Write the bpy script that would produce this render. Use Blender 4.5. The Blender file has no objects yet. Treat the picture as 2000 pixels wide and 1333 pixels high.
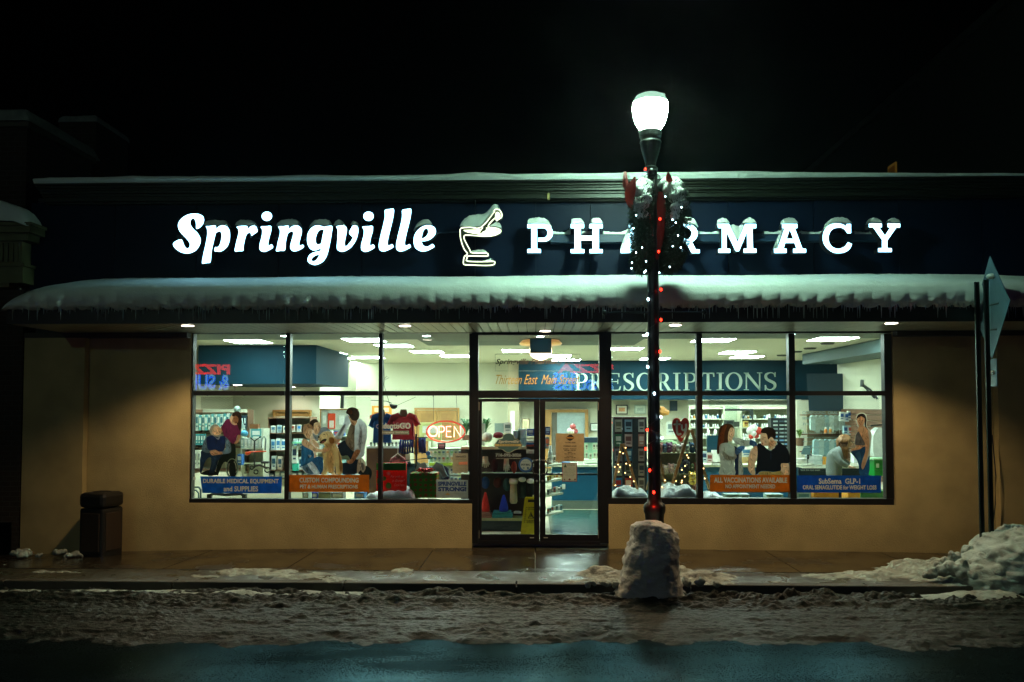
import bpy, math, random
import numpy as np
from mathutils import Vector, Matrix, noise as mnoise
from mathutils.geometry import tessellate_polygon
random.seed(7)
PI = math.pi
scene = bpy.context.scene
COL = scene.collection

# ------------------------------------------------------------------ camera
F_PX, H_CAM, D_FAC = 1605.0, 2.0, 11.8
YAW, PITCH = math.atan(45/1605.0), math.radians(2.2)
SHY = (128.5 - F_PX*math.tan(PITCH))/2000.0
cd = bpy.data.cameras.new('camera'); cam = bpy.data.objects.new('camera', cd); COL.objects.link(cam)
cd.sensor_width = 36; cd.lens = F_PX/2000*36; cd.shift_y = SHY; cd.clip_start = .05; cd.clip_end = 400
cam.location = (0, 0, H_CAM); cam.rotation_euler = (PI/2+PITCH, 0, YAW)
scene.camera = cam
_R = cam.rotation_euler.to_matrix()

# ------------------------------------------------------------------ world, exposure
w = bpy.data.worlds.new('World'); scene.world = w; w.use_nodes = True
nt = w.node_tree; bg = nt.nodes['Background']
sky = nt.nodes.new('ShaderNodeTexSky'); sky.sky_type = 'NISHITA'; sky.sun_disc = False
sky.sun_elevation = math.radians(-8); sky.sun_rotation = math.radians(200)
nt.links.new(sky.outputs[0], bg.inputs[0]); bg.inputs[1].default_value = 0.02
vs = scene.view_settings; vs.view_transform = 'Standard'; vs.look = 'None'; vs.exposure = 1.0; vs.gamma = 1
cy = scene.cycles; cy.use_denoising = True; cy.max_bounces = 6; cy.diffuse_bounces = 3; cy.glossy_bounces = 3
cy.transparent_max_bounces = 24; cy.sample_clamp_indirect = 4; cy.sample_clamp_direct = 0
cy.caustics_reflective = False; cy.caustics_refractive = False

# ------------------------------------------------------------------ helpers
def P(px, py, Y):
    "the point on the plane y = Y that the photograph shows at (px, py)"
    d = _R @ Vector(((px-1000)/F_PX, (666.5-py)/F_PX + SHY*2000/F_PX, -1))
    t = Y/d.y
    return Vector((d.x*t, Y, H_CAM + d.z*t))
def XZ(px, py, Y=D_FAC):
    p = P(px, py, Y); return (p.x, p.z)

def srgb(h):
    if isinstance(h, str):
        h = [int(h[i:i+2], 16)/255 for i in (0, 2, 4)]
        return tuple(c/12.92 if c <= .04045 else ((c+.055)/1.055)**2.4 for c in h)
    return tuple(h)
_M = {}
def mat(name, col=(.5,.5,.5), rough=.6, metal=0, emit=0, ecol=None, var=0, vscale=8, bump=0, bscale=60, spec=.5, trans=0, col2=None, stretch=(1,1,1), rvar=0, stint=None):
    if name in _M: return _M[name]
    m = bpy.data.materials.new(name); _M[name] = m; m.use_nodes = True
    n, l = m.node_tree.nodes, m.node_tree.links
    b = n['Principled BSDF']; c = srgb(col)
    b.inputs['Base Color'].default_value = (*c, 1); b.inputs['Roughness'].default_value = rough
    if stint: b.inputs['Specular Tint'].default_value = (*stint, 1)
    b.inputs['Metallic'].default_value = metal; b.inputs['Specular IOR Level'].default_value = spec
    if emit:
        b.inputs['Emission Color'].default_value = (*srgb(ecol or col), 1); b.inputs['Emission Strength'].default_value = emit
    tc = n.new('ShaderNodeTexCoord'); mp = n.new('ShaderNodeMapping'); mp.inputs['Scale'].default_value = stretch
    geo = n.new('ShaderNodeNewGeometry'); l.new(geo.outputs['Position'], mp.inputs['Vector'])
    if var or rvar:
        t = n.new('ShaderNodeTexNoise'); t.inputs['Scale'].default_value = vscale; t.inputs['Detail'].default_value = 6
        l.new(mp.outputs[0], t.inputs['Vector'])
    if var:
        r = n.new('ShaderNodeMapRange'); r.inputs[1].default_value = .3; r.inputs[2].default_value = .7
        l.new(t.outputs['Fac'], r.inputs[0])
        mx = n.new('ShaderNodeMix'); mx.data_type = 'RGBA'
        c2 = srgb(col2) if col2 else tuple(x*(1-var) for x in c)
        mx.inputs[6].default_value = (*c, 1); mx.inputs[7].default_value = (*c2, 1)
        l.new(r.outputs[0], mx.inputs[0]); l.new(mx.outputs[2], b.inputs['Base Color'])
    if rvar:
        r2 = n.new('ShaderNodeMapRange'); r2.inputs[1].default_value = .35; r2.inputs[2].default_value = .65
        r2.inputs[3].default_value = max(0, rough-rvar); r2.inputs[4].default_value = min(1, rough+rvar)
        l.new(t.outputs['Fac'], r2.inputs[0]); l.new(r2.outputs[0], b.inputs['Roughness'])
    if bump:
        t2 = n.new('ShaderNodeTexNoise'); t2.inputs['Scale'].default_value = bscale; t2.inputs['Detail'].default_value = 5
        l.new(mp.outputs[0], t2.inputs['Vector'])
        bp = n.new('ShaderNodeBump'); bp.inputs['Strength'].default_value = bump; bp.inputs['Distance'].default_value = .01
        l.new(t2.outputs['Fac'], bp.inputs['Height']); l.new(bp.outputs[0], b.inputs['Normal'])
    if trans:
        tr = n.new('ShaderNodeBsdfTranslucent'); tr.inputs[0].default_value = (*c, 1)
        ms = n.new('ShaderNodeMixShader'); ms.inputs[0].default_value = trans
        out = n['Material Output']
        l.new(b.outputs[0], ms.inputs[1]); l.new(tr.outputs[0], ms.inputs[2]); l.new(ms.outputs[0], out.inputs[0])
    return m
def pm(h, rough=.6, **k):
    "plain painted, cloth or card surface of one colour with a little wear"
    k.setdefault('var', .18); k.setdefault('vscale', 25)
    return mat('surface_'+h+str(rough)+str(sorted(k.items())), h, rough, **k)
def dm(h):
    "printed vinyl film: lets some of the light behind it through"
    return mat('film_'+h, h, .5, trans=.45, spec=.3, var=.5, vscale=16)
def em(name, h, s):
    return mat(name, h, .5, emit=s)

def glass_mat(name, tint=(1,1,1), refl=1.0):
    if name in _M: return _M[name]
    m = bpy.data.materials.new(name); _M[name] = m; m.use_nodes = True
    n, l = m.node_tree.nodes, m.node_tree.links
    n.remove(n['Principled BSDF'])
    tr = n.new('ShaderNodeBsdfTransparent'); tr.inputs[0].default_value = (*tint, 1)
    gl = n.new('ShaderNodeBsdfGlossy'); gl.inputs['Roughness'].default_value = .0
    fr = n.new('ShaderNodeFresnel'); fr.inputs[0].default_value = 1.5
    mu = n.new('ShaderNodeMath'); mu.operation = 'MULTIPLY'; mu.inputs[1].default_value = refl
    ms = n.new('ShaderNodeMixShader')
    l.new(fr.outputs[0], mu.inputs[0]); l.new(mu.outputs[0], ms.inputs[0]); l.new(tr.outputs[0], ms.inputs[1]); l.new(gl.outputs[0], ms.inputs[2])
    l.new(ms.outputs[0], n['Material Output'].inputs[0])
    return m

def catmull(pts, k=4, closed=True):
    n = len(pts); out = []
    rng = range(n) if closed else range(n-1)
    for i in rng:
        g = (lambda j: pts[j % n]) if closed else (lambda j: pts[min(max(j, 0), n-1)])
        p0, p1, p2, p3 = g(i-1), g(i), g(i+1), g(i+2)
        for s in range(k):
            t = s/k
            out.append(tuple(.5*((2*b)+(-a+c)*t+(2*a-5*b+4*c-d)*t*t+(-a+3*b-3*c+d)*t**3) for a, b, c, d in zip(p0, p1, p2, p3)))
    if not closed: out.append(tuple(pts[-1]))
    return out
def ell(cx, cy, rx, ry, n=20, a=0):
    ca, sa = math.cos(a), math.sin(a); o = []
    for i in range(n):
        x, y = rx*math.cos(2*PI*i/n), ry*math.sin(2*PI*i/n)
        o.append((cx+x*ca-y*sa, cy+x*sa+y*ca))
    return o
def ribbon(pts, wd, closed=False):
    "2-D outline of a stroke; wd a width or one per point"
    n = len(pts); L, R = [], []
    for i, p in enumerate(pts):
        a = pts[i-1] if (i or closed) else pts[i]; b = pts[(i+1) % n] if (i < n-1 or closed) else pts[i]
        dx, dy = b[0]-a[0], b[1]-a[1]; q = math.hypot(dx, dy) or 1
        h = (wd[i] if isinstance(wd, (list, tuple)) else wd)/2
        L.append((p[0]-dy/q*h, p[1]+dx/q*h)); R.append((p[0]+dy/q*h, p[1]-dx/q*h))
    return L, R

class MB:
    "collects shapes in world coordinates, builds them as ONE mesh object"
    def __init__(s): s.v, s.f, s.m = [], [], []
    def add(s, verts, faces, m=0):
        o = len(s.v); s.v += [tuple(q) for q in verts]; s.f += [tuple(i+o for i in f) for f in faces]; s.m += [m]*len(faces); return s
    def box(s, x0, x1, y0, y1, z0, z1, m=0):
        v = [(x, y, z) for x in (x0, x1) for y in (y0, y1) for z in (z0, z1)]
        return s.add(v, [(0,1,3,2),(4,6,7,5),(0,4,5,1),(2,3,7,6),(0,2,6,4),(1,5,7,3)], m)
    def pbox(s, px0, py0, px1, py1, Y, d=.05, m=0):
        "box whose near face fills the photo rectangle at depth Y, going d further back"
        a, b = P(px0, py1, Y), P(px1, py0, Y)
        return s.box(a.x, b.x, Y, Y+d, a.z, b.z, m)
    def prism(s, pts, y0, y1, m=0, holes=(), side=None):
        "2-D outline (x, z) extruded from y0 (near) to y1"
        loops = [list(pts)]+[list(h) for h in holes]
        flat = [Vector((p[0], p[1], 0)) for lp in loops for p in lp]
        tris = tessellate_polygon([[Vector((p[0], p[1], 0)) for p in lp] for lp in loops])
        n = len(flat); v = [(p.x, y0, p.y) for p in flat]
        if y1 is None: return s.add(v, [tuple(t) for t in tris], m)
        v += [(p.x, y1, p.y) for p in flat]
        s.add(v, [tuple(t) for t in tris]+[tuple(i+n for i in reversed(t)) for t in tris], m)
        if side is not None: s.m[-len(tris):] = [side]*len(tris)
        o, q = 0, len(s.v)-len(v); sf = []
        for lp in loops:
            k = len(lp)
            for i in range(k): a, b = o+i, o+(i+1) % k; sf.append((q+a, q+b, q+b+n, q+a+n))
            o += k
        s.f += sf; s.m += [m if side is None else side]*len(sf); return s
    def strip(s, L, R, y0, y1, m=0):
        "stroke (two rails of x, z points) extruded"
        n = len(L); v = [(p[0], y, p[1]) for y in (y0, y1) for r in (L, R) for p in r]; f = []
        for i in range(n-1):
            f += [(i, i+1, n+i+1, n+i), (2*n+i, 3*n+i, 3*n+i+1, 2*n+i+1), (i, 2*n+i, 2*n+i+1, i+1), (n+i, n+i+1, 3*n+i+1, 3*n+i)]
        return s.add(v, f, m)
    def lathe(s, prof, cx, cy, seg=24, m=0, cap=True):
        v = []; f = []
        for r, z in prof:
            v += [(cx+r*math.cos(2*PI*i/seg), cy+r*math.sin(2*PI*i/seg), z) for i in range(seg)]
        for j in range(len(prof)-1):
            for i in range(seg): a = j*seg+i; b = j*seg+(i+1) % seg; f.append((a, b, b+seg, a+seg))
        if cap: f += [tuple(range(seg))[::-1], tuple(range((len(prof)-1)*seg, len(prof)*seg))]
        return s.add(v, f, m)
    def tube(s, pts, r, seg=8, m=0, closed=False):
        pts = [Vector(p) for p in pts]; n = len(pts); v = []; f = []; up = Vector((0, 0, 1))
        for i, p in enumerate(pts):
            a = pts[i-1] if (i or closed) else p; b = pts[(i+1) % n] if (i < n-1 or closed) else p
            t = (b-a).normalized(); u = t.cross(up)
            if u.length < .05: u = t.cross(Vector((1, 0, 0)))
            u.normalize(); w_ = t.cross(u); rr = r[i] if isinstance(r, (list, tuple)) else r
            v += [p+(u*math.cos(2*PI*k/seg)+w_*math.sin(2*PI*k/seg))*rr for k in range(seg)]
        for i in range(n if closed else n-1):
            for k in range(seg):
                a, b = i*seg+k, i*seg+(k+1) % seg; j = ((i+1) % n)*seg
                f.append((a, b, j+(k+1) % seg, j+k))
        if not closed: f += [tuple(range(seg))[::-1], tuple(range((n-1)*seg, n*seg))]
        return s.add(v, f, m)
    def ball(s, c, r, seg=12, m=0, rings=None):
        rx, ry, rz = (r, r, r) if not isinstance(r, (list, tuple)) else r
        rg = rings or max(4, seg*2//3); v = [(c[0], c[1], c[2]-rz)]; f = []
        for j in range(1, rg):
            a = -PI/2+PI*j/rg
            v += [(c[0]+rx*math.cos(a)*math.cos(2*PI*i/seg), c[1]+ry*math.cos(a)*math.sin(2*PI*i/seg), c[2]+rz*math.sin(a)) for i in range(seg)]
        v.append((c[0], c[1], c[2]+rz)); top = len(v)-1
        for i in range(seg):
            f.append((0, 1+(i+1) % seg, 1+i)); f.append((top, top-seg+i, top-seg+(i+1) % seg))
            for j in range(rg-2): a = 1+j*seg+i; b = 1+j*seg+(i+1) % seg; f.append((a, b, b+seg, a+seg))
        return s.add(v, f, m)
    def text(s, t, x0, x1, z0, z1, y, m=0, bold=.0, shear=0, depth=0, cap=None, space=1):
        "lettering fitted into the rectangle x0..x1, z0..z1 on the plane y"
        c = bpy.data.curves.new('t', 'FONT'); c.body = t; c.offset = bold; c.shear = shear; c.resolution_u = 3; c.space_character = space
        o = bpy.data.objects.new('t', c); COL.objects.link(o)
        dg = bpy.context.evaluated_depsgraph_get(); me = bpy.data.meshes.new_from_object(o.evaluated_get(dg))
        vv = [q.co.copy() for q in me.vertices]; ff = [tuple(p.vertices) for p in me.polygons]
        bpy.data.objects.remove(o); bpy.data.curves.remove(c); bpy.data.meshes.remove(me)
        if not vv: return s
        ax, bx = min(q.x for q in vv), max(q.x for q in vv); ay, by = min(q.y for q in vv), max(q.y for q in vv)
        return s.add([(x0+(q.x-ax)/(bx-ax)*(x1-x0), y, z0+(q.y-ay)/(by-ay)*(z1-z0)) for q in vv], ff, m)
    def xform(s, fn): s.v = [tuple(fn(Vector(q))) for q in s.v]; return s
    def rotz(s, a, c):
        ca, sa = math.cos(a), math.sin(a)
        return s.xform(lambda q: Vector((c[0]+(q.x-c[0])*ca-(q.y-c[1])*sa, c[1]+(q.x-c[0])*sa+(q.y-c[1])*ca, q.z)))
    def build(s, name, mats, parent=None, smooth=False, label=None, cat=None, group=None, kind=None, bevel=0):
        me = bpy.data.meshes.new(name)
        if parent is None:
            a = np.array(s.v); o0 = Vector(((a[:,0].min()+a[:,0].max())/2, (a[:,1].min()+a[:,1].max())/2, a[:,2].min()))
        else: o0 = wloc(parent)
        org = Vector((0, 0, 0)) if parent is not None else o0
        me.from_pydata([(q[0]-o0.x, q[1]-o0.y, q[2]-o0.z) for q in s.v], [], s.f)
        mats = mats if isinstance(mats, (list, tuple)) else [mats]
        for q in mats: me.materials.append(q)
        if len(mats) > 1: me.polygons.foreach_set('material_index', s.m)
        if smooth: me.polygons.foreach_set('use_smooth', [True]*len(me.polygons))
        me.update(); ob = bpy.data.objects.new(name, me); COL.objects.link(ob); ob.location = org
        if parent is not None: ob.parent = parent
        if bevel:
            b = ob.modifiers.new('bevel', 'BEVEL'); b.width = bevel; b.segments = 2; b.limit_method = 'ANGLE'
        tag(ob, label, cat, group, kind); return ob
def wloc(o):
    v = Vector(o.location)
    while o.parent: o = o.parent; v += o.location
    return v
def tag(o, label=None, cat=None, group=None, kind=None):
    for k, q in (('label', label), ('category', cat), ('group', group), ('kind', kind)):
        if q: o[k] = q
    return o
def thing(name, loc, label, cat, group=None, kind=None):
    o = bpy.data.objects.new(name, None); o.empty_display_size = .1; COL.objects.link(o); o.location = loc
    return tag(o, label, cat, group, kind)
def dup(root, loc, label=None, group=None):
    r = root.copy(); COL.objects.link(r); r.location = loc
    if label: r['label'] = label
    if group: r['group'] = group
    for ch in list(root.children):
        c = ch.copy(); COL.objects.link(c); c.parent = r
        for g in ch.children: d = g.copy(); COL.objects.link(d); d.parent = c
    return r
def lamp(kind, name, loc, col, power, parent=None, **k):
    ld = bpy.data.lights.new(name, kind); ld.color = srgb(col); ld.energy = power
    for a, b in k.items():
        if a != 'rot': setattr(ld, a, b)
    o = bpy.data.objects.new(name, ld); COL.objects.link(o)
    if parent is not None: o.parent = parent; o.location = Vector(loc)-wloc(parent)
    else: o.location = loc
    if 'rot' in k: o.rotation_euler = k['rot']
    return o
def vnoise(X, Y, seed=0):
    xi, yi = np.floor(X).astype(int), np.floor(Y).astype(int); fx, fy = X-xi, Y-yi
    fx, fy = fx*fx*(3-2*fx), fy*fy*(3-2*fy)
    def h(a, b):
        q = (a*374761393+b*668265263+seed*974634777) & 0xffffffff
        q = ((q ^ (q >> 13))*1274126177) & 0xffffffff
        return ((q ^ (q >> 16)) & 0xffff)/65535.0
    return (h(xi, yi)*(1-fx)+h(xi+1, yi)*fx)*(1-fy)+(h(xi, yi+1)*(1-fx)+h(xi+1, yi+1)*fx)*fy
def fbm(X, Y, o=5, seed=0):
    s, a, t = 0, 1, 0
    for i in range(o): s = s+a*vnoise(X*2**i, Y*2**i, seed+i*17); t += a; a *= .5
    return s/t
def hfield(name, x0, x1, y0, y1, nx, ny, fn, material, **k):
    "a sheet with real relief: fn(X, Y) -> (X, Y, Z) arrays"
    X, Y = np.meshgrid(np.linspace(x0, x1, nx), np.linspace(y0, y1, ny))
    XX, YY, ZZ = fn(X, Y)
    me = bpy.data.meshes.new(name); nv = nx*ny; o0 = np.array([(x0+x1)/2, (y0+y1)/2, float(ZZ.min())])
    me.vertices.add(nv); me.vertices.foreach_set('co', (np.stack([XX, YY, ZZ], -1).reshape(-1, 3)-o0).ravel())
    i = np.arange(nx-1)[None, :]+np.arange(ny-1)[:, None]*nx
    q = np.stack([i, i+1, i+1+nx, i+nx], -1).reshape(-1, 4)
    me.loops.add(q.size); me.loops.foreach_set('vertex_index', q.ravel()); me.polygons.add(len(q))
    me.polygons.foreach_set('loop_start', np.arange(0, q.size, 4)); me.polygons.foreach_set('use_smooth', np.ones(len(q), bool))
    me.update(); me.validate(); me.materials.append(material)
    ob = bpy.data.objects.new(name, me); COL.objects.link(ob); ob.location = o0
    return tag(ob, k.get('label'), k.get('cat'), k.get('group'), k.get('kind'))

# ------------------------------------------------------------------ main materials
STUCCO = mat('stucco', (.50,.42,.20), .88, var=.28, vscale=2.2, bump=1.0, bscale=120)
FRAME = mat('dark_bronze_frame', (.006,.0055,.006), .45, spec=.3)
NAVY = mat('navy_panel', (.002,.009,.028), .5, spec=.12, var=.2, vscale=1.5)
SNOW = mat('snow', (.56,.60,.58), .75, bump=1.0, bscale=42, var=.16, vscale=6)
SNOWF = mat('snow_soft', (.70,.78,.74), .75, bump=.28, bscale=80, var=.05)
DSNOW = mat('dirty_dimmed_snow', (.31,.37,.34), .7, bump=.9, bscale=50, var=.4, vscale=7)  # street dirt, and weaker lamp light on far snow put into the colour
SLUSH = mat('dirty_slush', (.008,.018,.013), .5, spec=.18, bump=1.0, bscale=75, var=.65, vscale=8, col2=(.003,.005,.004))
def wet_asphalt():
    m = bpy.data.materials.new('wet_asphalt'); m.use_nodes = True; n, l = m.node_tree.nodes, m.node_tree.links; n.remove(n['Principled BSDF'])
    g = n.new('ShaderNodeNewGeometry'); t = n.new('ShaderNodeTexNoise'); t.inputs['Scale'].default_value = .9; t.inputs['Detail'].default_value = 8; mp = n.new('ShaderNodeMapping'); mp.inputs['Scale'].default_value = (.5,1.6,1); l.new(g.outputs['Position'], mp.inputs['Vector']); l.new(mp.outputs[0], t.inputs['Vector'])
    t2 = n.new('ShaderNodeTexNoise'); t2.inputs['Scale'].default_value = 170; t2.inputs['Detail'].default_value = 3; l.new(g.outputs['Position'], t2.inputs['Vector'])
    bp = n.new('ShaderNodeBump'); bp.inputs['Strength'].default_value = .45; bp.inputs['Distance'].default_value = .004; l.new(t2.outputs['Fac'], bp.inputs['Height'])
    d = n.new('ShaderNodeBsdfDiffuse'); d.inputs[0].default_value = (.006,.008,.008,1); gl = n.new('ShaderNodeBsdfGlossy'); gl.inputs[0].default_value = (.16,.34,.42,1)
    r = n.new('ShaderNodeMapRange'); r.inputs[1].default_value = .35; r.inputs[2].default_value = .65; r.inputs[3].default_value = .30; r.inputs[4].default_value = .11; l.new(t.outputs['Fac'], r.inputs[0]); l.new(r.outputs[0], gl.inputs['Roughness'])
    f = n.new('ShaderNodeMapRange'); f.inputs[1].default_value = .35; f.inputs[2].default_value = .65; f.inputs[3].default_value = .03; f.inputs[4].default_value = .15; l.new(t.outputs['Fac'], f.inputs[0])
    t3 = n.new('ShaderNodeTexNoise'); t3.inputs['Scale'].default_value = 75; t3.inputs['Detail'].default_value = 2; l.new(g.outputs['Position'], t3.inputs['Vector']); r3 = n.new('ShaderNodeMapRange'); r3.inputs[1].default_value = .3; r3.inputs[2].default_value = .7; r3.inputs[3].default_value = .25; r3.inputs[4].default_value = 1.8; l.new(t3.outputs['Fac'], r3.inputs[0]); mu = n.new('ShaderNodeMath'); mu.operation = 'MULTIPLY'; l.new(f.outputs[0], mu.inputs[0]); l.new(r3.outputs[0], mu.inputs[1])
    ms = n.new('ShaderNodeMixShader'); l.new(mu.outputs[0], ms.inputs[0]); l.new(d.outputs[0], ms.inputs[1]); l.new(gl.outputs[0], ms.inputs[2]); l.new(bp.outputs[0], gl.inputs['Normal']); l.new(bp.outputs[0], d.inputs['Normal']); l.new(ms.outputs[0], n['Material Output'].inputs[0]); return m
ASPHALT = wet_asphalt()
CONC = mat('wet_concrete', (.034,.027,.016), .17, var=.6, vscale=1.7, rvar=.17, bump=.22, bscale=70, spec=.9)
KERB = mat('kerb_concrete', (.05,.048,.036), .7, var=.4, vscale=5, bump=.4, bscale=80)
BRICKC = (.05,.028,.018)
IRON = mat('black_iron', (.008,.010,.010), .35, spec=.5)
WALLP = mat('cream_wall', (.60,.60,.47), .8, var=.05, vscale=2)
CEILM = mat('ceiling_tile', (.62,.6,.47), .9, var=.12, vscale=40)
TEALP = mat('teal_blue_paint', (.0015,.026,.046), .7, spec=.15, var=.1, vscale=2)
WOOD = mat('oak_wood', (.42,.22,.06), .45, var=.35, vscale=6, stretch=(1,1,.15))
DWOOD = mat('brown_wood', (.16,.075,.035), .5, var=.35, vscale=6, stretch=(1,1,.15))
PANE = glass_mat('window_glass')
def brick_mat(name, c1, c2, mortar, scale=1):
    m = bpy.data.materials.new(name); m.use_nodes = True; n, l = m.node_tree.nodes, m.node_tree.links
    b = n['Principled BSDF']; b.inputs['Roughness'].default_value = .85
    g = n.new('ShaderNodeNewGeometry'); sp = n.new('ShaderNodeSeparateXYZ'); cb = n.new('ShaderNodeCombineXYZ'); ad = n.new('ShaderNodeMath')
    l.new(g.outputs['Position'], sp.inputs[0]); l.new(sp.outputs[0], ad.inputs[0]); l.new(sp.outputs[1], ad.inputs[1])
    l.new(ad.outputs[0], cb.inputs[0]); l.new(sp.outputs[2], cb.inputs[1])
    t = n.new('ShaderNodeTexBrick'); t.inputs['Color1'].default_value = (*c1, 1); t.inputs['Color2'].default_value = (*c2, 1)
    t.inputs['Mortar'].default_value = (*mortar, 1); t.inputs['Scale'].default_value = scale
    t.inputs['Brick Width'].default_value = .21; t.inputs['Row Height'].default_value = .072; t.inputs['Mortar Size'].default_value = .006
    l.new(cb.outputs[0], t.inputs['Vector']); l.new(t.outputs['Color'], b.inputs['Base Color'])
    bp = n.new('ShaderNodeBump'); bp.inputs['Strength'].default_value = .6; bp.invert = True
    l.new(t.outputs['Fac'], bp.inputs['Height']); l.new(bp.outputs[0], b.inputs['Normal']); return m
BRICK = brick_mat('dark_brick', (.03,.018,.010), (.02,.013,.008), (.04,.038,.03))
# ================================================================== GROUND
ROADZ = -.15
MB().box(-70, 70, -45, 9.40, ROADZ-.3, ROADZ).build('road', ASPHALT, kind='structure', label='wet black asphalt street in front of the shop')
def zwalk(x, y):
    zw = -(.0022 if x < 0 else .0013)*x*x
    return zw*max(0, min(1, (y-10.1)/1.62))
k = MB()
x = -14.0
while x < 14: k.box(x, x+1.96, 9.38, 9.53, ROADZ-.05, 0); x += 1.97
k.build('kerb', KERB, kind='structure', label='grey concrete kerb stones between slush and pavement', bevel=.015)
k = MB()
joints = [-13.7, -12.18, -10.66, -9.14, -7.62, -6.12, -4.6, -3.08, -1.43, .0, 1.6, 3.21, 4.8, 6.4, 7.9, 9.4, 11, 12.5, 14]
for a, b in zip(joints, joints[1:]):
    a += .007; b -= .007
    for y0, y1 in ((10.11, 11.80),):
        vs_ = [(a,y0,zwalk(a,y0)),(b,y0,zwalk(b,y0)),(b,y1,zwalk(b,y1)),(a,y1,zwalk(a,y1))]
        k.add(vs_+[(p[0],p[1],p[2]-.05) for p in vs_], [(0,1,2,3),(0,4,5,1),(1,5,6,2),(2,6,7,3),(3,7,4,0)])
k.build('pavement', CONC, kind='structure', label='wet concrete paving slabs along the shop front')
VERGE = mat('verge_concrete', (.045,.046,.032), .4, var=.5, vscale=3, rvar=.25, bump=.5, bscale=60)
MB().box(-14, 14, 9.53, 10.105, -.3, -.004).box(-14, 14, 10.105, 13, -.4, -.16).build('verge', VERGE, kind='structure', label='darker strip of pavement between kerb and slabs')

# slush on the street
def slush(X, Y):
    a = fbm(X*.9, Y*5.5, 5, 3); b = fbm(X*6, Y*12, 4, 9); c = fbm(X*22, Y*30, 3, 21); d = fbm(X*.6+4, Y*1.3, 3, 31)
    clump = np.clip(b-.5, 0, 1)*.16*np.clip((d-.30)*3, .1, 1)+np.clip(np.abs(a-.5)*-2.2+.42, 0, 1)*.07
    near = np.clip((Y-8.55)/.7, 0, 1)
    h = .022+clump*(.6+.9*near)+c*.034*(.6+near)
    h += .035*np.clip(1-np.abs(Y-8.95-.06*np.sin(X*1.1))/.16, 0, 1)*fbm(X*3, Y*3, 3, 5)*2
    edge = np.clip((Y-7.52-.20*(fbm(X*1.2, Y*0, 4, 77)-.5)*2-.22*(fbm(X*4, Y*5, 4, 78)-.5)*2-.012*X)/.25, 0, 1)
    h = h*edge**.7-.012*(1-edge)
    gut = np.clip((Y-9.26)/.1, 0, 1); h = h*(1-gut*.6)
    return X, Y, ROADZ+h
hfield('slush', -8.6, 8.6, 7.32, 9.375, 1500, 190, slush, SLUSH, kind='stuff', label='churned dirty grey slush ridges along the street edge')

# white snow along the kerb and in patches on the pavement
def gp(px, py): q = 3210/(py-795); return P(px, py, q).x, q
PATCH = [(60,1103,110,4,.03),(90,1120,150,5,.03),(260,1127,120,4,.025),(400,1126,70,5,.04),(500,1119,110,9,.06),(600,1124,70,8,.05),(660,1133,45,7,.05),
 (790,1113,45,4,.04),(740,1118,25,3,.03),(850,1130,60,3,.03),(960,1132,40,2.5,.02),(1020,1128,45,3.5,.025),(1085,1127,30,4,.03),(1175,1118,45,9,.09),(1205,1128,60,9,.08),(1130,1131,50,5,.05),
 (1330,1112,28,5,.08),(1370,1124,60,9,.09),(1430,1120,45,5,.05),(1400,1134,50,6,.05),(1495,1122,40,3,.03),(1530,1131,60,4,.03),(1620,1120,60,7,.05),(1700,1118,70,9,.07),
 (1780,1108,60,10,.1),(1850,1112,90,18,.16),(1960,1115,120,24,.2),(1383,1088,12,2.2,.015),(1493,1087,12,3,.02),(1440,1085,8,1.5,.012),(1395,1086,8,1.5,.012),(1347,1090,6,1.5,.012),
 (1590,1085,10,1.6,.012),(1697,1085,14,2,.015),(1650,1084,8,1.2,.01),(1310,1086,6,1.5,.01),(140,1110,60,3,.02),(330,1118,70,3,.02)]
def white(X, Y):
    m = np.zeros_like(X)
    for px, py, rx, ry, h in PATCH:
        cx, cyy = gp(px, py); sx = rx*cyy/1605; sy = ry*cyy*cyy/3210
        g = np.exp(-(((X-cx)/sx)**2+((Y-cyy)/sy)**2)*.9); m = np.maximum(m, g*h)
    n = fbm(X*5, Y*9, 5, 41); n2 = fbm(X*20, Y*28, 3, 43)
    h = m*(.1+1.7*n)-.052*(.15+.85*n2)*(m < .07)-.012+n2*.014*(m > .02)
    zw = -(np.where(X < 0, .0022, .0013))*X*X*np.clip((Y-10.1)/1.62, 0, 1)
    front = np.clip((Y-9.385)/.05, 0, 1)
    return X, Y, zw+np.where(h > 0, h*(.4+.6*front), np.maximum(h*3, -.04))
hfield('pavement_snow', -7.6, 7.6, 9.385, 11.66, 1300, 260, white, DSNOW, kind='stuff', label='thin patchy white snow lying on the pavement edge')
def bank(X, Y):
    n = fbm(X*3, Y*7, 5, 61); n2 = fbm(X*14, Y*18, 4, 63); t = (Y-9.0)/.375
    amp = np.clip(.30-(X+1.4)*.5, .0, .62)+.5*np.exp(-((X-1.1)/.7)**2)+.9*np.exp(-((X-4.9)/1.2)**2)
    h = np.sin(np.clip(t, 0, 1)*PI)**.6*(.05+.09*n)*amp+n2*.035*amp*np.sin(np.clip(t, 0, 1)*PI)-.01
    return X, Y, ROADZ+.045*np.clip(amp, 0, 1)*(t > 0)+h
hfield('kerb_snow', -8.2, 7.6, 9.0, 9.375, 1300, 60, bank, DSNOW, kind='stuff', label='low bank of cleaner snow at the foot of the kerb')

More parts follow.
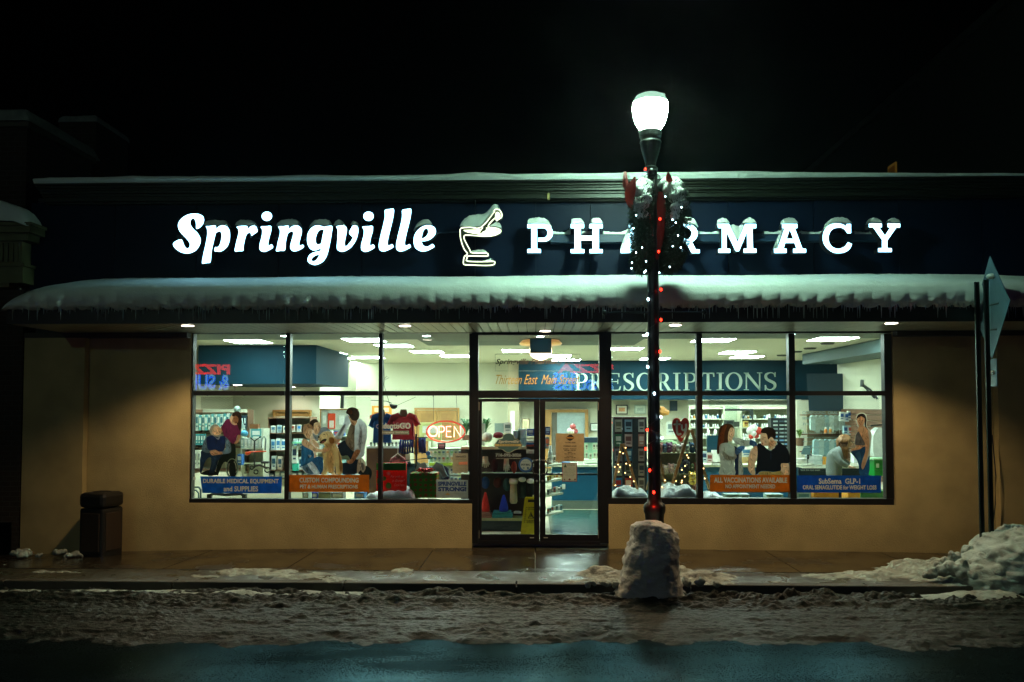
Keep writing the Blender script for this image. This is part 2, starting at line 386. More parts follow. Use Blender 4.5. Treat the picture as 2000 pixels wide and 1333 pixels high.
# ================================================================== BUILDING
bld = thing('pharmacy_building', (0, 11.72, 0), 'single storey tan stucco pharmacy with snow laden canopy and dark blue sign band', 'shop building')
WY = 11.72
def fx(px, Y=WY): return P(px, 800, Y).x
def fz(py, Y=WY): return P(1045, py, Y).z
XL, XR = fx(55), 7.45
k = MB()
zs = fz(985); TOP = 3.066
k.box(fx(165), fx(371), WY, 11.9, -.3, TOP)
k.box(fx(371), fx(922), WY, 11.9, -.3, zs)
k.box(fx(1188), fx(1746), WY, 11.9, -.3, zs)
k.box(fx(1746), fx(1948), WY, 11.9, -.3, TOP)
k.build('stucco_wall', STUCCO, bld)
MB().box(fx(66), XR, WY, 11.95, TOP, 5.05).build('upper_wall', mat('upper_wall_paint', (.02,.025,.03), .8), bld)
for a, b in ((XL, fx(163, 11.6)), (fx(1950, 11.6), XR)):
    MB().box(a, b, 11.60, 11.9, -.3, TOP-.002).build('pier', STUCCO, bld)
for a, b in ((XL, fx(371)), (fx(1746), XR)): MB().box(a, b, 11.58, 11.72, TOP-.075, TOP-.003).build('wall_trim', mat('dark_trim', (.03,.022,.014), .6), bld)
# rest of the shell: roof, side and back walls outside
MB().box(XL, XR, 11.95, 25, 5.0, 5.04).box(XL, XL+.15, 11.95, 25, -.3, 4.99).box(XR-.15, XR, 11.95, 25, -.3, 4.99).box(XL, XR, 24.85, 25, -.3, 4.99).build('outer_shell', mat('shell_block', (.06,.05,.04), .9), bld)
# navy sign band, panels with seams
k = MB(); seams = [XL, -6.1, -4.9, -3.7, -2.5, fx(928), fx(1047), fx(1154), fx(1272), 2.75, 3.95, 5.15, 6.3, XR]
for a, b in zip(seams, seams[1:]): k.box(a+.004, b-.004, 11.685, 11.715, 3.6, fz(391))
k.build('sign_band', NAVY, bld)
COR = mat('cornice_metal', (.014,.020,.013), .45, metal=.3, var=.3)
k = MB(); zc = [fz(391, 11.55), fz(378, 11.5), fz(366, 11.42), fz(352, 11.32)]
x0c, x1c = P(66, 350, 11.3).x, XR
for (z0, z1, y) in ((zc[0], zc[0]+.02, 11.60), (zc[0]+.02, zc[1], 11.53), (zc[1], zc[1]+.03, 11.50), (zc[1]+.03, zc[2], 11.45), (zc[2], zc[2]+.025, 11.42), (zc[2]+.025, zc[3]-.02, 11.37), (zc[3]-.02, zc[3], 11.30)):
    k.box(x0c, x1c, y, 11.72, z0, z1)
k.build('cornice', COR, bld)
k = MB(); k.tube([P(928, 352, 11.45), P(928, 400, 11.6)], .012, 6); k.tube([P(932, 352, 11.4), P(925, 366, 11.4), P(930, 380, 11.45)], .006, 5)
k.build('conduit', IRON, bld)
MB().pbox(1069, 377, 1074, 391, 11.5, .03).build('bracket', pm('9a8a50'), bld)
# canopy
CY0 = 10.37
xa, xb = P(14, 600, CY0).x, 7.25
DKM = mat('canopy_metal', (.008,.009,.008), .45, metal=.2)
k = MB(); k.box(xa, xb, CY0, CY0+.03, TOP, 3.262); k.box(xa, xb, CY0-.012, CY0, TOP, TOP+.03)
k.box(xa, xa+.03, CY0+.03, 11.6, TOP, 3.262); k.box(xb-.03, xb, CY0+.03, 11.6, TOP, 3.262)
k.build('canopy_fascia', DKM, bld)
k = MB(); k.add([(xa,CY0,3.262),(xb,CY0,3.262),(xb,11.69,3.62),(xa,11.69,3.62)], [(0,1,2,3)])
x = xa+.02
while x < xb:
    k.add([(x-.02,CY0-.03,3.25),(x+.02,CY0-.03,3.25),(x+.02,CY0-.03,3.30),(x-.02,CY0-.03,3.30),(x-.02,11.68,3.60),(x+.02,11.68,3.60),(x+.02,11.68,3.65),(x-.02,11.68,3.65)],
          [(0,1,2,3),(0,3,7,4),(1,5,6,2),(3,2,6,7)]); x += .226
k.build('canopy_roof', DKM, bld)
SOF = mat('soffit_boards', (.46,.47,.40), .35, var=.15, vscale=3)
k = MB(); x = xa+.03
while x < xb-.03: k.box(x, min(x+.112, xb-.03), CY0+.03, 11.715, TOP, TOP+.02); x += .1235
k.box(xa+.03, xb-.03, CY0+.03, 11.71, TOP+.022, TOP+.03, 1)
k.build('soffit', [SOF, IRON], bld)

# canopy snow
PRF = np.array(catmull([(10.42,3.262),(10.35,3.258),(10.285,3.29),(10.255,3.36),(10.265,3.45),(10.34,3.54),(10.56,3.625),(11.0,3.73),(11.4,3.82),(11.71,3.875)], 5, False))
def csnow(x0, x1):
    def f(X, T):
        s = T*(len(PRF)-1); i = np.clip(s.astype(int), 0, len(PRF)-2); fr = s-i
        Yp = PRF[i,0]*(1-fr)+PRF[i+1,0]*fr; Zp = PRF[i,1]*(1-fr)+PRF[i+1,1]*fr
        low = np.clip(1-T/.5, 0, 1)
        ph = ((X-(xa+.02)+.113) % .226)/.226-.5; cell = np.floor((X-(xa+.02)+.113)/.226)
        rnd = vnoise(cell*7.3, cell*0+2.5, 5); wdt = .10+.06*rnd
        lob = np.exp(-(ph/wdt)**2)*np.exp(-((T-.0)/.14)**2)
        n = fbm(X*2.2, T*3+X*.3, 5, 12); n2 = fbm(X*11, T*14, 4, 15)
        Yp = Yp-.055*np.cos(np.clip(ph, -.5, .5)*PI)*low**1.3*(.5+rnd)+.02*low+lob*.10-(n-.5)*.07*low+(n2-.5)*.03*np.clip(T*4, 0, 1)*low
        Zp = Zp+lob*(.045+.03*rnd)+(n-.5)*.03*(1-low)*np.clip(1-T, .2, 1)+(n2-.5)*.03*low+(n2-.5)*.014
        Zp = Zp-low*.02*np.abs(np.sin(X*3.1+rnd*9))*(1-lob)+.018*np.sin(X*1.7)*(T > .6)*(T-.6)
        e = np.minimum(X-x0, x1-X); q = np.sqrt(np.clip(1-(1-np.clip(e/.5, 0, 1))**2, 0, 1)); q2 = np.sqrt(np.clip(1-(1-np.clip(e/1.6, 0, 1))**2, 0, 1))
        base = 3.262+(Yp-CY0)*.27
        Zp = base+(Zp-base)*(.0+1*q)*(.62+.38*q2); Yp = CY0+.12*(1-q)+(Yp-CY0)*(1) if False else Yp+(1-q)*.12*low
        return X, Yp, Zp
    return f
cx0, cx1 = P(6, 590, 10.3).x, 7.3
hfield('canopy_snow', cx0, cx1, 0, 1, 1700, 90, csnow(cx0, cx1), SNOWF, kind='stuff', label='thick rounded snow lying along the canopy over the shop windows')
# cornice snow
cpx = [66,100,180,260,380,500,600,720,860,930,1000,1100,1200,1330,1450,1600,1750,1900,2000,2060]
cpy = [349,346,346,343,343,344,341,343,340,336,339,338,337,335,334,336,337,338,339,342]
CT = [P(a, b, 11.32) for a, b in zip(cpx, cpy)]; CTX = np.array([q.x for q in CT]); CTZ = np.array([q.z for q in CT])
def cos_(X, T):
    top = np.interp(X, CTX, CTZ)-zc[3]; n = fbm(X*3, T*2, 4, 90)
    prof = np.clip(T/.22, 0, 1)
    Z = zc[3]+(top*(.92+.16*n))*np.sin(prof*PI/2)**.8; Y = 11.31-.025*np.sin(prof*PI)*(1+n)+np.clip((T-.1), 0, 1)*.6
    return X, Y, Z
hfield('cornice_snow', x0c, XR, 0, 1, 900, 24, cos_, SNOWF, kind='stuff', label='even strip of snow on top of the roof cornice')
# icicles
ICE = mat('ice', (.6,.72,.70), .15, spec=.9, trans=.4)
k = MB(); x = xa+.1
while x < xb-.1:
    L = random.choice([.02,.03,.04,.05,.06,.08,.14]); r = .005+.006*random.random(); yy = CY0-.035-.05*random.random()
    k.lathe([(r, 3.285), (r*.7, 3.285-L*.5), (.0008, 3.285-L*1.3)], x, yy, 5)
    x += random.uniform(.006, .035)
k.build('icicles', ICE, kind='stuff', label='fringe of small icicles hanging from the canopy edge')

# ------------------------------------------------------------------ windows and door
FYY = 11.76
def window(label, xs, ys, name='shop_window'):
    "xs: [outer l, pane l, pane r, pane l, ...outer r]; frame with panes, part of the building"
    k = MB(); o0, o1 = xs[0], xs[-1]; t, h0, h1, g0, g1, b = ys
    k.pbox(o0, t, o1, h0, FYY, .12); k.pbox(o0, g1, o1, b, FYY-.02, .15)
    cols = [(o0, xs[1])]+[(xs[i], xs[i+1]) for i in range(2, len(xs)-2, 2)]+[(xs[-2], o1)]
    for a, c in cols: k.pbox(a, h0, c, g1, FYY, .12)
    for i in range(1, len(xs)-1, 2): k.pbox(xs[i], h1, xs[i+1], g0, FYY+.003, .11)
    fr = k.build(name, FRAME, bld, label=label)
    for i in range(1, len(xs)-1, 2):
        for (a, c) in ((h0, h1), (g0, g1)):
            q = MB(); q.pbox(xs[i], a, xs[i+1], c, 11.797, .005); q.build('pane', PANE, fr)
    return fr
window('left display window of three bays', [370,378,555,567,738,747,916,923], (645,652,764,773,977,986))
window('right display window of three bays', [1187,1194,1363,1371,1544,1552,1732,1746], (645,652,764,773,975,986))
k = MB()
k.pbox(921, 646, 934, 1062, FYY-.015, .14).pbox(1172, 646, 1189, 1062, FYY-.015, .14)
k.pbox(934, 646, 1172, 655, FYY-.012, .13).pbox(934, 763, 1172, 778, FYY-.012, .13).pbox(934, 1058, 1172, 1063, FYY-.03, .2)
df = k.build('door_frame', FRAME, bld)
MB().pbox(934, 655, 1172, 763, 11.797, .005).build('transom_pane', PANE, df)
def leaf(a, g0, g1, b, hx, sgn):
    k = MB(); k.pbox(a, 779, b, 785, FYY-.005, .05).pbox(a, 1045, b, 1057, FYY-.005, .05)
    k.pbox(a, 785, g0, 1045, FYY-.005, .05).pbox(g1, 785, b, 1045, FYY-.005, .05)
    lf = k.build('door', FRAME, bld)
    MB().pbox(g0, 785, g1, 1045, 11.782, .005).build('pane', PANE, lf)
    MB().pbox(g0, 925, g1, 928.5, 11.80, .03).build('push_bar', mat('push_bar', (.06,.06,.06), .3, metal=.8), lf)
    pts = [P(hx, 899, 11.75), P(hx, 899, 11.70), P(hx-sgn*1, 900, 11.69), P(hx-sgn*8, 900, 11.68), P(hx-sgn*11, 904, 11.68), P(hx-sgn*11, 921, 11.68), P(hx-sgn*8, 926, 11.68), P(hx-sgn*1, 926, 11.69), P(hx, 927, 11.75)]
    MB().tube(pts, .011, 8).build('handle', IRON, lf, smooth=True)
    k = MB(); q = P(1054+sgn*5.5, 940, FYY-.01); k.add([], []); k.ball(q, (.017, .008, .017), 12); k.build('lock', mat('dull_metal', (.3,.3,.3), .4, metal=1), lf)
    k = MB(); k.pbox(g0-3 if sgn < 0 else g1-8, 1050, (g0-3 if sgn < 0 else g1-8)+8, 1051.6, FYY-.012, .006); k.build('maker_plate', pm('b8bcae'), lf)
    hx2 = b-4 if sgn < 0 else a+1
    for yy in (786, 1036): MB().pbox(hx2, yy, hx2+1.5, yy+16, FYY-.016, .012).build('hinge', pm('7a766a'), lf)
leaf(934, 941, 1043, 1053.6, 1050, -1) if False else leaf(934, 941, 1043, 1053.6, 1051, 1)
leaf(1054.4, 1065, 1168, 1172, 1058, -1)

# ------------------------------------------------------------------ recessed canopy lamps (warm)
DL = em('warm_lens', 'fff0d8', 9)
def can(px, py, zc_, nm, lab, lens, r=.075, power=60, col='ffd8a4', group=None, cone=132, spot=True):
    Y = 1605*(zc_-2)/(795-py)
    p = P(px, py, Y); p.z = zc_
    t = thing(nm, (p.x, p.y, p.z), lab, 'ceiling light', group)
    k = MB(); k.lathe([(r*1.18, p.z-.006), (r*1.18, p.z+.002)], p.x, p.y, 20); k.build('rim', pm('8a8578', .4), t)
    k = MB(); k.lathe([(r, p.z-.010), (r, p.z-.0065)], p.x, p.y, 20); k.build('lens', lens, t)
    if spot: lamp('SPOT', nm+'_light', (p.x, p.y, p.z-.03), col, power, t, spot_size=math.radians(cone), spot_blend=.55, shadow_soft_size=.06)
    return t
for px, py, lb in ((367,633.5,'warm canopy downlight above the tan wall left of the windows'),(791,635,'warm canopy downlight above the left display window'),(1065,646,'warm canopy downlight over the entrance doors'),
                   (1319,635,'warm canopy downlight right of the street lamp pole'),(1741,632.5,'warm canopy downlight above the tan wall right of the windows')):
    can(px, py, TOP-.002, 'canopy_downlight', lb, DL, group='downlights in the canopy', power=80)

# ================================================================== SIGN LETTERS
LF, LBK = 11.38, 11.53
LED = mat('letter_face', (.8,.93,1), .4, emit=3.4, ecol=(.32,.76,1.0)); RET = mat('letter_return', (.01,.012,.015), .4)
def cv(pts, ox, oy, s, Y=LF): return [XZ(ox+a/s, oy+b/s, Y) for a, b in pts]
s1 = thing('script_sign', P(595, 500, LF), 'glowing white script lettering Springville on the navy band, snow on its letters', 'sign')
s2 = thing('block_sign', P(1395, 492, LF), 'glowing white slab lettering PHARMACY mounted on a bar behind the lamp post', 'sign')
def letter(pts, ox, oy, sc, par, holes=(), smooth=True, name='letter'):
    f = (lambda q: catmull(q, 4)) if smooth else (lambda q: q)
    o = cv(f(pts), ox, oy, sc); hs = [cv(f(h), ox, oy, sc) for h in holes]
    k = MB(); k.prism(o, LF, LBK, 0, hs, side=1); return k.build(name, [LED, RET], par)
S_=[(540,475),(600,450),(655,390),(683,320),(670,240),(610,195),(540,178),(460,178),(360,200),(260,260),(195,340),(178,410),(190,480),(240,560),(320,640),(380,710),(410,770),(400,830),(365,858),(320,835),(285,770),(260,700),(225,680),(150,705),(95,745),(80,780),(110,840),(180,900),(260,940),(350,955),(440,940),(530,890),(590,810),(618,720),(605,640),(560,560),(500,500),(450,445),(420,390),(420,330),(440,285),(475,268),(510,300),(530,370),(532,440)]
p_=[(720,425),(780,422),(905,410),(920,470),(980,425),(1060,408),(1130,430),(1175,490),(1190,570),(1185,690),(1150,800),(1090,870),(1010,915),(940,915),(888,905),(903,830),(940,838),(985,800),(1010,730),(1028,640),(1025,560),(1000,525),(960,530),(915,560),(890,660),(860,780),(830,930),(810,1120),(740,1140),(655,1152),(650,1100),(675,960),(715,790),(745,620),(750,520),(740,460)]
r_=[(1330,430),(1520,418),(1535,480),(1590,430),(1650,412),(1700,430),(1722,480),(1728,530),(1670,570),(1615,608),(1600,565),(1570,548),(1530,570),(1500,620),(1475,720),(1455,820),(1450,900),(1370,908),(1288,912),(1300,810),(1330,680),(1360,560),(1355,480)]
i_=[(280,432),(380,425),(472,418),(482,470),(475,540),(445,640),(425,740),(422,780),(445,800),(490,780),(518,835),(450,885),(380,915),(320,920),(270,895),(252,840),(262,760),(290,650),(308,560),(305,490)]
l_=[(718,112),(800,90),(885,82),(892,150),(880,240),(850,380),(810,540),(775,690),(768,770),(785,800),(830,790),(862,775),(882,832),(800,880),(740,905),(680,915),(620,890),(600,820),(610,720),(650,540),(690,380),(718,230)]
e_=[(1435,720),(1540,705),(1630,660),(1695,590),(1712,520),(1690,450),(1630,415),(1550,405),(1450,430),(1360,500),(1300,590),(1280,680),(1285,770),(1320,850),(1390,900),(1460,915),(1550,900),(1630,860),(1682,825),(1650,772),(1580,810),(1510,822),(1460,790),(1440,750)]
eh=[(1440,665),(1445,590),(1470,510),(1510,470),(1550,475),(1568,520),(1555,580),(1510,635)]
n_=[(238,430),(330,425),(430,412),(445,475),(500,430),(580,408),(650,430),(690,490),(688,570),(665,660),(645,740),(645,790),(670,802),(715,785),(732,832),(660,880),(600,905),(530,912),(480,870),(472,810),(490,720),(520,620),(530,560),(515,525),(470,530),(425,565),(400,640),(380,740),(365,890),(280,902),(195,908),(210,820),(240,680),(270,560),(265,490)]
g_=[(1288,425),(1278,560),(1255,700),(1225,850),(1190,980),(1130,1090),(1050,1150),(960,1180),(870,1160),(815,1110),(812,1050),(850,980),(940,930),(1050,905),(1062,855),(1000,885),(920,895),(850,850),(810,770),(798,670),(815,560),(870,470),(950,415),(1030,408),(1100,428),(1140,435),(1200,422)]
gh1=[(1075,755),(1100,620),(1125,500),(1090,488),(1040,500),(990,570),(965,660),(968,740),(1000,780),(1040,775)]
gh2=[(1035,985),(970,990),(905,1035),(882,1085),(915,1110),(970,1090),(1010,1040)]
v_=[(1370,430),(1440,412),(1520,412),(1565,450),(1572,520),(1550,640),(1530,740),(1535,800),(1560,812),(1620,760),(1690,650),(1650,600),(1620,550),(1650,480),(1690,415),(1740,408),(1785,440),(1798,500),(1785,600),(1740,720),(1660,830),(1570,895),(1480,920),(1400,890),(1380,830),(1390,700),(1395,560),(1390,480)]
letter(S_, 330, 400, 10, s1); letter(p_, 330, 400, 10, s1); letter(r_, 330, 400, 10, s1)
def letter_i(ox):
    it = bpy.data.objects.new('letter', None); COL.objects.link(it); it.parent = s1
    letter(i_, ox, 400, 10, it, name='letter_stem'); letter(ell(397, 228, 100, 90, 10), ox, 400, 10, it, name='letter_dot')
letter_i(481.5+.0); letter(n_, 520, 400, 10, s1); letter(g_, 520, 400, 10, s1, [gh1, gh2]); letter(v_, 520, 400, 10, s1)
letter_i(680); letter(l_, 680, 400, 10, s1); letter([(a+338, b) for a, b in l_], 680, 400, 10, s1); letter(e_, 680, 400, 10, s1, [eh])
M_=[(225,178),(435,178),(605,535),(755,180),(968,180),(968,260),(895,260),(905,660),(972,662),(972,740),(728,740),(728,662),(795,662),(790,335),(630,710),(570,710),(390,335),(390,662),(460,665),(460,740),(232,740),(232,668),(302,662),(300,260),(225,258)]
A_=[(1478,178),(1770,180),(1772,258),(1722,260),(1870,660),(1942,665),(1942,740),(1692,742),(1692,665),(1758,660),(1718,548),(1535,548),(1500,660),(1562,665),(1562,742),(1320,745),(1320,668),(1388,660),(1525,262),(1478,260)]
Ah=[(1625,280),(1695,468),(1560,468)]
C_=[(735,178),(820,180),(820,360),(750,360),(700,290),(640,255),(570,248),(480,270),(410,340),(380,450),(400,550),(460,630),(560,665),(640,650),(710,610),(760,535),(840,572),(790,670),(700,730),(590,748),(470,735),(360,660),(290,560),(270,450),(290,330),(360,230),(460,180),(560,168),(650,185),(732,225)]
Y_=[(1172,172),(1422,172),(1422,243),(1370,245),(1485,410),(1590,245),(1538,243),(1538,172),(1780,172),(1780,247),(1705,248),(1530,500),(1530,652),(1617,655),(1617,726),(1352,726),(1352,653),(1428,650),(1428,490),(1255,245),(1172,243)]
def arc(cx, cyy, rx, ry, a0, a1, n=12): return [(cx+rx*math.cos(math.radians(a0+(a1-a0)*i/n)), cyy+ry*math.sin(math.radians(a0+(a1-a0)*i/n))) for i in range(n+1)]
P_=[(1365,440)]+arc(1655, 594, 160, 154, -90, 90)+[(1557,747),(1557,682)]+arc(1645, 595, 80, 87, 90, -90)+[(1535,508),(1535,880),(1602,882),(1602,947),(1365,947),(1365,882),(1435,880),(1435,508),(1365,508)]
H_=[(783,395),(868,395),(868,420),(848,420),(848,470),(925,470),(925,420),(905,420),(905,395),(990,395),(990,420),(965,420),(965,558),(990,558),(990,582),(905,582),(905,558),(925,558),(925,500),(848,500),(848,558),(870,558),(870,582),(783,582),(783,558),(808,558),(808,420),(783,420)]
R_=[(1437,395)]+arc(1545, 455, 63, 60, -90, 65)+[(1595,558),(1622,560),(1622,582),(1570,582),(1535,515),(1490,515),(1490,558),(1512,560),(1512,582),(1437,582),(1437,558),(1458,558),(1458,420),(1437,420)]
Rh=[(1490,420)]+arc(1540, 454, 30, 34, -90, 90, 8)+[(1490,488)]
letter(P_, 880, 390, 9.09, s2, smooth=False); letter(H_, 880, 320, 3.3333, s2, smooth=False)
letter([(a-2996, b+0) for a, b in A_], 1380, 420, 10, s2, [[(a-2996, b) for a, b in Ah]], smooth=False)
letter(R_, 880, 320, 3.3333, s2, [Rh], smooth=False); letter(M_, 1380, 420, 10, s2, smooth=False); letter(A_, 1380, 420, 10, s2, [Ah], smooth=False)
Cc = [(735,178),(820,180),(820,360),(750,360)]+catmull([(750,360),(700,290),(640,255),(570,248),(480,270),(410,340),(380,450),(400,550),(460,630),(560,665),(640,650),(710,610),(760,535)], 4, False)[1:]+catmull([(840,572),(790,670),(700,730),(590,748),(470,735),(360,660),(290,560),(270,450),(290,330),(360,230),(460,180),(560,168),(650,185),(732,225)], 4, False)
letter(Cc, 1580, 420, 10, s2, smooth=False); letter(Y_, 1580, 420, 10, s2, smooth=False)
k = MB(); k.box(P(1075,1,11.55).x, P(1728,1,11.55).x, 11.55, 11.684, P(1045,474,11.55).z, P(1045,459,11.55).z)
k.build('mounting_bar', mat('navy_bar', (.012,.035,.075), .4), s2)
k = MB(); k.box(P(352,1,11.55).x, P(848,1,11.55).x, 11.55, 11.684, P(1045,462,11.55).z, P(1045,455,11.55).z)
k.tube([P(850,456,11.6), P(905,452,11.6)], .01, 6)
k.build('mounting_bar', mat('navy_bar', (.012,.035,.075), .4), s1)
# mortar and pestle
s3 = thing('mortar_sign', P(935, 515, LF), 'lit mortar and pestle emblem between the two words, heaped with snow', 'sign')
CREAM = em('cream_face', 'ecf2cf', 1.1)
DKF = mat('emblem_dark_face', (.02,.028,.014), .5)
MO = [(540,497),(350,495),(185,512),(172,600),(178,690),(208,800),(250,895),(300,965),(250,1010),(232,1070),(228,1135),(262,1158),(420,1165),(640,1172),(760,1158),(785,1125),(765,1100),(560,1105),(300,1095),(292,1045),(330,1002),(640,1006),(662,978),(640,955),(385,948),(340,890),(262,745),(238,680),(262,632),(420,640),(600,652),(760,640),(870,592),(892,552),(820,512),(665,478),(790,330),(815,378),(850,350),(900,322),(912,262),(870,190),(810,176),(765,200),(768,242)]
k = MB(); k.prism(cv(catmull(MO, 2), 880, 390, 9.09, LF), LF+.004, LBK, 0, side=1); k.build('emblem_body', [DKF, RET], s3)
k = MB()
L, R = ribbon(catmull(MO, 3), 19, closed=True); L.append(L[0]); R.append(R[0])
k.strip(cv(L, 880, 390, 9.09), cv(R, 880, 390, 9.09), LF, LF+.003)
for q in ([(230,545),(300,538),(530,530),(560,500),(640,500),(720,505),(870,555),(840,590),(740,628),(560,640),(515,625),(300,585)],[(800,240),(840,222),(880,262),(878,318),(835,335),(800,350),(790,320)]):
    k.prism(cv(catmull(q, 3), 880, 390, 9.09), LF+.0005, LF+.003)
k.build('emblem_outline', CREAM, s3)
k = MB()
for q in ([(780,230),(640,420),(515,590),(545,600),(575,570),(620,555),(635,520),(625,500),(690,410),(800,265)],[(735,520),(800,540),(850,556),(840,562),(790,548)],[(690,605),(770,598),(775,608),(690,615)]):
    k.prism(cv(q, 880, 390, 9.09), LF-.002, LF+.0004)
k.build('emblem_line', DKF, s3)
# snow caps on the letters
def cap(top, base, Y0, Y1, lab, grp='snow caps on the sign letters', name='snow_mound', n=26):
    "mound whose silhouette is the line top and foot the line base, both in photo pixels"
    T_ = catmull(top, 5, False); tx = [q[0] for q in T_]; x0, x1 = tx[0], tx[-1]
    bx = [q[0] for q in base]; by = [q[1] for q in base]
    U = np.linspace(x0, x1, n); ty = np.interp(U, tx, [q[1] for q in T_]); bb = np.interp(U, bx, by)
    v = []; f = []; mm = 9
    for i, u in enumerate(U):
        a = P(u, ty[i], (Y0+Y1)/2); b = P(u, bb[i], (Y0+Y1)/2); hgt = max(a.z-b.z, 0)
        for j in range(mm):
            t = j/(mm-1); s = 1-abs(2*t-1)**4; nn = .012*(mnoise.noise((u*.2, t*4, 3))) if 0 < j < mm-1 else 0
            v.append((a.x, Y0-.012*s+(Y1-Y0)*t, b.z-.004+(hgt+.004)*max(s, 0)**.5+nn*min(1, hgt*20)))
    for i in range(n-1):
        for j in range(mm-1): q = i*mm+j; f.append((q, q+mm, q+mm+1, q+1))
    MB().add(v, f).build(name, SNOWF, smooth=True, label=lab, cat='snow', group=grp)
LY0, LY1 = 11.385, 11.55
for nm, top, base in (
 ('the letter p of Springville', [(401,441),(404,434),(418,431),(432,432),(442,433),(448,441)], [(401,442),(448,442)]),
 ('the letter r of Springville', [(463,442),(467,433),(480,431),(495,433),(503,442)], [(463,442),(503,442)]),
 ('the letter n of Springville', [(543,443),(547,434),(560,430),(575,430),(585,434),(588,443)], [(543,443),(588,443)]),
 ('the letter g of Springville', [(606,448),(610,438),(620,431),(635,430),(645,433),(648,442)], [(606,449),(618,441),(648,442)]),
 ('the left arm of the letter v of Springville', [(654,442),(657,434),(664,431),(670,434),(674,442)], [(654,442),(674,442)]),
 ('the right tip of the letter v of Springville', [(687,441),(690,434),(694,434),(700,438),(701,443)], [(687,441),(701,443)]),
 ('the final letter e of Springville', [(809,452),(814,441),(822,433),(832,430),(840,432),(845,441)], [(809,453),(816,446),(828,441),(845,442)]),
 ('the letter P of PHARMACY', [(1031,438),(1032,430),(1042,427),(1058,427),(1070,432),(1077,445)], [(1031,439),(1062,439),(1077,446)]),
 ('the left stem of the letter H', [(1115,438),(1116,430),(1125,428),(1135,429),(1141,438)], [(1115,439),(1141,439)]),
 ('the right stem of the letter H', [(1152,438),(1155,430),(1163,427),(1172,429),(1177,438)], [(1152,439),(1177,439)]),
 ('the letter R of PHARMACY', [(1328,439),(1330,428),(1342,425),(1355,430),(1362,445)], [(1328,440),(1350,439),(1362,446)]),
 ('the left peak of the letter M', [(1401,438),(1402,430),(1410,427),(1418,430),(1423,438)], [(1401,438),(1423,438)]),
 ('the right peak of the letter M', [(1448,438),(1455,430),(1462,427),(1470,430),(1475,438)], [(1448,438),(1475,438)]),
 ('the second letter A of PHARMACY', [(1526,438),(1528,430),(1538,427),(1550,429),(1556,438)], [(1526,438),(1556,438)]),
 ('the letter C of PHARMACY', [(1610,448),(1614,436),(1625,428),(1640,426),(1652,429),(1660,437)], [(1610,449),(1622,440),(1637,436),(1660,438)]),
 ('the left arm of the letter Y', [(1694,437),(1697,429),(1706,427),(1714,430),(1719,437)], [(1694,437),(1719,437)]),
 ('the right arm of the letter Y', [(1732,437),(1735,430),(1742,427),(1750,430),(1755,437)], [(1732,437),(1755,437)])):
    cap(top, base, LY0, LY1, 'small snow cap on '+nm)
for nm, x0, x1, hh in (('P and H',1080,1114,1),('the two stems of the H',1136,1160,3),('H and the first A',1178,1228,1),('R and M',1362,1407,1),('M and the second A',1490,1524,1),('the second A and C',1562,1610,.6),('C and Y',1665,1706,.4)):
    top = [(x0,452.5+.3*hh),(x0+(x1-x0)*.3,455-.6*hh),(x0+(x1-x0)*.7,455-.6*hh),(x1,447 if hh == 1 else 452)]
    cap(top, [(x0,459),(x1,459)], 11.54, 11.68, 'snow strip on the mounting bar between '+nm, 'snow strips on the sign mounting bar')
cap([(1421,441),(1430,440),(1440,442),(1450,438)], [(1421,442),(1441,474),(1450,445)], 11.44, 11.55, 'snow wedge filling the notch of the letter M')
cap([(1511,485),(1516,470),(1524,452),(1530,446)], [(1511,487),(1519,486),(1530,450)], 11.44, 11.55, 'snow sliding down the left side of the second letter A')
cap([(1212,485),(1217,470),(1225,450),(1230,445)], [(1212,487),(1218,486),(1230,450)], 11.44, 11.55, 'snow sliding down the left side of the first letter A')
cap([(899,444),(902,436),(913,425),(926,421),(946,419),(957,409),(963,402),(968,401),(975,404),(977,411)], [(899,445),(940,444),(963,418),(968,409),(977,412)], 11.37, 11.56, 'large snow heap on the bowl of the mortar emblem')
cap([(958,441),(966,437),(972,436),(978,440),(980,445)], [(958,443),(968,444),(980,447)], 11.42, 11.56, 'small snow heap at the right lip of the mortar emblem')
cap([(920,493),(930,490),(940,489),(948,491),(952,495)], [(920,494),(952,495)], 11.40, 11.56, 'snow on the upper foot of the mortar emblem')
cap([(943,511),(952,509),(958,506),(963,508),(965,512)], [(943,511),(965,512)], 11.40, 11.56, 'snow on the lower foot of the mortar emblem')

# ================================================================== NEIGHBOURS
nb = thing('brick_building', (-9.6, 11.8, 0), 'tall dark brick building left of the pharmacy with snowy parapet', 'building')
xe = P(52, 300, 11.75).x
zt = P(40, 250, 11.75).z
MB().box(-14, xe, 11.75, 13.5, -.3, zt).box(-14, xe-.3, 13.5, 24, -.3, zt-1.2).build('brick_wall', BRICK, nb)
MB().box(-14, xe+.06, 11.68, 13.55, zt, zt+.09).build('coping', pm('4a4c40'), nb)
PAINT = mat('cream_trim_paint', (.13,.14,.07), .6, var=.2, vscale=4)
k = MB(); xp = P(60, 480, 11.35).x
zz = lambda py: P(30, py, 11.4).z
k.box(-14, xe-.02, 11.45, 11.76, zz(560), zz(520)); 
k.box(xp-1.2, xp-.15, 11.42, 11.75, zz(552), zz(516)); k.box(xp-1.25, xp-.12, 11.40, 11.75, zz(520), zz(514))
k.box(xp-1.15, xp-.2, 11.46, 11.75, zz(514), zz(470)); k.box(xp-1.2, xp-.08, 11.40, 11.75, zz(470), zz(456)); k.box(xp-1.3, xp-.0, 11.33, 11.75, zz(456), zz(443)); k.box(-14, xp+.03, 11.30, 11.75, zz(443), zz(437))
for i in range(7): k.box(xp-.27-i*.075, xp-.235-i*.075, 11.435, 11.46, zz(510), zz(474))
k.build('pilaster', PAINT, nb)
k = MB(); 
k.box(xp-.85, xp-.24, 11.6, 11.75, -.3, zz(562)); k.build('brick_pilaster', BRICK, nb)
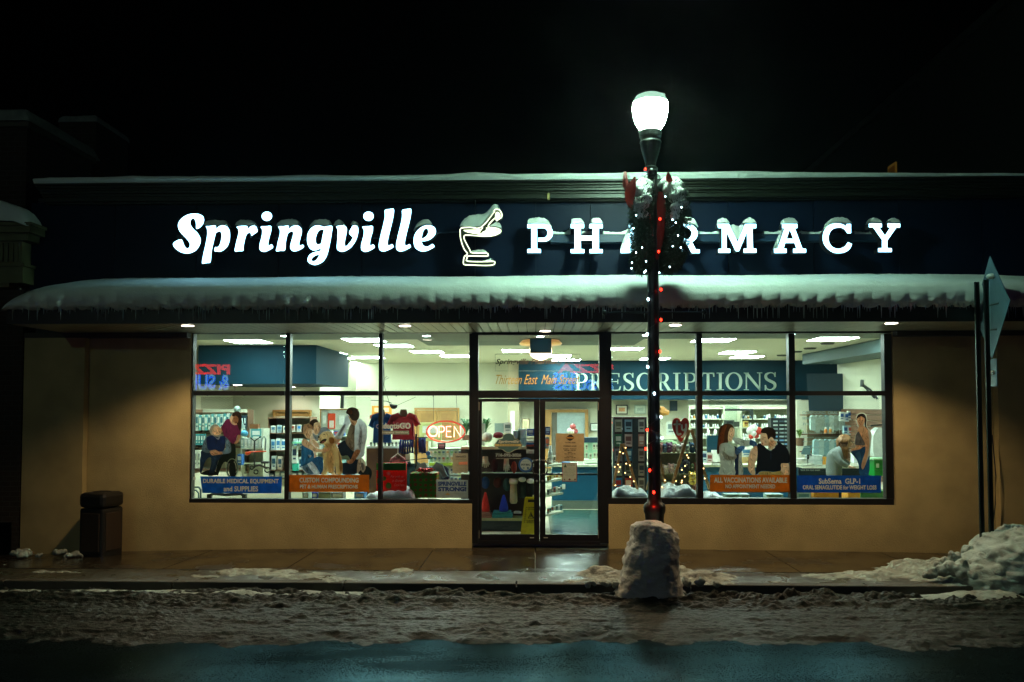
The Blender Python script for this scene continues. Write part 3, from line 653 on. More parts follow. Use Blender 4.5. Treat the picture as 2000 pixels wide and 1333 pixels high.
MB().box(xe-.5, xe+.0, 11.60, 11.75, -.35, .35).build('stone_base', pm('4d5048', .7), nb)
cap([(-60,392),(0,393),(25,400),(48,408),(62,420),(70,438),(72,447)], [(-60,438),(45,438),(72,448)], 11.28, 11.75, 'rounded snow on the cornice of the left brick building', 'snow on the neighbouring roofs', n=40)
def nsnow(name, lab, x0, x1, y0, y1, z, h, sd):
    def f(X, Y):
        e = np.minimum(np.minimum(X-x0, x1-X), np.minimum(Y-y0, y1-Y)); q = np.clip(e/.12, 0, 1)
        return X, Y, z-.03+(h+.03)*np.sqrt(np.clip(1-(1-q)**2, 0, 1))*(.85+.3*fbm(X*1.5, Y*1.5, 4, sd))
    hfield(name, x0, x1, y0, y1, 90, 60, f, DSNOW, label=lab, cat='snow', group='snow on the neighbouring roofs')
nsnow('snow_mound', 'snow along the upper parapet of the left brick building', -14, xe+.1, 11.6, 13.6, zt+.09, .17, 5)
ch = thing('chimney', P(150, 330, 15), 'wide dark chimney with snow on top behind the left brick building', 'chimney')
a, b = P(116, 236, 15.0), P(188, 236, 15.0)
MB().box(a.x, b.x, 15.0, 16.2, 4.5, a.z).build('chimney_stack', BRICK, ch)
nsnow('snow_mound', 'faint snow on top of the chimney at the far left', a.x-.02, b.x+.02, 14.98, 16.25, a.z, .12, 8)
rb = thing('tall_building', (9, 18, 0), 'tall dark windowed brick building rising behind the right end of the roof', 'building')
XRW = 7.50
MB().box(XRW, 16, 12.6, 24.5, -.3, 8.35).build('brick_wall', brick_mat('green_grey_brick', (.012,.014,.012), (.009,.011,.009), (.016,.017,.015)), rb)
MB().box(XRW-.08, 16, 12.5, 24.6, 8.35, 8.5).build('coping', pm('2a2f2a'), rb)
k = MB()
yc, w0, w1 = 17.25, P(1744, 338, 17.2).z-.55, P(1744, 320, 17.2).z
k.box(XRW-.03, XRW+.02, yc-.19, yc+.19, w0, w1); fr = k.build('window', mat('lit_frame', 'b8923a', .5, emit=.03, ecol='d0a040'), rb)
MB().box(XRW-.034, XRW-.031, yc-.15, yc+.15, w0+.05, w1-.06).build('pane', mat('dim_warm_room', '8a5c14', .5, emit=.012, ecol='c08020'), fr)
# ================================================================== STREET LAMP
LY = 9.7; U = LY/1605
lb_ = P(1277, 900, LY); LX = P(1276, 640, LY).x
zl = lambda py: P(1272, py, LY).z
sl = thing('street_lamp', (LX, LY, 0), 'tall black street lamp with glowing white acorn globe in front of the shop', 'street lamp')
k = MB()
pr = [(.17,0),(.17,.06),(.13,.12),(.115,.55),(.108,zl(1012)),(.112,zl(1010)),(.115,zl(1004)),(.128,zl(1000)),(.130,zl(990)),(.118,zl(985)),(.088,zl(981)),(.075,zl(972)),(.071,zl(900)),(.067,zl(640)),(.063,zl(420)),(.060,zl(335))]
k.lathe(pr, LX, LY, 20); k.build('pole', IRON, sl, smooth=True)
k = MB()
for i in range(12):
    a = 2*PI*i/12; k.tube([(LX+.069*math.cos(a), LY+.069*math.sin(a), zl(960)), (LX+.058*math.cos(a), LY+.058*math.sin(a), zl(345))], .006, 5)
k.build('pole_fluting', IRON, sl)
k = MB(); k.lathe([(.06,zl(336)),(.085,zl(333)),(.085,zl(329)),(.062,zl(326)),(.066,zl(318)),(.098,zl(300)),(.118,zl(288)),(.122,zl(281)),(.128,zl(279)),(.120,zl(276)),(.112,zl(272)),(.130,zl(268)),(.133,zl(258)),(.120,zl(255)),(.10,zl(254.5))], LX-.02, LY, 24)
k.build('fitter', IRON, sl)
GL = mat('globe_glow', 'f4fff8', .3, emit=115, ecol=(.60,1.0,.74))
# the refractor of such a lamp throws most of its light downwards
_n, _l = GL.node_tree.nodes, GL.node_tree.links; _g = _n.new('ShaderNodeNewGeometry'); _s = _n.new('ShaderNodeSeparateXYZ'); _r = _n.new('ShaderNodeMapRange')
_r.interpolation_type = 'SMOOTHSTEP'; _r.inputs[1].default_value = .10; _r.inputs[2].default_value = -.62; _r.inputs[3].default_value = 16; _r.inputs[4].default_value = 150
_l.new(_g.outputs['Incoming'], _s.inputs[0]); _l.new(_s.outputs[2], _r.inputs[0]); _l.new(_r.outputs[0], _n['Principled BSDF'].inputs['Emission Strength'])
k = MB(); k.lathe([(.10,zl(255)),(.135,zl(251)),(.165,zl(243)),(.190,zl(232)),(.206,zl(220)),(.211,zl(211)),(.205,zl(203)),(.19,zl(198.5)),(.10,zl(197)),(.0,zl(197))], LX-.02, LY, 32, cap=False); k.build('globe', GL, sl, smooth=True)
k = MB(); k.lathe([(.204,zl(202.5)),(.197,zl(197)),(.172,zl(190)),(.13,zl(186.5)),(.07,zl(185)),(.0,zl(185))], LX-.02, LY, 32, cap=False); k.build('globe_cap', mat('frosted_cap', (.35,.5,.42), .35, emit=.42, ecol=(.5,.85,.65)), sl, smooth=True)
k = MB(); k.ball((LX+.10, LY-.02, zl(187)), (.06,.05,.02), 10); k.ball((LX+.05, LY-.03, zl(186)), (.03,.03,.012), 8); k.build('snow_mound', SNOWF, smooth=True, label='tiny bit of snow on top of the street lamp globe', cat='snow')
k = MB(); k.tube([P(1182, 611, LY-.02), P(1375, 610, LY-.02)], .009, 8); k.ball(P(1181, 611, LY-.02), .03, 10); k.ball(P(1376, 610, LY-.02), .03, 10); k.build('banner_arm', mat('arm_metal', (.02,.03,.03), .3, metal=.5), sl, smooth=True)
k = MB(); k.ball(P(1272, 336, LY-.1), (.04,.04,.045), 10); k.pbox(1266, 340, 1279, 346, LY-.13, .06); k.build('clamp', IRON, sl)
k = MB(); k.tube([P(1260,352,LY-.07),P(1259,345,LY-.08),P(1263,341,LY-.08),P(1268,343,LY-.08)], .004, 5); k.build('wire_loop', IRON, sl); k = MB(); k.tube([P(1289,352,LY-.07),P(1289,345,LY-.08),P(1285,341,LY-.08),P(1279,342,LY-.08)], .004, 5); k.build('wire_loop', IRON, sl)

# ------------------------------------------------------------------ wreaths
PINE = mat('pine_green', (.018,.065,.030), .6, var=.5, vscale=30)
WB = em('white_bulb', 'c8f4ff', 9); RB = em('red_bulb', 'ff2010', 7); YB = em('warm_bulb', 'ffc878', 4.5)
REDC = mat('red_ribbon', (.22,.012,.008), .5, trans=.25, var=.3, vscale=10)
def wreath(cx, cyp, lab, ang, sd):
    c = P(cx, cyp, LY); rnd = random.Random(sd); RZ, RH, TB = .42, .34, .125
    u = Vector((math.sin(ang), math.cos(ang), 0)); nrm = Vector((math.cos(ang), -math.sin(ang), 0))
    t = thing('wreath', (c.x, c.y, c.z-RZ-TB), lab, 'wreath', 'snowy wreaths on the street lamp')
    def ring(a, rr=1): return c+u*(RH*rr*math.cos(a))+Vector((0,0,1))*(RZ*rr*math.sin(a))
    k = MB(); k.tube([ring(2*PI*i/36) for i in range(36)], TB*.62, 8, closed=True)
    for i in range(9500):
        a = rnd.random()*2*PI; b = rnd.random()*2*PI; d0 = u*math.cos(a)+Vector((0,0,1))*math.sin(a)
        dr = d0*math.cos(b)+nrm*math.sin(b); rr = TB*(.45+.6*rnd.random()); p = ring(a)+dr*rr
        tan = (u*-math.sin(a)+Vector((0,0,1))*math.cos(a))*rnd.uniform(-1, 1)
        q = (dr*1.1+tan+Vector((rnd.gauss(0,.35), rnd.gauss(0,.35), rnd.gauss(0,.35)-.1))).normalized(); L = rnd.uniform(.03,.065); s = q.cross(Vector((rnd.random(), rnd.random(), rnd.random()))).normalized()*.0045
        k.add([p-s, p+s, p+q*L], [(0,1,2)])
    k.build('pine_foliage', PINE, t)
    return t, ring, c, u, nrm
wl = wreath(1254, 446, 'left snowy wreath with white bulbs beside the street lamp pole', .16, 1)
wr = wreath(1308, 444, 'right snowy wreath with white bulbs and red ribbon beside the street lamp pole', -.14, 2)
def clump(t, ring, rnd, a0, a1, lab):
    "lumpy snow lying over the upper arc of a wreath"
    k = MB()
    for i in range(34):
        a = a0+(a1-a0)*i/33; p = ring(a, 1.07); s = math.sin(PI*i/33)**.4
        k.ball((p.x+rnd.uniform(-.035,.035), p.y, p.z+.02+rnd.uniform(-.02,.03)), (.10*s+.02, .10*s+.02, .075*s+.02), 12)
    for i in range(9):
        a = a0+(a1-a0)*rnd.random(); p = ring(a, .97); k.ball((p.x+rnd.uniform(-.08,.08), p.y-.06, p.z-rnd.uniform(.0,.12)), (rnd.uniform(.03,.05), .04, rnd.uniform(.03,.07)), 10)
    o = k.build('snow_mound', SNOW, label=lab, cat='snow')
    r = o.modifiers.new('merge', 'REMESH'); r.mode = 'VOXEL'; r.voxel_size = .012; r.use_smooth_shade = True
    tx = bpy.data.textures.new('lump', 'CLOUDS'); tx.noise_scale = .06; d = o.modifiers.new('lumps', 'DISPLACE'); d.texture = tx; d.strength = .02
clump(wl[0], wl[1], random.Random(4), PI*.02, PI*.98, 'thick snow draped over the left wreath')
clump(wr[0], wr[1], random.Random(5), PI*.02, PI*.98, 'thick snow draped over the right wreath')
def sheet(rows, name, par, m=REDC):
    "ribbon from rows of (px, py, width px, dY) down its length"
    v = []; f = []
    rows = catmull(rows, 4, False)
    for px, py, wpx, dy in rows:
        a = P(px-wpx/2, py, LY+dy); b = P(px+wpx/2, py, LY+dy+.05); mid = (a+b)/2+Vector((0, -.02, 0)); v += [a, mid, b]
    for i in range(len(rows)-1):
        for j in range(2): q = i*3+j; f.append((q, q+1, q+4, q+3))
    return MB().add(v, f).build(name, m, par, smooth=True)
sheet([(1221,336,6,-.2),(1221,350,10,-.25),(1223,366,12,-.25),(1228,380,6,-.2)], 'ribbon_bow', wl[0])
sheet([(1240,346,4,-.35),(1232,368,20,-.4),(1230,392,17,-.4),(1236,412,4,-.3)], 'ribbon_loop', wl[0])
sheet([(1268,412,2,-.3),(1272,440,6,-.3),(1275,462,3,-.3)], 'ribbon_tail', wl[0])
sheet([(1305,337,3,-.3),(1307,350,13,-.3),(1313,364,5,-.25)], 'ribbon_bow', wr[0])
sheet([(1290,375,9,-.28),(1292,400,18,-.3),(1292,430,15,-.3),(1290,455,15,-.3),(1289,478,10,-.3),(1284,502,7,-.3),(1286,508,1,-.3)], 'ribbon_tail', wr[0])
def bulbs(t, pts, m, Y, r, nm='bulb'):
    for px, py in pts:
        c = P(px, py, Y); k = MB(); k.ball(c, (r, r, r*1.3), 8); k.build(nm, m, t, smooth=True)
Z5 = lambda L_: [(1210+a/5.554, 320+b/5.554) for a, b in L_]
bulbs(wl[0], Z5([(180,560),(245,912),(180,965),(135,1075),(130,1135),(288,1060),(270,1180),(284,1162),(150,700)]), WB, LY-.5, .0068, 'white_bulb')
bulbs(wr[0], Z5([(497,357),(575,608),(610,640),(545,1122),(432,1183),(578,895),(635,780),(665,910),(672,475)]), WB, LY-.5, .0068, 'white_bulb')
bulbs(wr[0], Z5([(440,600),(425,955)]), RB, LY-.42, .012, 'red_bulb')
bulbs(wl[0], Z5([(350,267),(280,60)]), RB, LY-.1, .012, 'red_bulb')
st = thing('light_string', (LX, LY-.1, .9), 'string of red and white bulbs wound down the street lamp pole', 'light string')
sw = [(1266,585),(1264,653),(1265,717),(1278,769),(1291,815),(1293,856)]; sr = [(1291,566),(1291,625),(1289,687),(1264,840),(1261,877),(1269,919),(1277,962)]
k = MB(); allp = sorted(sw+sr, key=lambda q: q[1]); path = [P(a, b-4, LY-.085) for a, b in catmull(allp, 4, False)]
k.tube(path, .004, 5); k.build('wire', IRON, st)
for L_, m, nm in ((sw, WB, 'white_bulb'), (sr, RB, 'red_bulb')):
    for px, py in L_:
        c = P(px, py, LY-.10); k = MB(); k.lathe([(.004, c.z-.018), (.012, c.z-.008), (.0135, c.z+.002), (.010, c.z+.012), (.006, c.z+.016)], c.x, c.y, 10); b = k.build(nm, m, st, smooth=True)
        k = MB(); k.lathe([(.006, c.z+.016), (.006, c.z+.028)], c.x, c.y, 8); k.build('socket', IRON, b)
for px, py, c in ((1276,1000,'ff2a18'),):
    lamp('POINT', 'red_bulb_light', P(px, 985, LY-.17), c, .5, st, shadow_soft_size=.02)

# ================================================================== SNOW HEAPS
def rock(name, lab, prof, Yc, depth, sd, amp=.03, m=DSNOW):
    "heap from its silhouette: prof rows (py, px left, px right)"
    v = []; f = []; seg = 96; rows = catmull([(a, b, c) for a, b, c in prof], 7, False); n = len(rows)
    for i, (py, xl, xr) in enumerate(rows):
        a, b = P(xl, py, Yc), P(xr, py, Yc); cx, rx, z = (a.x+b.x)/2, max((b.x-a.x)/2, .001), a.z
        for j in range(seg):
            t = 2*PI*j/seg; c, s = math.cos(t), math.sin(t); e = .8
            ux, uy = math.copysign(abs(c)**e, c), math.copysign(abs(s)**e, s)
            p = Vector((cx+rx*ux, Yc+min(depth, rx*1.05)*uy, z)); d = Vector((ux, uy, .3)).normalized()
            q = mnoise.fractal(p*4.2+Vector((sd,0,0)), .9, 2, 6); q2 = mnoise.turbulence(p*13+Vector((0,sd,0)), 4, False)
            v.append(p+d*(q*amp+(q2-.5)*amp*.55))
    for i in range(n-1):
        for j in range(seg): a = i*seg+j; b = i*seg+(j+1) % seg; f.append((a, b, b+seg, a+seg))
    v.append(P((rows[0][1]+rows[0][2])/2, rows[0][0]-1, Yc)); f += [(len(v)-1, (j+1) % seg, j) for j in range(seg)]
    return MB().add(v, f).build(name, m, smooth=True, label=lab, cat='snow heap')
rock('snow_heap', 'tall rounded block of snow packed against the foot of the lamp post',
     [(1017,1262,1284),(1022,1244,1298),(1030,1235,1312),(1042,1233,1322),(1052,1231,1326),(1062,1227,1326),(1072,1222,1326),(1090,1219,1326),(1105,1216,1326),(1120,1213,1326),(1132,1211,1329),(1146,1206,1334),(1160,1194,1346),(1168,1186,1354)], 9.28, .33, 3.3, .034, SNOW)
rock('snow_heap', 'large ploughed snow pile around the sign posts at the right kerb',
     [(1026,1975,2010),(1034,1955,2040),(1045,1938,2070),(1060,1920,2110),(1078,1900,2150),(1095,1880,2180),(1108,1862,2200),(1120,1850,2210),(1134,1835,2230),(1150,1825,2240)], 9.75, .62, 8.1, .065)
def lumpset(lab, spots, name='snow_lumps'):
    k = MB(); rnd = random.Random(len(lab))
    for px, py, r, Y in spots:
        c = P(px, py, Y)
        for i in range(7): k.ball((c.x+rnd.gauss(0, r*.5), c.y+rnd.gauss(0, r*.4), c.z+rnd.uniform(-.3, .5)*r), r*rnd.uniform(.35, .6), 10)
    o = k.build(name, DSNOW, label=lab, cat='snow lumps', kind='stuff'); r = o.modifiers.new('merge', 'REMESH'); r.mode = 'VOXEL'; r.voxel_size = .012; r.use_smooth_shade = True
    tx = bpy.data.textures.new('lump', 'CLOUDS'); tx.noise_scale = .05; d = o.modifiers.new('lumps', 'DISPLACE'); d.texture = tx; d.strength = .03
lumpset('crumbled snow lumps on the pavement left of the litter bin', [(28,1083,.07,11.0),(46,1081,.10,11.0),(75,1086,.04,11),(114,1082,.07,11.1),(128,1087,.04,11.1),(143,1084,.08,11.1),(155,1087,.04,11.1)])
lumpset('broken snow lumps spilling from the ploughed pile at the right kerb', [(1860,1092,.09,9.75),(1868,1108,.12,9.6),(1893,1078,.09,9.9),(1850,1112,.10,9.6),(1835,1120,.08,9.6),(1882,1120,.13,9.5),(1910,1125,.15,9.5),(1950,1126,.16,9.5),(1990,1128,.16,9.5),(1810,1124,.07,9.6),(1925,1100,.13,9.6),(1960,1090,.14,9.6)])
lumpset('snow crumbs at the foot of the packed block by the lamp', [(1180,1140,.06,9.3),(1205,1146,.07,9.25),(1345,1142,.08,9.28),(1370,1140,.07,9.3),(1400,1142,.05,9.3),(1150,1142,.05,9.3)])

# ================================================================== LITTER BIN
bx = P(197, 1000, 11.3).x; BY = 11.32; bz = -.075; ra = math.radians(-14)
tb = thing('litter_bin', (bx, BY, bz), 'square dark litter bin with brown panels and domed lid at the left wall', 'litter bin')
PLD = mat('bin_plastic', (.007,.007,.007), .45); PAN = mat('bin_panel', (.03,.017,.008), .6, var=.3, vscale=20)
W2 = .195
k = MB(); k.box(bx-W2, bx+W2, BY-W2, BY+W2, bz, bz+.68); k.rotz(ra, (bx, BY)); k.build('body', PLD, tb, bevel=.03)
for i in range(4):
    k = MB(); k.box(bx-W2+.05, bx+W2-.05, BY-W2-.012, BY-W2+.01, bz+.10, bz+.62); k.rotz(ra+i*PI/2, (bx, BY)); k.build('panel', PAN, tb, bevel=.008)
k = MB(); k.box(bx-W2-.012, bx+W2+.012, BY-W2-.012, BY+W2+.012, bz+.685, bz+.895); k.rotz(ra, (bx, BY)); 
k.build('lid', PLD, tb, bevel=.055)
k = MB(); k.lathe([(.12,bz+.896),(.12,bz+.900)], bx, BY, 20); k.build('lid_opening', mat('bin_inside', (.001,.001,.001), .9), tb)

# ================================================================== ROAD SIGN (seen from behind)
SPY = 9.95
GALV = mat('galvanised_post', (.025,.045,.04), .45, metal=.5); ALU = mat('sign_back_aluminium', (.08,.17,.21), .5, metal=.2, var=.3, vscale=4)
sg = thing('road_sign', P(1924, 1045, SPY), 'diamond road sign seen from behind on two perforated steel posts at right', 'road sign')
for px0, px1, pt, dy in ((1909,1919,551,0),(1927,1937,547,-.1)):
    k = MB(); a, b = P(px0, pt, SPY+dy), P(px1, 1075, SPY+dy); w_ = b.x-a.x
    xa_ = P(px0, 800, SPY+dy).x+.0; 
    k.box(xa_, xa_+.012, SPY+dy-.008, SPY+dy+.018, -.1, a.z).box(xa_+.040, xa_+.052, SPY+dy-.008, SPY+dy+.018, -.1, a.z).box(xa_+.012, xa_+.04, SPY+dy+.010, SPY+dy+.018, -.1, a.z)
    z = .3
    while z < a.z-.05: k.box(xa_-.003, xa_-.0005, SPY+dy-.006, SPY+dy+.012, z, z+.014, 1); z += .05
    k.build('post', [GALV, IRON], sg)
def signplate(cx, cyp, hu, hz, ang, Y, name, diamond):
    c = P(cx, cyp, Y); u = Vector((math.cos(ang), math.sin(ang), 0)); n = Vector((-math.sin(ang), math.cos(ang), 0))*.004; zz_ = Vector((0,0,1))
    if diamond: q = [c-zz_*hz, c+u*hu, c+zz_*hz, c-u*hu]
    else: q = [c-u*hu-zz_*hz, c+u*hu-zz_*hz, c+u*hu+zz_*hz, c-u*hu+zz_*hz]
    MB().add([p-n for p in q]+[p+n for p in q], [(0,1,2,3),(7,6,5,4),(0,4,5,1),(1,5,6,2),(2,6,7,3),(3,7,4,0)]).build(name, ALU, sg)
    return c, u, n
A45 = math.radians(79)
c, u, n = signplate(1936, 601, .62, .625, A45, SPY+.06, 'sign_plate', True)
for dz, hw in ((.34,.16),(.02,.26),(-.28,.17)):
    k = MB(); a = c-u*hw*.9+Vector((0,-.03,dz)); b = c+u*hw+Vector((0,-.03,dz+.02)); k.tube([a, b], .016, 6); k.build('bracket', GALV, sg)
k = MB(); k.tube([c+u*.1+Vector((0,-.035,-.55)), c+u*.1+Vector((0,-.035,.40))], .018, 6); k.build('stiffener', GALV, sg)
c, u, n = signplate(1936, 729, .20, .165, A45, SPY+.06, 'small_plate', False)
k = MB(); k.tube([c-u*.05+Vector((0,-.05,0)), c+u*.14+Vector((0,-.05,.0))], .022, 8); k.build('bracket', GALV, sg)
k = MB(); k.ball(P(1936, 540, SPY-.02), (.06,.05,.035), 10); k.build('snow_mound', SNOWF, smooth=True, label='bit of snow on the upper bracket of the road sign', cat='snow')
k = MB(); k.ball(P(1942, 728, SPY-.03), (.05,.05,.03), 10); k.build('snow_mound', SNOWF, smooth=True, label='bit of snow on the small plate below the road sign', cat='snow')
MB().tube([P(1938, 850, 11.55), P(1945, 930, 11.52), P(1944, 985, 11.52), P(1938, 1040, 11.55)], .008, 5).build('cable', IRON, label='thin dark cable hanging on the right pier of the shop wall', cat='cable')

# ================================================================== ACROSS THE STREET (seen only as reflections in the windows)
OY = -4.0; VY = 23.6-OY
ob = thing('pizza_shop', (-3, OY-1, 0), 'dark shop across the street whose neon signs reflect in the pharmacy windows', 'shop building')
MB().box(-16, 14, OY-6, OY-.05, -.3, 6.5).build('brick_wall', BRICK, ob)
MB().box(-60, 60, OY-6, OY+1.6, -.3, -.02).build('far_pavement', CONC, kind='structure', label='pavement on the near side of the street behind the viewer')
NR = em('red_neon', 'ff2a14', 3.0); NB = em('blue_neon', '1458ff', 4.5); NBL = em('pale_blue_neon', '9adcff', 2.0)
def neon(px0, px1, rows, lab):
    xs = [P(px0, 740, VY).x, P(px1, 740, VY).x]; t = thing('neon_sign', ((xs[0]+xs[1])/2, OY, P(1000, 765, VY).z), lab, 'neon sign', 'neon signs across the street')
    for txt, a, b, pt, pb, m, m2, nm in rows:
        x0, x1 = P(a, 740, VY).x, P(b, 740, VY).x; z0, z1 = P(1000, pb, VY).z, P(1000, pt, VY).z
        k = MB(); k.text(txt, -x1, -x0, z0, z1, OY, bold=.045); k.xform(lambda q: Vector((-q.x, q.y, q.z)))
        if m2: k2 = MB(); k2.text(txt, -x1, -x0, z0, z1, OY+.01, bold=.0); k2.xform(lambda q: Vector((-q.x, q.y, q.z)))
        o = k.build(nm, m, t)
        if m2: k2.build('neon_tube', m2, o)
neon(350, 448, [('PIZZA', 350, 449, 711, 731, NR, None, 'red_word'), ('& SUBS', 355, 448, 731, 762, NB, NBL, 'blue_word')], 'red and blue neon sign for pizza, reflected in the far left pane')
neon(1080, 1200, [('PIZZA', 1088, 1212, 712, 729, NR, None, 'red_word'), ('SUBS', 1080, 1130, 728, 744, NB, NBL, 'blue_word'), ('& SUBS', 1080, 1200, 742, 763, NB, NBL, 'lower_blue_word')], 'red and blue neon sign for pizza, reflected above the doors')

fl = thing('far_street_lamp', (-8.5, -3.3, -.02), 'matching street lamp on the opposite pavement, out of view behind the left of the camera', 'street lamp')
FGL = mat('far_globe_glow', 'f4fff8', .3, emit=55, ecol=(.60,1.0,.68))
for ch in list(sl.children):
    if ch.name.split('.')[0] in ('pole', 'pole_fluting', 'fitter', 'globe', 'globe_cap'):
        c = ch.copy(); c.parent = fl; COL.objects.link(c)
        if ch.name == 'globe': c.data = ch.data.copy(); c.data.materials[0] = FGL
# ================================================================== INTERIOR SHELL
FZ = .04; CZ = 3.10
FLOORM = mat('shop_floor', (.42,.38,.27), .35, var=.15, vscale=3)
CARPET = mat('green_mat', (.02,.07,.06), .25, var=.2, vscale=6)
DBLUE = mat('dark_teal_panel', (.006,.028,.05), .5)
BRM = mat('bulkhead_grey', (.13,.155,.13), .8)
k = MB(); k.box(XL+.16, XR-.16, 11.9, 24.8, FZ-.04, FZ); k.build('inner_floor', FLOORM, bld)
k = MB(); a, b, c, d = P(1062,1030,13.0).x, P(1185,1030,13).x, 12.5, 15.6
k.box(a+.1, b+.6, c, 15.7, FZ+.002, FZ+.008); k.build('floor_mat', CARPET, bld)
MB().box(XL+.16, XR-.16, 11.9, 24.8, CZ, CZ+.02).build('inner_ceiling', CEILM, bld)
MB().box(XL+.16, XR-.16, 11.9, 13.2, CZ-.012, CZ-.002).box(-1.9, 1.75, 13.2, 14.55, CZ-.012, CZ-.002).build('window_soffit', BRM, bld)
def wl_(x0, x1, y0, y1, z0=FZ, z1=CZ-.003, m=WALLP, nm='inner_wall'): return MB().box(x0, x1, y0, y1, z0, z1).build(nm, m, bld)
pX = lambda px, Y: P(px, 795, Y).x
wl_(-6.45, -6.3, 11.95, 17); wl_(-6.3, pX(624,17), 17, 17.1)
wl_(pX(624,17)-.1, pX(624,17), 17.1, 23); wl_(-5.9, pX(668,23)+.6, 23, 23.1)
wl_(pX(672,20.5), pX(1012,20.5), 20.5, 20.6); wl_(pX(672,20.5), pX(672,20.5)+.1, 20.6, 23)
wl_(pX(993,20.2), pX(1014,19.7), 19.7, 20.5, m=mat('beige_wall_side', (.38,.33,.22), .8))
wl_(pX(1012,20.5), pX(1345,20.5), 20.52, 20.62, z1=2.4)
wl_(6.3, 6.4, 11.95, 17.2); wl_(6.3, XR-.2, 17.2, 17.3)
wl_(pX(1346,20.5), XR-.2, 22.6, 22.7)
wl_(pX(1556,19), pX(1590,19), 19.0, 19.1, z1=2.15)
# blue bulkheads
MB().box(pX(386,14.5), pX(617,14.5), 14.5, 17.0, fz(1)*0+P(600,750,14.5).z, CZ-.003).build('blue_bulkhead', TEALP, bld)
k = MB(); k.box(pX(1013,19.6), 6.28+1, 19.6, 20.5, P(1300,780.5,19.6).z, CZ-.003); pb = k.build('blue_fascia', TEALP, bld)
MB().box(5.55, 6.3, 12.0, 17.2, 2.88, CZ-.013).build('side_bulkhead', mat('side_bulkhead_paint', (.04,.075,.08), .6), bld)
k = MB(); k.add([P(1575,730,17),P(1655,730,17),P(1655,803,17),P(1580,803,17)]+[P(1575,730,17.6),P(1655,730,17.6),P(1655,803,17.6),P(1580,803,17.6)], [(0,1,2,3),(7,6,5,4),(0,4,5,1),(1,5,6,2),(2,6,7,3),(3,7,4,0)])
k.build('hanging_panel', DBLUE, bld)
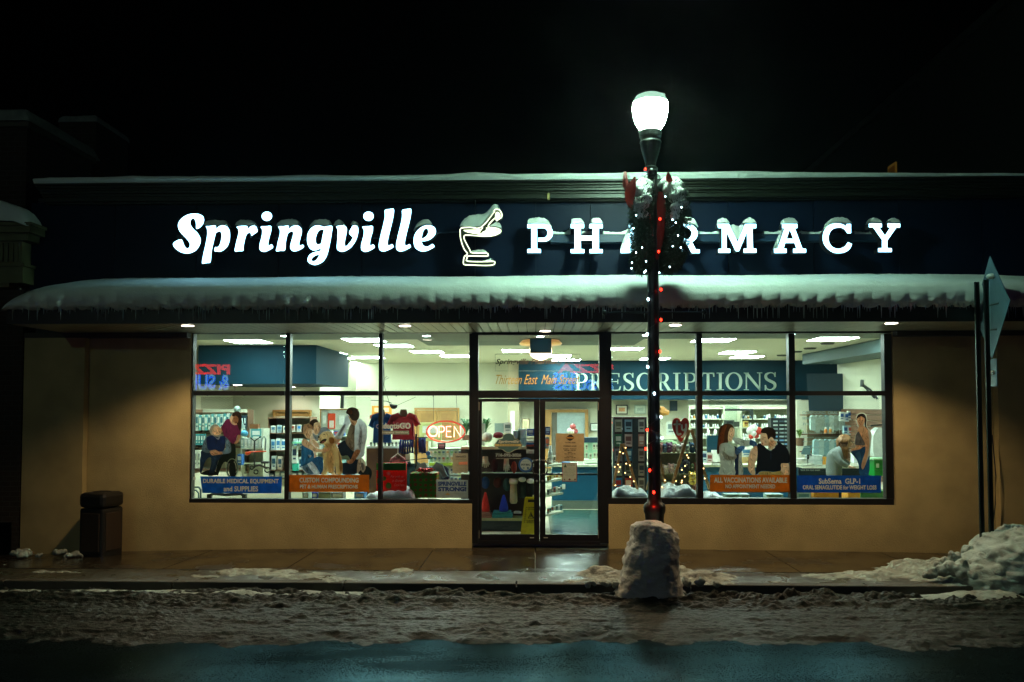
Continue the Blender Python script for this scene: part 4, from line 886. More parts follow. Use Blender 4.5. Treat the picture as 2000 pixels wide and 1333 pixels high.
# roller shutter above the counter, and PRESCRIPTIONS lettering
MB().pbox(1345, 782, 1560, 791, 20.2, .1).build('shutter_box', pm('b9c0b0', .4), bld)
MB().pbox(1309, 783, 1323, 803, 20.3, .1).build('dark_speaker', DBLUE, bld)
SER = mat('serif_letter', (.27,.34,.28), .5)
def serif(ch, x0, x1, yb, yt):
    "serif capital in photo pixels: x0..x1, baseline yb, top yt"
    W, H = x1-x0, yb-yt; X = lambda u: x0+u*W; Yy = lambda v: yb-v*H; st_ = 5.2; th = 1.6; out = []
    box = lambda a, b, c, d: [(a,b),(c,b),(c,d),(a,d)]
    def stem(cx, s=st_, top=True, bot=True, sw=9.5):
        out.append((box(cx-s/2, yt, cx+s/2, yb), []))
        if top: out.append((box(cx-sw/2-1, yt, cx+sw/2+1, yt+th), []))
        if bot: out.append((box(cx-sw/2-1, yb-th, cx+sw/2+1, yb), []))
    if ch == 'I': stem((x0+x1)/2, sw=12)
    if ch in 'PR':
        cx = x0+7.2; stem(cx)
        bw = x1-cx-(0 if ch == 'P' else 5); mid = yt+H*.55
        o = [(cx, yt)]+arc(cx+bw*.45, (yt+mid)/2, bw*.55, (mid-yt)/2, -90, 90, 10)+[(cx, mid)]
        i = [(cx+2, mid-1.8)]+[(cx+2+0,yt+1.8)]+arc(cx+bw*.40, (yt+mid)/2, bw*.55-4.6, (mid-yt)/2-1.8, -90, 90, 8)
        out.append((o, [i]))
        if ch == 'R': out.append(([(cx+bw*.3, mid-1), (cx+bw*.3+6, mid-1), (x1-1, yb-th), (x1+1, yb-th), (x1+1, yb), (x1-6.5, yb)], []))
    if ch == 'E':
        cx = x0+6.5; stem(cx, sw=8); out += [(box(cx, yt, x1-2, yt+th), []), (box(cx, yb-th, x1-1, yb), []), (box(cx, yt+H*.46, x1-5, yt+H*.46+th), []),
            ([(x1-2,yt),(x1-2,yt+8),(x1-3.6,yt+8),(x1-5.5,yt)], []), ([(x1-1,yb),(x1+1,yb-8.5),(x1-1,yb-8.5),(x1-4.5,yb)], []), (box(x1-6, yt+H*.36, x1-4.4, yt+H*.62), [])]
    if ch == 'T':
        stem((x0+x1)/2, top=False, sw=10); out += [(box(x0, yt, x1, yt+th+.6), []), ([(x0,yt),(x0+3,yt),(x0+1.2,yt+8),(x0-.5,yt+8)], []), ([(x1,yt),(x1-3,yt),(x1-1.2,yt+8),(x1+.5,yt+8)], [])]
    if ch == 'O': out.append((ell((x0+x1)/2, (yt+yb)/2, W/2, H/2+.6, 28), [ell((x0+x1)/2, (yt+yb)/2, W/2-5.4, H/2-1.4, 24)]))
    if ch == 'C':
        o = arc((x0+x1)/2, (yt+yb)/2, W/2, H/2+.6, -38, -322, 26); i = arc((x0+x1)/2+.8, (yt+yb)/2, W/2-5, H/2-1.4, -322, -38, 26)
        out.append((o+i, [])); out.append((box(x1-3.4, yt+.5, x1-1.6, yt+11), []))
    if ch == 'N':
        stem(x0+5, s=2.2, bot=True, sw=7.5); stem(x1-5, s=2.2, bot=False, sw=8); out.append(([(x0,yt),(x0+7.5,yt),(x1-3.9,yb-4),(x1-3.9,yb+.8),(x1-5.2,yb+.8),(x0+2,yt+2)], []))
    if ch == 'S':
        pts = [(x1-3,yt+8),(x1-5.5,yt+2.5),((x0+x1)/2,yt+.6),(x0+4,yt+4),(x0+3.2,yt+10),(x0+7,yt+H*.42),(x1-6,yt+H*.58),(x1-3,yt+H*.72),(x1-5,yb-4),((x0+x1)/2,yb-.6),(x0+5,yb-3),(x0+2.5,yb-9)]
        wd_ = [1.6,1.6,2.2,4.2,5,5.2,5.4,5,4,2,1.8,1.8]
        P4 = catmull([(a, b, w) for (a, b), w in zip(pts, wd_)], 4, False); L, R = ribbon([(a, b) for a, b, _ in P4], [max(1.3, w) for _, _, w in P4])
        out.append((L+R[::-1], [])); out.append((box(x1-3.6, yt-.3, x1-2, yt+9), [])); out.append((box(x0+1.2, yb-10, x0+2.8, yb+.3), []))
    return out
LT = [('P',1122,1148),('R',1151,1178),('E',1183,1212),('S',1217,1239),('C',1243,1274),('R',1282,1311),('I',1314,1330),('P',1334,1361),('T',1371,1395),('I',1399,1415),('O',1417,1450),('N',1453,1489),('S',1493,1517)]
par = bpy.data.objects.new('fascia_lettering', None); COL.objects.link(par); par.parent = pb
for i, (chh, a, b) in enumerate(LT):
    k = MB(); t = i/12
    for o, hs in serif(chh, a, b, 763-1.2*t+.6, 729.5-1.8*t):
        k.prism([XZ(x, y, 19.575) for x, y in o], 19.575, 19.6, 0, [[XZ(x, y, 19.575) for x, y in h] for h in hs])
    k.build('fascia_letter', SER, pb)
bpy.data.objects.remove(par)
# ------------------------------------------------------------------ ceiling panels
PANEL = em('fluorescent_panel', 'dcfff0', 35)
pn = [(486,664.5),(660,698),(712,662),(770,673.5),(834,685.5),(890,694.5),(720,696.5),(675,707.5),(641,688.5),(1012,684),(1106,702.5),(1085,694.5),(1222,680.5),(1279,700),(1392,664),(1440,688),(1458,697),(1626,662)]
for i, (px, py) in enumerate(pn):
    Y = 1605*(CZ-2)/(795-py); x = P(px, py, Y).x
    half = .30 if i not in (7,8,10,11) else .32
    t = thing('ceiling_panel', (x, Y, CZ), ['square fluorescent ceiling panel of the shop, one of many evenly lit'][0], 'ceiling light', 'fluorescent ceiling panels in the shop')
    MB().box(x-half-.02, x+half+.02, Y-.34, Y+.34, CZ-.016, CZ-.0135 if False else CZ-.004).build('panel_rim', pm('c8c8b4'), t)
    MB().box(x-half, x+half, Y-.32, Y+.32, CZ-.020, CZ-.0165).build('diffuser', PANEL, t)
CL = em('cold_lens', 'd6fbff', 30)
for px, py, z, lb in ((556,654.5,CZ-.014,'cold white spot above the first mullion of the left window'),(833,655,CZ-.014,'cold white spot above the third bay of the left window'),(1055,657,CZ-.014,'cold white spot above the entrance doors inside'),
      (1545,653.5,CZ-.014,'cold white spot above the last mullion of the right window'),(1262,655,CZ-.014,'cold white spot above the bay behind the street lamp')):
    can(px, py, z, 'window_spotlight', lb, CL, r=.055, power=9, col='d0f4ff', group='cold spotlights inside the windows', cone=140)
zb_ = P(600,750,14.5).z
for px, py, lb in ((464,751.5,'left recessed lamp under the blue bulkhead'),(549,757,'middle recessed lamp under the blue bulkhead'),(569,755.5,'right recessed lamp under the blue bulkhead')):
    can(px, py, zb_-.002, 'bulkhead_downlight', lb, em('bulkhead_lens', 'fffbe8', 14), r=.075, power=10, col='ffffe8', cone=150)
for px, py in ((1616,671),(1582,680.5),(1555,687),(1528,694)):
    Y = 1605*1.1/(795-py); p = P(px, py, Y); MB().lathe([(.10,CZ-.03),(.12,CZ-.004)], p.x, Y, 16).build('ceiling_speaker', pm('3a3a32'), label='small dark round ceiling fitting in the right part of the shop', cat='ceiling fitting', group='dark round ceiling fittings')
k = MB(); p = P(1623, 706, 17.0); k.lathe([(.055,p.z+.02),(.08,p.z+.06)], p.x, p.y, 14); k.ball((p.x,p.y,p.z), (.06,.06,.06), 12); k.build('security_camera', pm('c8ccc0', .3), label='white dome security camera under the right bulkhead', cat='camera', smooth=True)
# ceiling bowl lamp over the entrance, hanging box in front of it
p = P(1056, 690, 13.4); t = thing('bowl_lamp', (p.x, p.y, CZ), 'brass rimmed glass bowl lamp on the ceiling inside the entrance', 'ceiling light')
zr = P(1056, 671, 13.4).z
k = MB(); k.lathe([(.33,zr-.03),(.35,zr),(.30,CZ-.015)], p.x, p.y, 28); k.build('brass_ring', mat('brass', (.55,.33,.10), .3, metal=.8, emit=.25, ecol=(.8,.45,.15)), t, smooth=True)
k = MB(); k.lathe([(.02,P(1,706,13.4).z),(.10,P(1,703,13.4).z),(.165,P(1,697,13.4).z),(.185,P(1,690,13.4).z),(.17,zr)], p.x, p.y, 24); k.build('glass_bowl', em('warm_bowl', 'ffe2b0', 3.2), t, smooth=True)
k = MB(); k.pbox(1035, 661, 1077, 690, 12.4, .05); k.build('hanging_box', mat('slate_blue_box', (.12,.26,.31), .5, trans=.3), label='slate blue hanging box high inside the entrance doors', cat='box')
# TV arm on right wall
k = MB(); pts = [P(1684,742,14.8),P(1686,752,14.8),P(1700,762,14.7),P(1714,780,14.6)]; k.tube(pts, .02, 6); k.tube([P(1684,742,14.8),P(1683,756,14.8)], .03, 6); k.tube([P(1684,753,14.8),P(1692,760,14.8),P(1708,778,14.6)], .016, 6)
k.build('wall_bracket', IRON, label='black folding bracket arm on the right shop wall', cat='bracket')

# ================================================================== SHOP CONTENTS
rnd = random.Random(11)
def goods(name, lab, cat, px0, py0, px1, py1, Y, d, col, band=None, group=None, tex=None):
    k = MB(); k.pbox(px0, py0, px1, py1, Y, d)
    ms = [pm(col)]
    if band:
        h = py1-py0; w_ = px1-px0
        k.pbox(px0+w_*.14, py0+h*.18, px1-w_*.14, py0+h*.55, Y-.003, .0025, 1); k.pbox(px0+w_*.22, py0+h*.68, px1-w_*.22, py0+h*.78, Y-.003, .0025, 1); ms.append(pm(band))
    return k.build(name, ms, label=lab, cat=cat, group=group)
def bottle(px, pyb, w_, h_, Y, col, capc, lab, group, name='bottle', cat='bottle'):
    c = P(px, pyb, Y); s = Y/1605; r = w_*s/2; h = h_*s; k = MB()
    k.lathe([(r*.9,c.z),(r,c.z+h*.04),(r,c.z+h*.62),(r*.6,c.z+h*.74)], c.x, Y+r, 10, 0); k.lathe([(r*.68,c.z+h*.74),(r*.68,c.z+h)], c.x, Y+r, 10, 1)
    return k.build(name, [pm(col, .35), pm(capc, .4)], label=lab, cat=cat, group=group)
def row(fn, xs): 
    for x in xs: fn(x)
def shelving(lab, px0, py0, px1, py1, Y, d, shelves, frame, back=None, name='shelf_unit', cat='shelving', th=1.6):
    c = P((px0+px1)/2, py1, Y); t = thing(name, (c.x, Y+d/2, c.z), lab, cat)
    for a in (px0, px1-2.2): k = MB(); k.pbox(a, py0, a+2.2, py1, Y, d); k.build('side_panel', frame, t)
    if back: k = MB(); A, B = P(px0, py1, Y), P(px1, py0, Y); k.box(A.x, B.x, Y+d+.001, Y+d+.02, A.z, B.z); k.build('back_panel', back, t)
    for q in shelves:
        A, B = P(px0, q+th, Y), P(px1, q, Y); k = MB(); k.box(A.x+.005, B.x-.005, Y+.004, Y+d-.002, A.z, B.z); k.build('shelf', frame, t)
    return t
WSH = pm('c9cdb8', .5)
# --- left bay: rack of packaged supports
RK = 14.0
shelving('brown slatted rack of hanging packages at the far left of the shop', 380, 800, 484, 925, RK, .3, [806, 846, 874, 918], DWOOD, pm('b8bca6'), 'wall_rack', 'rack')
for i, x in enumerate(range(382, 450, 6)):
    goods('hanging_pack', 'long teal and white package hanging on the far left rack' if i % 2 else 'long white package hanging on the far left rack', 'package', x, 809+rnd.uniform(-1,2), x+5, 842+rnd.uniform(-3,2), RK-.06, .05, rnd.choice(['4fa0a8','2c8c98','6fb8bc']) if i % 2 else 'd5e2da', 'e8efe8' if i % 2 else '2c6f80', 'packages hanging on the left rack')
for i, x in enumerate(range(451, 478, 5)): goods('hanging_pack', 'dark navy package hanging on the far left rack', 'package', x, 812, x+4, 840, RK-.06, .05, '12303e', 'c8d4d0', 'dark packages hanging on the left rack')
for i, x in enumerate(range(382, 398, 5)): goods('hanging_pack', 'short teal package on the middle of the far left rack', 'package', x, 848, x+4, 870, RK-.06, .05, '3c98a4', 'e0ece8', 'short packages on the left rack')
for i, x in enumerate((379, 385.5)): goods('carton', 'tall white carton low on the far left rack', 'carton', x, 880, x+5.5, 915, RK-.1, .1, 'dde2d8', '8c9690', 'tall white cartons on the left rack')
for i, x in enumerate(range(470, 512, 7)): goods('carton', 'pale clear wrapped carton on the display behind the wheelchair picture', 'carton', x, 853+rnd.uniform(0,6), x+6, 876, 13.6, .1, rnd.choice(['c0d4d0','9fbcb8','d8e0d8','7aa8ac']), 'e8eee8', 'wrapped cartons in the left bay')
goods('blue_carton', 'bright blue carton behind the picture of the wheelchair', 'carton', 463, 888, 472, 909, 13.3, .12, '1c5ca0', 'd0dce0')
k = MB(); c = P(477, 847, 13.5); k.ball(c, (.07,.05,.05), 10); k.build('wrapped_bundle', pm('3f9cc8'), label='blue plastic wrapped bundle on the left display', cat='bundle', smooth=True)
goods('poster_card', 'teal and white product card standing on the left display', 'card', 490, 838, 510, 860, 13.8, .02, '4a9aa0', 'e8efe8')
goods('small_crate', 'small brown wooden box on top of the left display', 'box', 488, 829, 504, 838, 13.8, .1, '7a4a24')
shelving('white display shelf behind the wheelchair picture', 470, 838, 515, 935, 13.8, .3, [860, 876, 905], WSH, pm('b4bcae'), 'display_shelf')
k = MB(); k.tube([P(460,806,13.9),P(470,830,13.9),P(476,845,13.9)], .05, 8); k.ball(P(463,800,13.9), .06, 8); k.build('arm_dummy', pm('8ca09c'), label='white dummy arm wearing a brace above the left display', cat='dummy', smooth=True)
# knee scooter
ks = thing('knee_scooter', P(508, 925, 12.9), 'black knee scooter with an orange cane across it in the left bay', 'knee scooter')
k = MB(); k.tube([P(497,915,12.9),P(497,862,12.9),P(489,855,12.9)], .012, 6); k.tube([P(497,862,12.9),P(510,853,12.9)], .01, 6); k.tube([P(497,911,12.9),P(507,909,12.9),P(523,915,12.9)], .018, 6); k.tube([P(517,913,12.9),P(517,905,12.9)], .012, 6); k.build('frame', IRON, ks)
k = MB(); k.pbox(509, 902, 524, 906, 12.86, .12); k.build('knee_pad', pm('181c20'), ks, bevel=.01)
for px, py, r in ((492,914,3.4),(500,922,4),(522,918,5)):
    c = P(px, py, 12.88); w = MB(); w.tube([(c.x+r*.008*math.cos(a*PI/8), c.y, c.z+r*.008*math.sin(a*PI/8)) for a in range(16)], .010, 6, closed=True); w.build('wheel', IRON, ks)
k = MB(); k.tube([P(511,875,13.0),P(512,857,13.0),P(516,853,13.0),P(519,858,13.0),P(518,880,13.0)], .012, 6); k.build('walking_aid', pm('70827c', .3), label='grey bent walker handle standing in the left bay', cat='walker')
k = MB(); k.tube([P(480,887,12.7),P(485,886,12.7),P(492,883,12.7),P(520,882,12.7)], [.03,.028,.012,.010], 8); k.build('cane', pm('e8542c', .3), label='bright orange cane lying across the left display', cat='cane', smooth=True)
k = MB(); k.tube([P(374,952,12.2),P(388,952,12.2),P(392,957,12.2),P(392,974,12.2)], .014, 6); k.tube([P(374,958,12.3),P(383,958,12.3),P(388,964,12.3),P(388,975,12.3)], .012, 6); k.build('walking_aid', pm('58707c', .25), label='grey tubular walker frame in the lower left window corner', cat='walker')
k = MB(); k.tube([P(406,976,12.2),P(408,968,12.2),P(418,965,12.2),P(440,967,12.2),P(470,965,12.2),P(478,969,12.2),P(480,977,12.2)], .022, 6); k.pbox(404, 966, 412, 978, 12.18, .06); k.pbox(472, 966, 480, 978, 12.18, .06); k.build('rollator_seat', pm('151c22'), label='black rollator seat frame low behind the blue banner', cat='walker')
# tall brown cabinet
cb = shelving('tall brown cabinet with glass shelves beside the first mullion', 522, 815, 606, 955, 14.2, .45, [816, 846, 880, 918, 935], DWOOD, pm('b9c0ac'), 'display_cabinet', 'cabinet')
for i, x in enumerate((529, 539, 549, 573, 584, 594)): goods('boxed_brace', 'white and blue boxed support on the upper cabinet shelf', 'box', x, 858+rnd.uniform(-2,2), x+8.5, 880, 14.22, .08, rnd.choice(['e0e8e2','cfe0e0','b8d0d4']), '2f78b0', 'boxes on the upper cabinet shelf')
for i, x in enumerate((530, 542, 572, 583, 595)): goods('boxed_brace', 'pale boxed support on the lower cabinet shelf', 'box', x, 892+rnd.uniform(-2,3), x+9, 918, 14.22, .08, rnd.choice(['d5ddd5','9cc4c0','c8b8a8']), '184860', 'boxes on the lower cabinet shelf')
for i, x in enumerate((568, 580)): goods('hanging_pack', ('brown pictured' if i == 0 else 'blue pictured')+' packet hanging on the cabinet behind the child picture', 'packet', x, 830, x+8, 844, 14.2, .03, 'd8d8cc', '8c3c2c' if i == 0 else '2478c0')
goods('tall_box', 'tall green topped white box on the second bay shelf', 'box', 570, 872, 580, 905, 14.0, .08, 'dfe6dc', '1c3c5c')
goods('green_tube', 'small teal tube lying below the tall box in the second bay', 'tube', 571, 906, 582, 920, 14.0, .06, '2aa890')
k = MB(); k.pbox(566, 864, 592, 867, 13.9, .3); k.build('glass_ledge', pm('7cc8a0', .3), label='green glass ledge in the second bay', cat='ledge')
# oak cupboard behind
def oak(lab, a, b, c, d, Y):
    t = thing('oak_door', P((a+c)/2, d, Y), lab, 'door'); k = MB()
    k.pbox(a, b, c, b+4, Y, .08).pbox(a, b+4, a+4.5, d, Y, .08).pbox(c-4.5, b+4, c, d, Y, .08); k.build('door_frame', WOOD, t)
    m_ = (a+c)/2
    for u, v in ((a+5, m_-.5), (m_+.5, c-5)):
        k = MB(); k.pbox(u, b+5, v, d, Y+.03, .04); p_ = k.build('door_leaf', WOOD, t); k = MB(); q = (v-u)*.2; k.pbox(u+q, b+11, v-q, d-3, Y+.024, .006); k.build('door_panel', mat('oak_panel', (.33,.165,.045), .45, var=.3, vscale=6), p_)
oak('oak double door behind the brown cabinet', 532, 801, 607, 842, 16.9); oak('oak double door behind the neon OPEN sign', 809, 797, 897, 905, 20.3)
# second bay
t = thing('notice_board', P(660, 850, 16.5), 'pale notice board with an orange poster in the second bay', 'notice board')
MB().pbox(624, 800, 700, 862, 16.6, .03).build('board', pm('cfd6c8'), t); MB().pbox(624, 799, 700, 801, 16.56, .04).pbox(624, 801, 626, 862, 16.56, .04).build('board_rim', WOOD, t)
k = MB(); k.pbox(640, 808, 655, 838, 16.57, .01); k.pbox(643, 822, 652, 836, 16.565, .004, 1); k.build('orange_poster', [pm('e0481c'), pm('f0e0d8')], t)
k = MB(); k.pbox(630, 812, 637, 828, 16.57, .01); k.pbox(662, 812, 672, 830, 16.57, .01); k.pbox(678, 810, 690, 834, 16.57, .01); k.build('white_notes', pm('e8ece4'), t)
for i, x in enumerate((628, 640, 652, 664)): goods('boxed_item', 'small boxed item on the ledge under the orange poster', 'box', x, 842, x+9, 852, 16.0, .08, rnd.choice(['e8ece8','3060a8','c8ccc0']), 'c03828', 'small boxes under the orange poster')
shelving('low white shelf under the notice board', 618, 840, 705, 935, 15.9, .4, [852, 884, 930], WSH, pm('9ba890'), 'low_shelf')
for r, (yb, hh, names) in enumerate(((883,24,'upper'),(929,30,'lower'))):
    for i, x in enumerate(range(622, 700, 9)):
        c_ = ['c8d8d4','e8ece4','88b4b8','d8c8a0','b8c8d0','e0e4dc','70989c','c8a078','dce4e0'][(i*2+r) % 9]
        goods('shelf_box', 'assorted small box on the %s shelf behind the family and dog picture' % names, 'box', x, yb-hh*rnd.uniform(.55,1), x+7.5, yb, 15.92, .12, c_, rnd.choice(['2c5c88','a83c30','405048','d0d8d0']), 'boxes on the %s shelf behind the dog picture' % names)
for i, x in enumerate(range(526, 602, 11)): goods('shelf_box', 'flat carton on the bottom shelf of the brown cabinet', 'box', x, 921+rnd.uniform(0,6), x+9.5, 935, 14.24, .12, rnd.choice(['b8c4b8','88a4a8','c8b898','6c8488']), 'e0e4dc', 'cartons on the cabinet bottom shelf')
for i, x in enumerate((529,541,553)): goods('shelf_box', 'slim upright carton on the top shelf of the brown cabinet', 'box', x, 828+rnd.uniform(0,5), x+9, 846, 14.24, .1, rnd.choice(['d8dcd0','a8bcc0','e0d8c0']), '3c6c88', 'cartons on the cabinet top shelf')
k = MB(); k.tube([P(669,772,13),P(668,798,13)], .03, 8); k.build('hanging_strap', pm('6a6f66'), label='grey hanging strap near the top of the second bay', cat='strap')
# counter across bays 2-3
ct = thing('brown_counter', P(765, 960, 13.4), 'white topped counter with dark brown front behind the shirts', 'counter')
MB().pbox(715, 872, 792, 876, 13.3, .6).build('counter_top', pm('dfe6d4', .3), ct); MB().pbox(715, 876, 792, 990, 13.4, .5).build('counter_front', DWOOD, ct)
for i, x in enumerate(range(722, 786, 7)): goods('counter_item', 'small white and dark item on the brown counter', 'small item', x, 862+rnd.uniform(0,3), x+5, 872, 13.35, .05, rnd.choice(['e0e6da','c8d0c0','2c3430','d8d8c8']), '506050', 'small items along the brown counter')
def shirt(lab, cx, top, w_, h_, Y, col, neck=True, name='t_shirt', hanger=True, text=None):
    t = thing(name, P(cx, top+h_, Y), lab, 'shirt'); m = pm(col, .8)
    o = [(cx-w_*.18,top),(cx-w_*.36,top+h_*.07),(cx-w_*.52,top+h_*.42),(cx-w_*.38,top+h_*.48),(cx-w_*.31,top+h_*.30),(cx-w_*.33,top+h_),(cx+w_*.33,top+h_),(cx+w_*.31,top+h_*.30),(cx+w_*.38,top+h_*.48),(cx+w_*.52,top+h_*.42),(cx+w_*.36,top+h_*.07),(cx+w_*.18,top),(cx+w_*.09,top+h_*.12),(cx-w_*.09,top+h_*.12)]
    k = MB(); k.prism([XZ(a, b, Y) for a, b in o], Y, Y+.05); k.build('cloth', m, t, bevel=.012)
    if hanger: k = MB(); k.prism([XZ(a, b, Y+.02) for a, b in [(cx-w_*.14,top+h_*.2),(cx-w_*.13,top+1),(cx-w_*.09,top-h_*.16),(cx+w_*.09,top-h_*.16),(cx+w_*.13,top+1),(cx+w_*.14,top+h_*.2)]], Y+.02, Y+.03); k.build('hanger_board', pm('5c5440'), t)
    if text: a, b = XZ(cx-w_*.24, top+h_*.52, Y-.004), XZ(cx+w_*.22, top+h_*.36, Y-.004); k = MB(); k.text(text, a[0], b[0], a[1], b[1], Y-.004, bold=.01); k.build('print', pm('e0c8c8'), t)
shirt('bright blue tee shirt on a card hanger beside the second mullion', 746, 809, 50, 55, 12.75, '1763a8', text='Grif')
shirt('dusty red tee shirt on a card hanger in the third bay', 788, 808, 62, 50, 12.6, 'a03c50', text='Griffins')
k = MB(); k.add([P(722,812,13.2),P(737,806,13.2),P(748,812,13.2),P(747,822,13.2),P(722,818,13.2)]+[P(722,812,13.25),P(737,806,13.25),P(748,812,13.25),P(747,822,13.25),P(722,818,13.25)], [(0,1,2,3,4),(9,8,7,6,5)]+[(i,(i+1)%5,(i+1)%5+5,i+5) for i in range(5)]); k.build('orange_hat', pm('e06030'), label='orange and white cap shape behind the blue shirt', cat='cap')
goods('framed_print', 'orange framed print on the wall behind the blue shirt', 'framed print', 726, 793, 765, 815, 18, .03, 'e0943c', 'f0d8b0')
k = MB()
for i in range(11): k.tube([P(783+i*4.6,856,13.0),P(782+i*4.7,872,12.97),P(781+i*4.9,886+rnd.uniform(-2,2),13.0)], .022, 6, 0 if i not in (6,7) else 1)
k.build('hanging_scarves', [pm('122a6c', .8), pm('c8902c', .8)], label='row of navy scarves with two gold ones hanging in the third bay', cat='scarves', smooth=True)
k = MB(); k.tube([P(780,855,12.95),P(835,855,12.95)], .01, 6); k.tube([P(813,848,12.95),P(813,930,12.95)], .018, 6); k.tube([P(780,901,12.6),P(850,894,12.6)], .008, 6); k.build('clothes_rail', IRON, label='black clothes rail holding the navy scarves', cat='clothes rail')
shirt('faded pink shirt on a white wire hanger below the scarves', 777, 893, 34, 30, 12.9, 'b06870', hanger=False, name='pink_shirt')
k = MB(); k.tube([P(764,896,12.85),P(777,886,12.85),P(790,896,12.85)], .006, 5); k.tube([P(777,886,12.85),P(777,876,12.85)], .005, 5); k.build('wire_hanger', pm('d8dcd0', .3), label='white wire hanger holding the pink shirt', cat='hanger')
shirt('grey blue zip jacket on a hanger behind the wrapped gift', 840, 905, 66, 60, 12.9, '5f7f88', hanger=False, name='grey_jacket')
shirt('teal striped shirt hanging left of the grey jacket', 806, 903, 34, 50, 13.2, '1e5058', hanger=False, name='teal_shirt')
shirt('dark navy jacket sleeve right of the grey jacket', 862, 912, 30, 52, 13.1, '101d44', hanger=False, name='navy_jacket')
# white display of cards
shelving('white card display with greeting packets right of the scarves', 836, 862, 912, 975, 14.6, .3, [876, 905, 930, 945], pm('d8dcc8', .5), pm('d8dcc8'), 'card_display', 'card display')
for r, (y0, y1) in enumerate(((880,890),(891,904),(913,928),(931,944))):
    for i, x in enumerate(range(839, 908, 8)):
        goods('greeting_packet', 'pale greeting packet with small picture on the white card display', 'packet', x, y0, x+6.5, y1, 14.55, .02, rnd.choice(['d8ddd0','c8cfc0','e0dcc8','a8c0c0','c8d4a0']), rnd.choice(['3c7088','b89060','5c8c50','a04838','505868']), 'greeting packets on the white card display')
k = MB(); k.pbox(838, 905, 885, 910, 14.5, .05); k.build('green_shelf_strip', pm('a8c840'), label='lime green strip along the white card display', cat='shelf strip')
goods('striped_bag', 'green and white striped fabric behind the neon sign', 'fabric', 819, 826, 862, 862, 14.2, .1, 'c4cc80', 'e8ecd8')
goods('price_sign', 'navy price tag hanging under the neon OPEN sign', 'price tag', 855, 866, 870, 878, 12.9, .01, '1c3c58', 'c8d8d8')
for px, py, r, lb in ((836,886,4.5,'upper round blue badge near the scarves'),(838,893.5,4,'lower round teal badge near the scarves')):
    c = P(px, py, 12.8); k = MB(); k.prism([XZ(a, b, 12.8) for a, b in ell(px, py, r, r, 20)], 12.8, 12.81); k.build('round_badge', pm('1c6cb8' if py < 890 else '2890b8'), label=lb, cat='badge')
# plants
def plant(lab, cx, top, bot, Y, n, sp, sd, col='2c5a2c'):
    r = random.Random(sd); t = thing('house_plant', P(cx, bot, Y), lab, 'plant'); k = MB(); base = P(cx, bot, Y); L = (bot-top)*Y/1605
    for i in range(n):
        a = r.uniform(0, 2*PI); h = L*r.uniform(.5, 1); o = sp*r.uniform(.3, 1); w_ = .012
        pts = [base+Vector((math.cos(a)*o*s**1.6, math.sin(a)*o*s**1.6*.6, h*(s-.45*s**3))) for s in (0,.25,.5,.75,1)]
        v = []
        for j, q in enumerate(pts): ww = w_*math.sin(PI*(j+.4)/5.2)*1.6; v += [q+Vector((-math.sin(a), math.cos(a), 0))*ww, q-Vector((-math.sin(a), math.cos(a), 0))*ww]
        k.add(v, [(2*j, 2*j+1, 2*j+3, 2*j+2) for j in range(4)])
    k.build('leaves', pm(col, .5), t); k = MB(); k.lathe([(.07,base.z-.16),(.09,base.z),(.0,base.z)], base.x, base.y, 14); k.build('pot', pm('6a4a34'), t)
plant('trailing green plant inside the left edge of the doors', 948, 792, 848, 17, 46, .32, 1)
plant('green plant at the right edge of the third bay', 911, 792, 850, 16, 34, .3, 2)
plant('small green plant on a shelf in the last bay', 1562, 826, 856, 17, 30, .16, 3, '7a9c4c')
# window ledge goods of bay 3
gb = thing('gift_bag', P(764, 962, 12.15), 'red and green Christmas poster bag with ornaments in the third bay', 'gift bag')
k = MB(); k.pbox(735, 905, 793, 960, 12.15, .08); k.build('bag_body', dm('e03a20'), gb); k = MB(); k.pbox(735, 905, 793, 919, 12.145, .004); k.pbox(737, 935, 747, 945, 12.145, .004); k.build('green_band', dm('48b840'), gb)
k = MB()
for px, py, r in ((750,935,4.2),(759,949,5.5)): k.prism([XZ(a, b, 12.142) for a, b in ell(px, py, r, r*1.1)], 12.142, 12.147)
k.build('ornament', pm('5c9c30'), gb)
k = MB()
for a in range(6): q = a*PI/6; k.prism([XZ(759+4*math.cos(q)-.3*math.sin(q), 925+4*math.sin(q)+.3*math.cos(q), 12.14), XZ(759+4*math.cos(q)+.3*math.sin(q), 925+4*math.sin(q)-.3*math.cos(q), 12.14), XZ(759-4*math.cos(q)+.3*math.sin(q), 925-4*math.sin(q)-.3*math.cos(q), 12.14), XZ(759-4*math.cos(q)-.3*math.sin(q), 925-4*math.sin(q)+.3*math.cos(q), 12.14)], 12.141, None)
for s, a, b, c_, d_ in (('For with us',763,788,933,929),('a dinner!',766,790,942,936),('Cook here',770,790,950,945)):
    A, B = XZ(a, c_, 12.14), XZ(b, d_, 12.14); k.text(s, A[0], B[0], A[1], B[1], 12.14, shear=.3)
k.build('bag_print', pm('f0dcd0'), gb)
gx = thing('gift_box', P(826, 973, 12.1), 'gift box in green Christmas wrapping with a shiny red bow', 'gift box')
def wrapm():
    m = pm('3f6a12', .5, trans=.5).copy(); m.name = 'christmas_wrap'; n, l = m.node_tree.nodes, m.node_tree.links; b = n['Principled BSDF']
    g = n.new('ShaderNodeNewGeometry'); v = n.new('ShaderNodeTexVoronoi'); v.inputs['Scale'].default_value = 13; v.inputs['Randomness'].default_value = .15
    r = n.new('ShaderNodeValToRGB'); r.color_ramp.interpolation = 'CONSTANT'; e = r.color_ramp.elements; e[0].color = (.9,.85,.75,1); e[1].position = .17; e[1].color = (.75,.04,.02,1)
    x = r.color_ramp.elements.new(.36); x.color = (.16,.42,.03,1); l.new(g.outputs['Position'], v.inputs['Vector']); l.new(v.outputs['Distance'], r.inputs[0]); l.new(r.outputs[0], b.inputs['Base Color']); return m
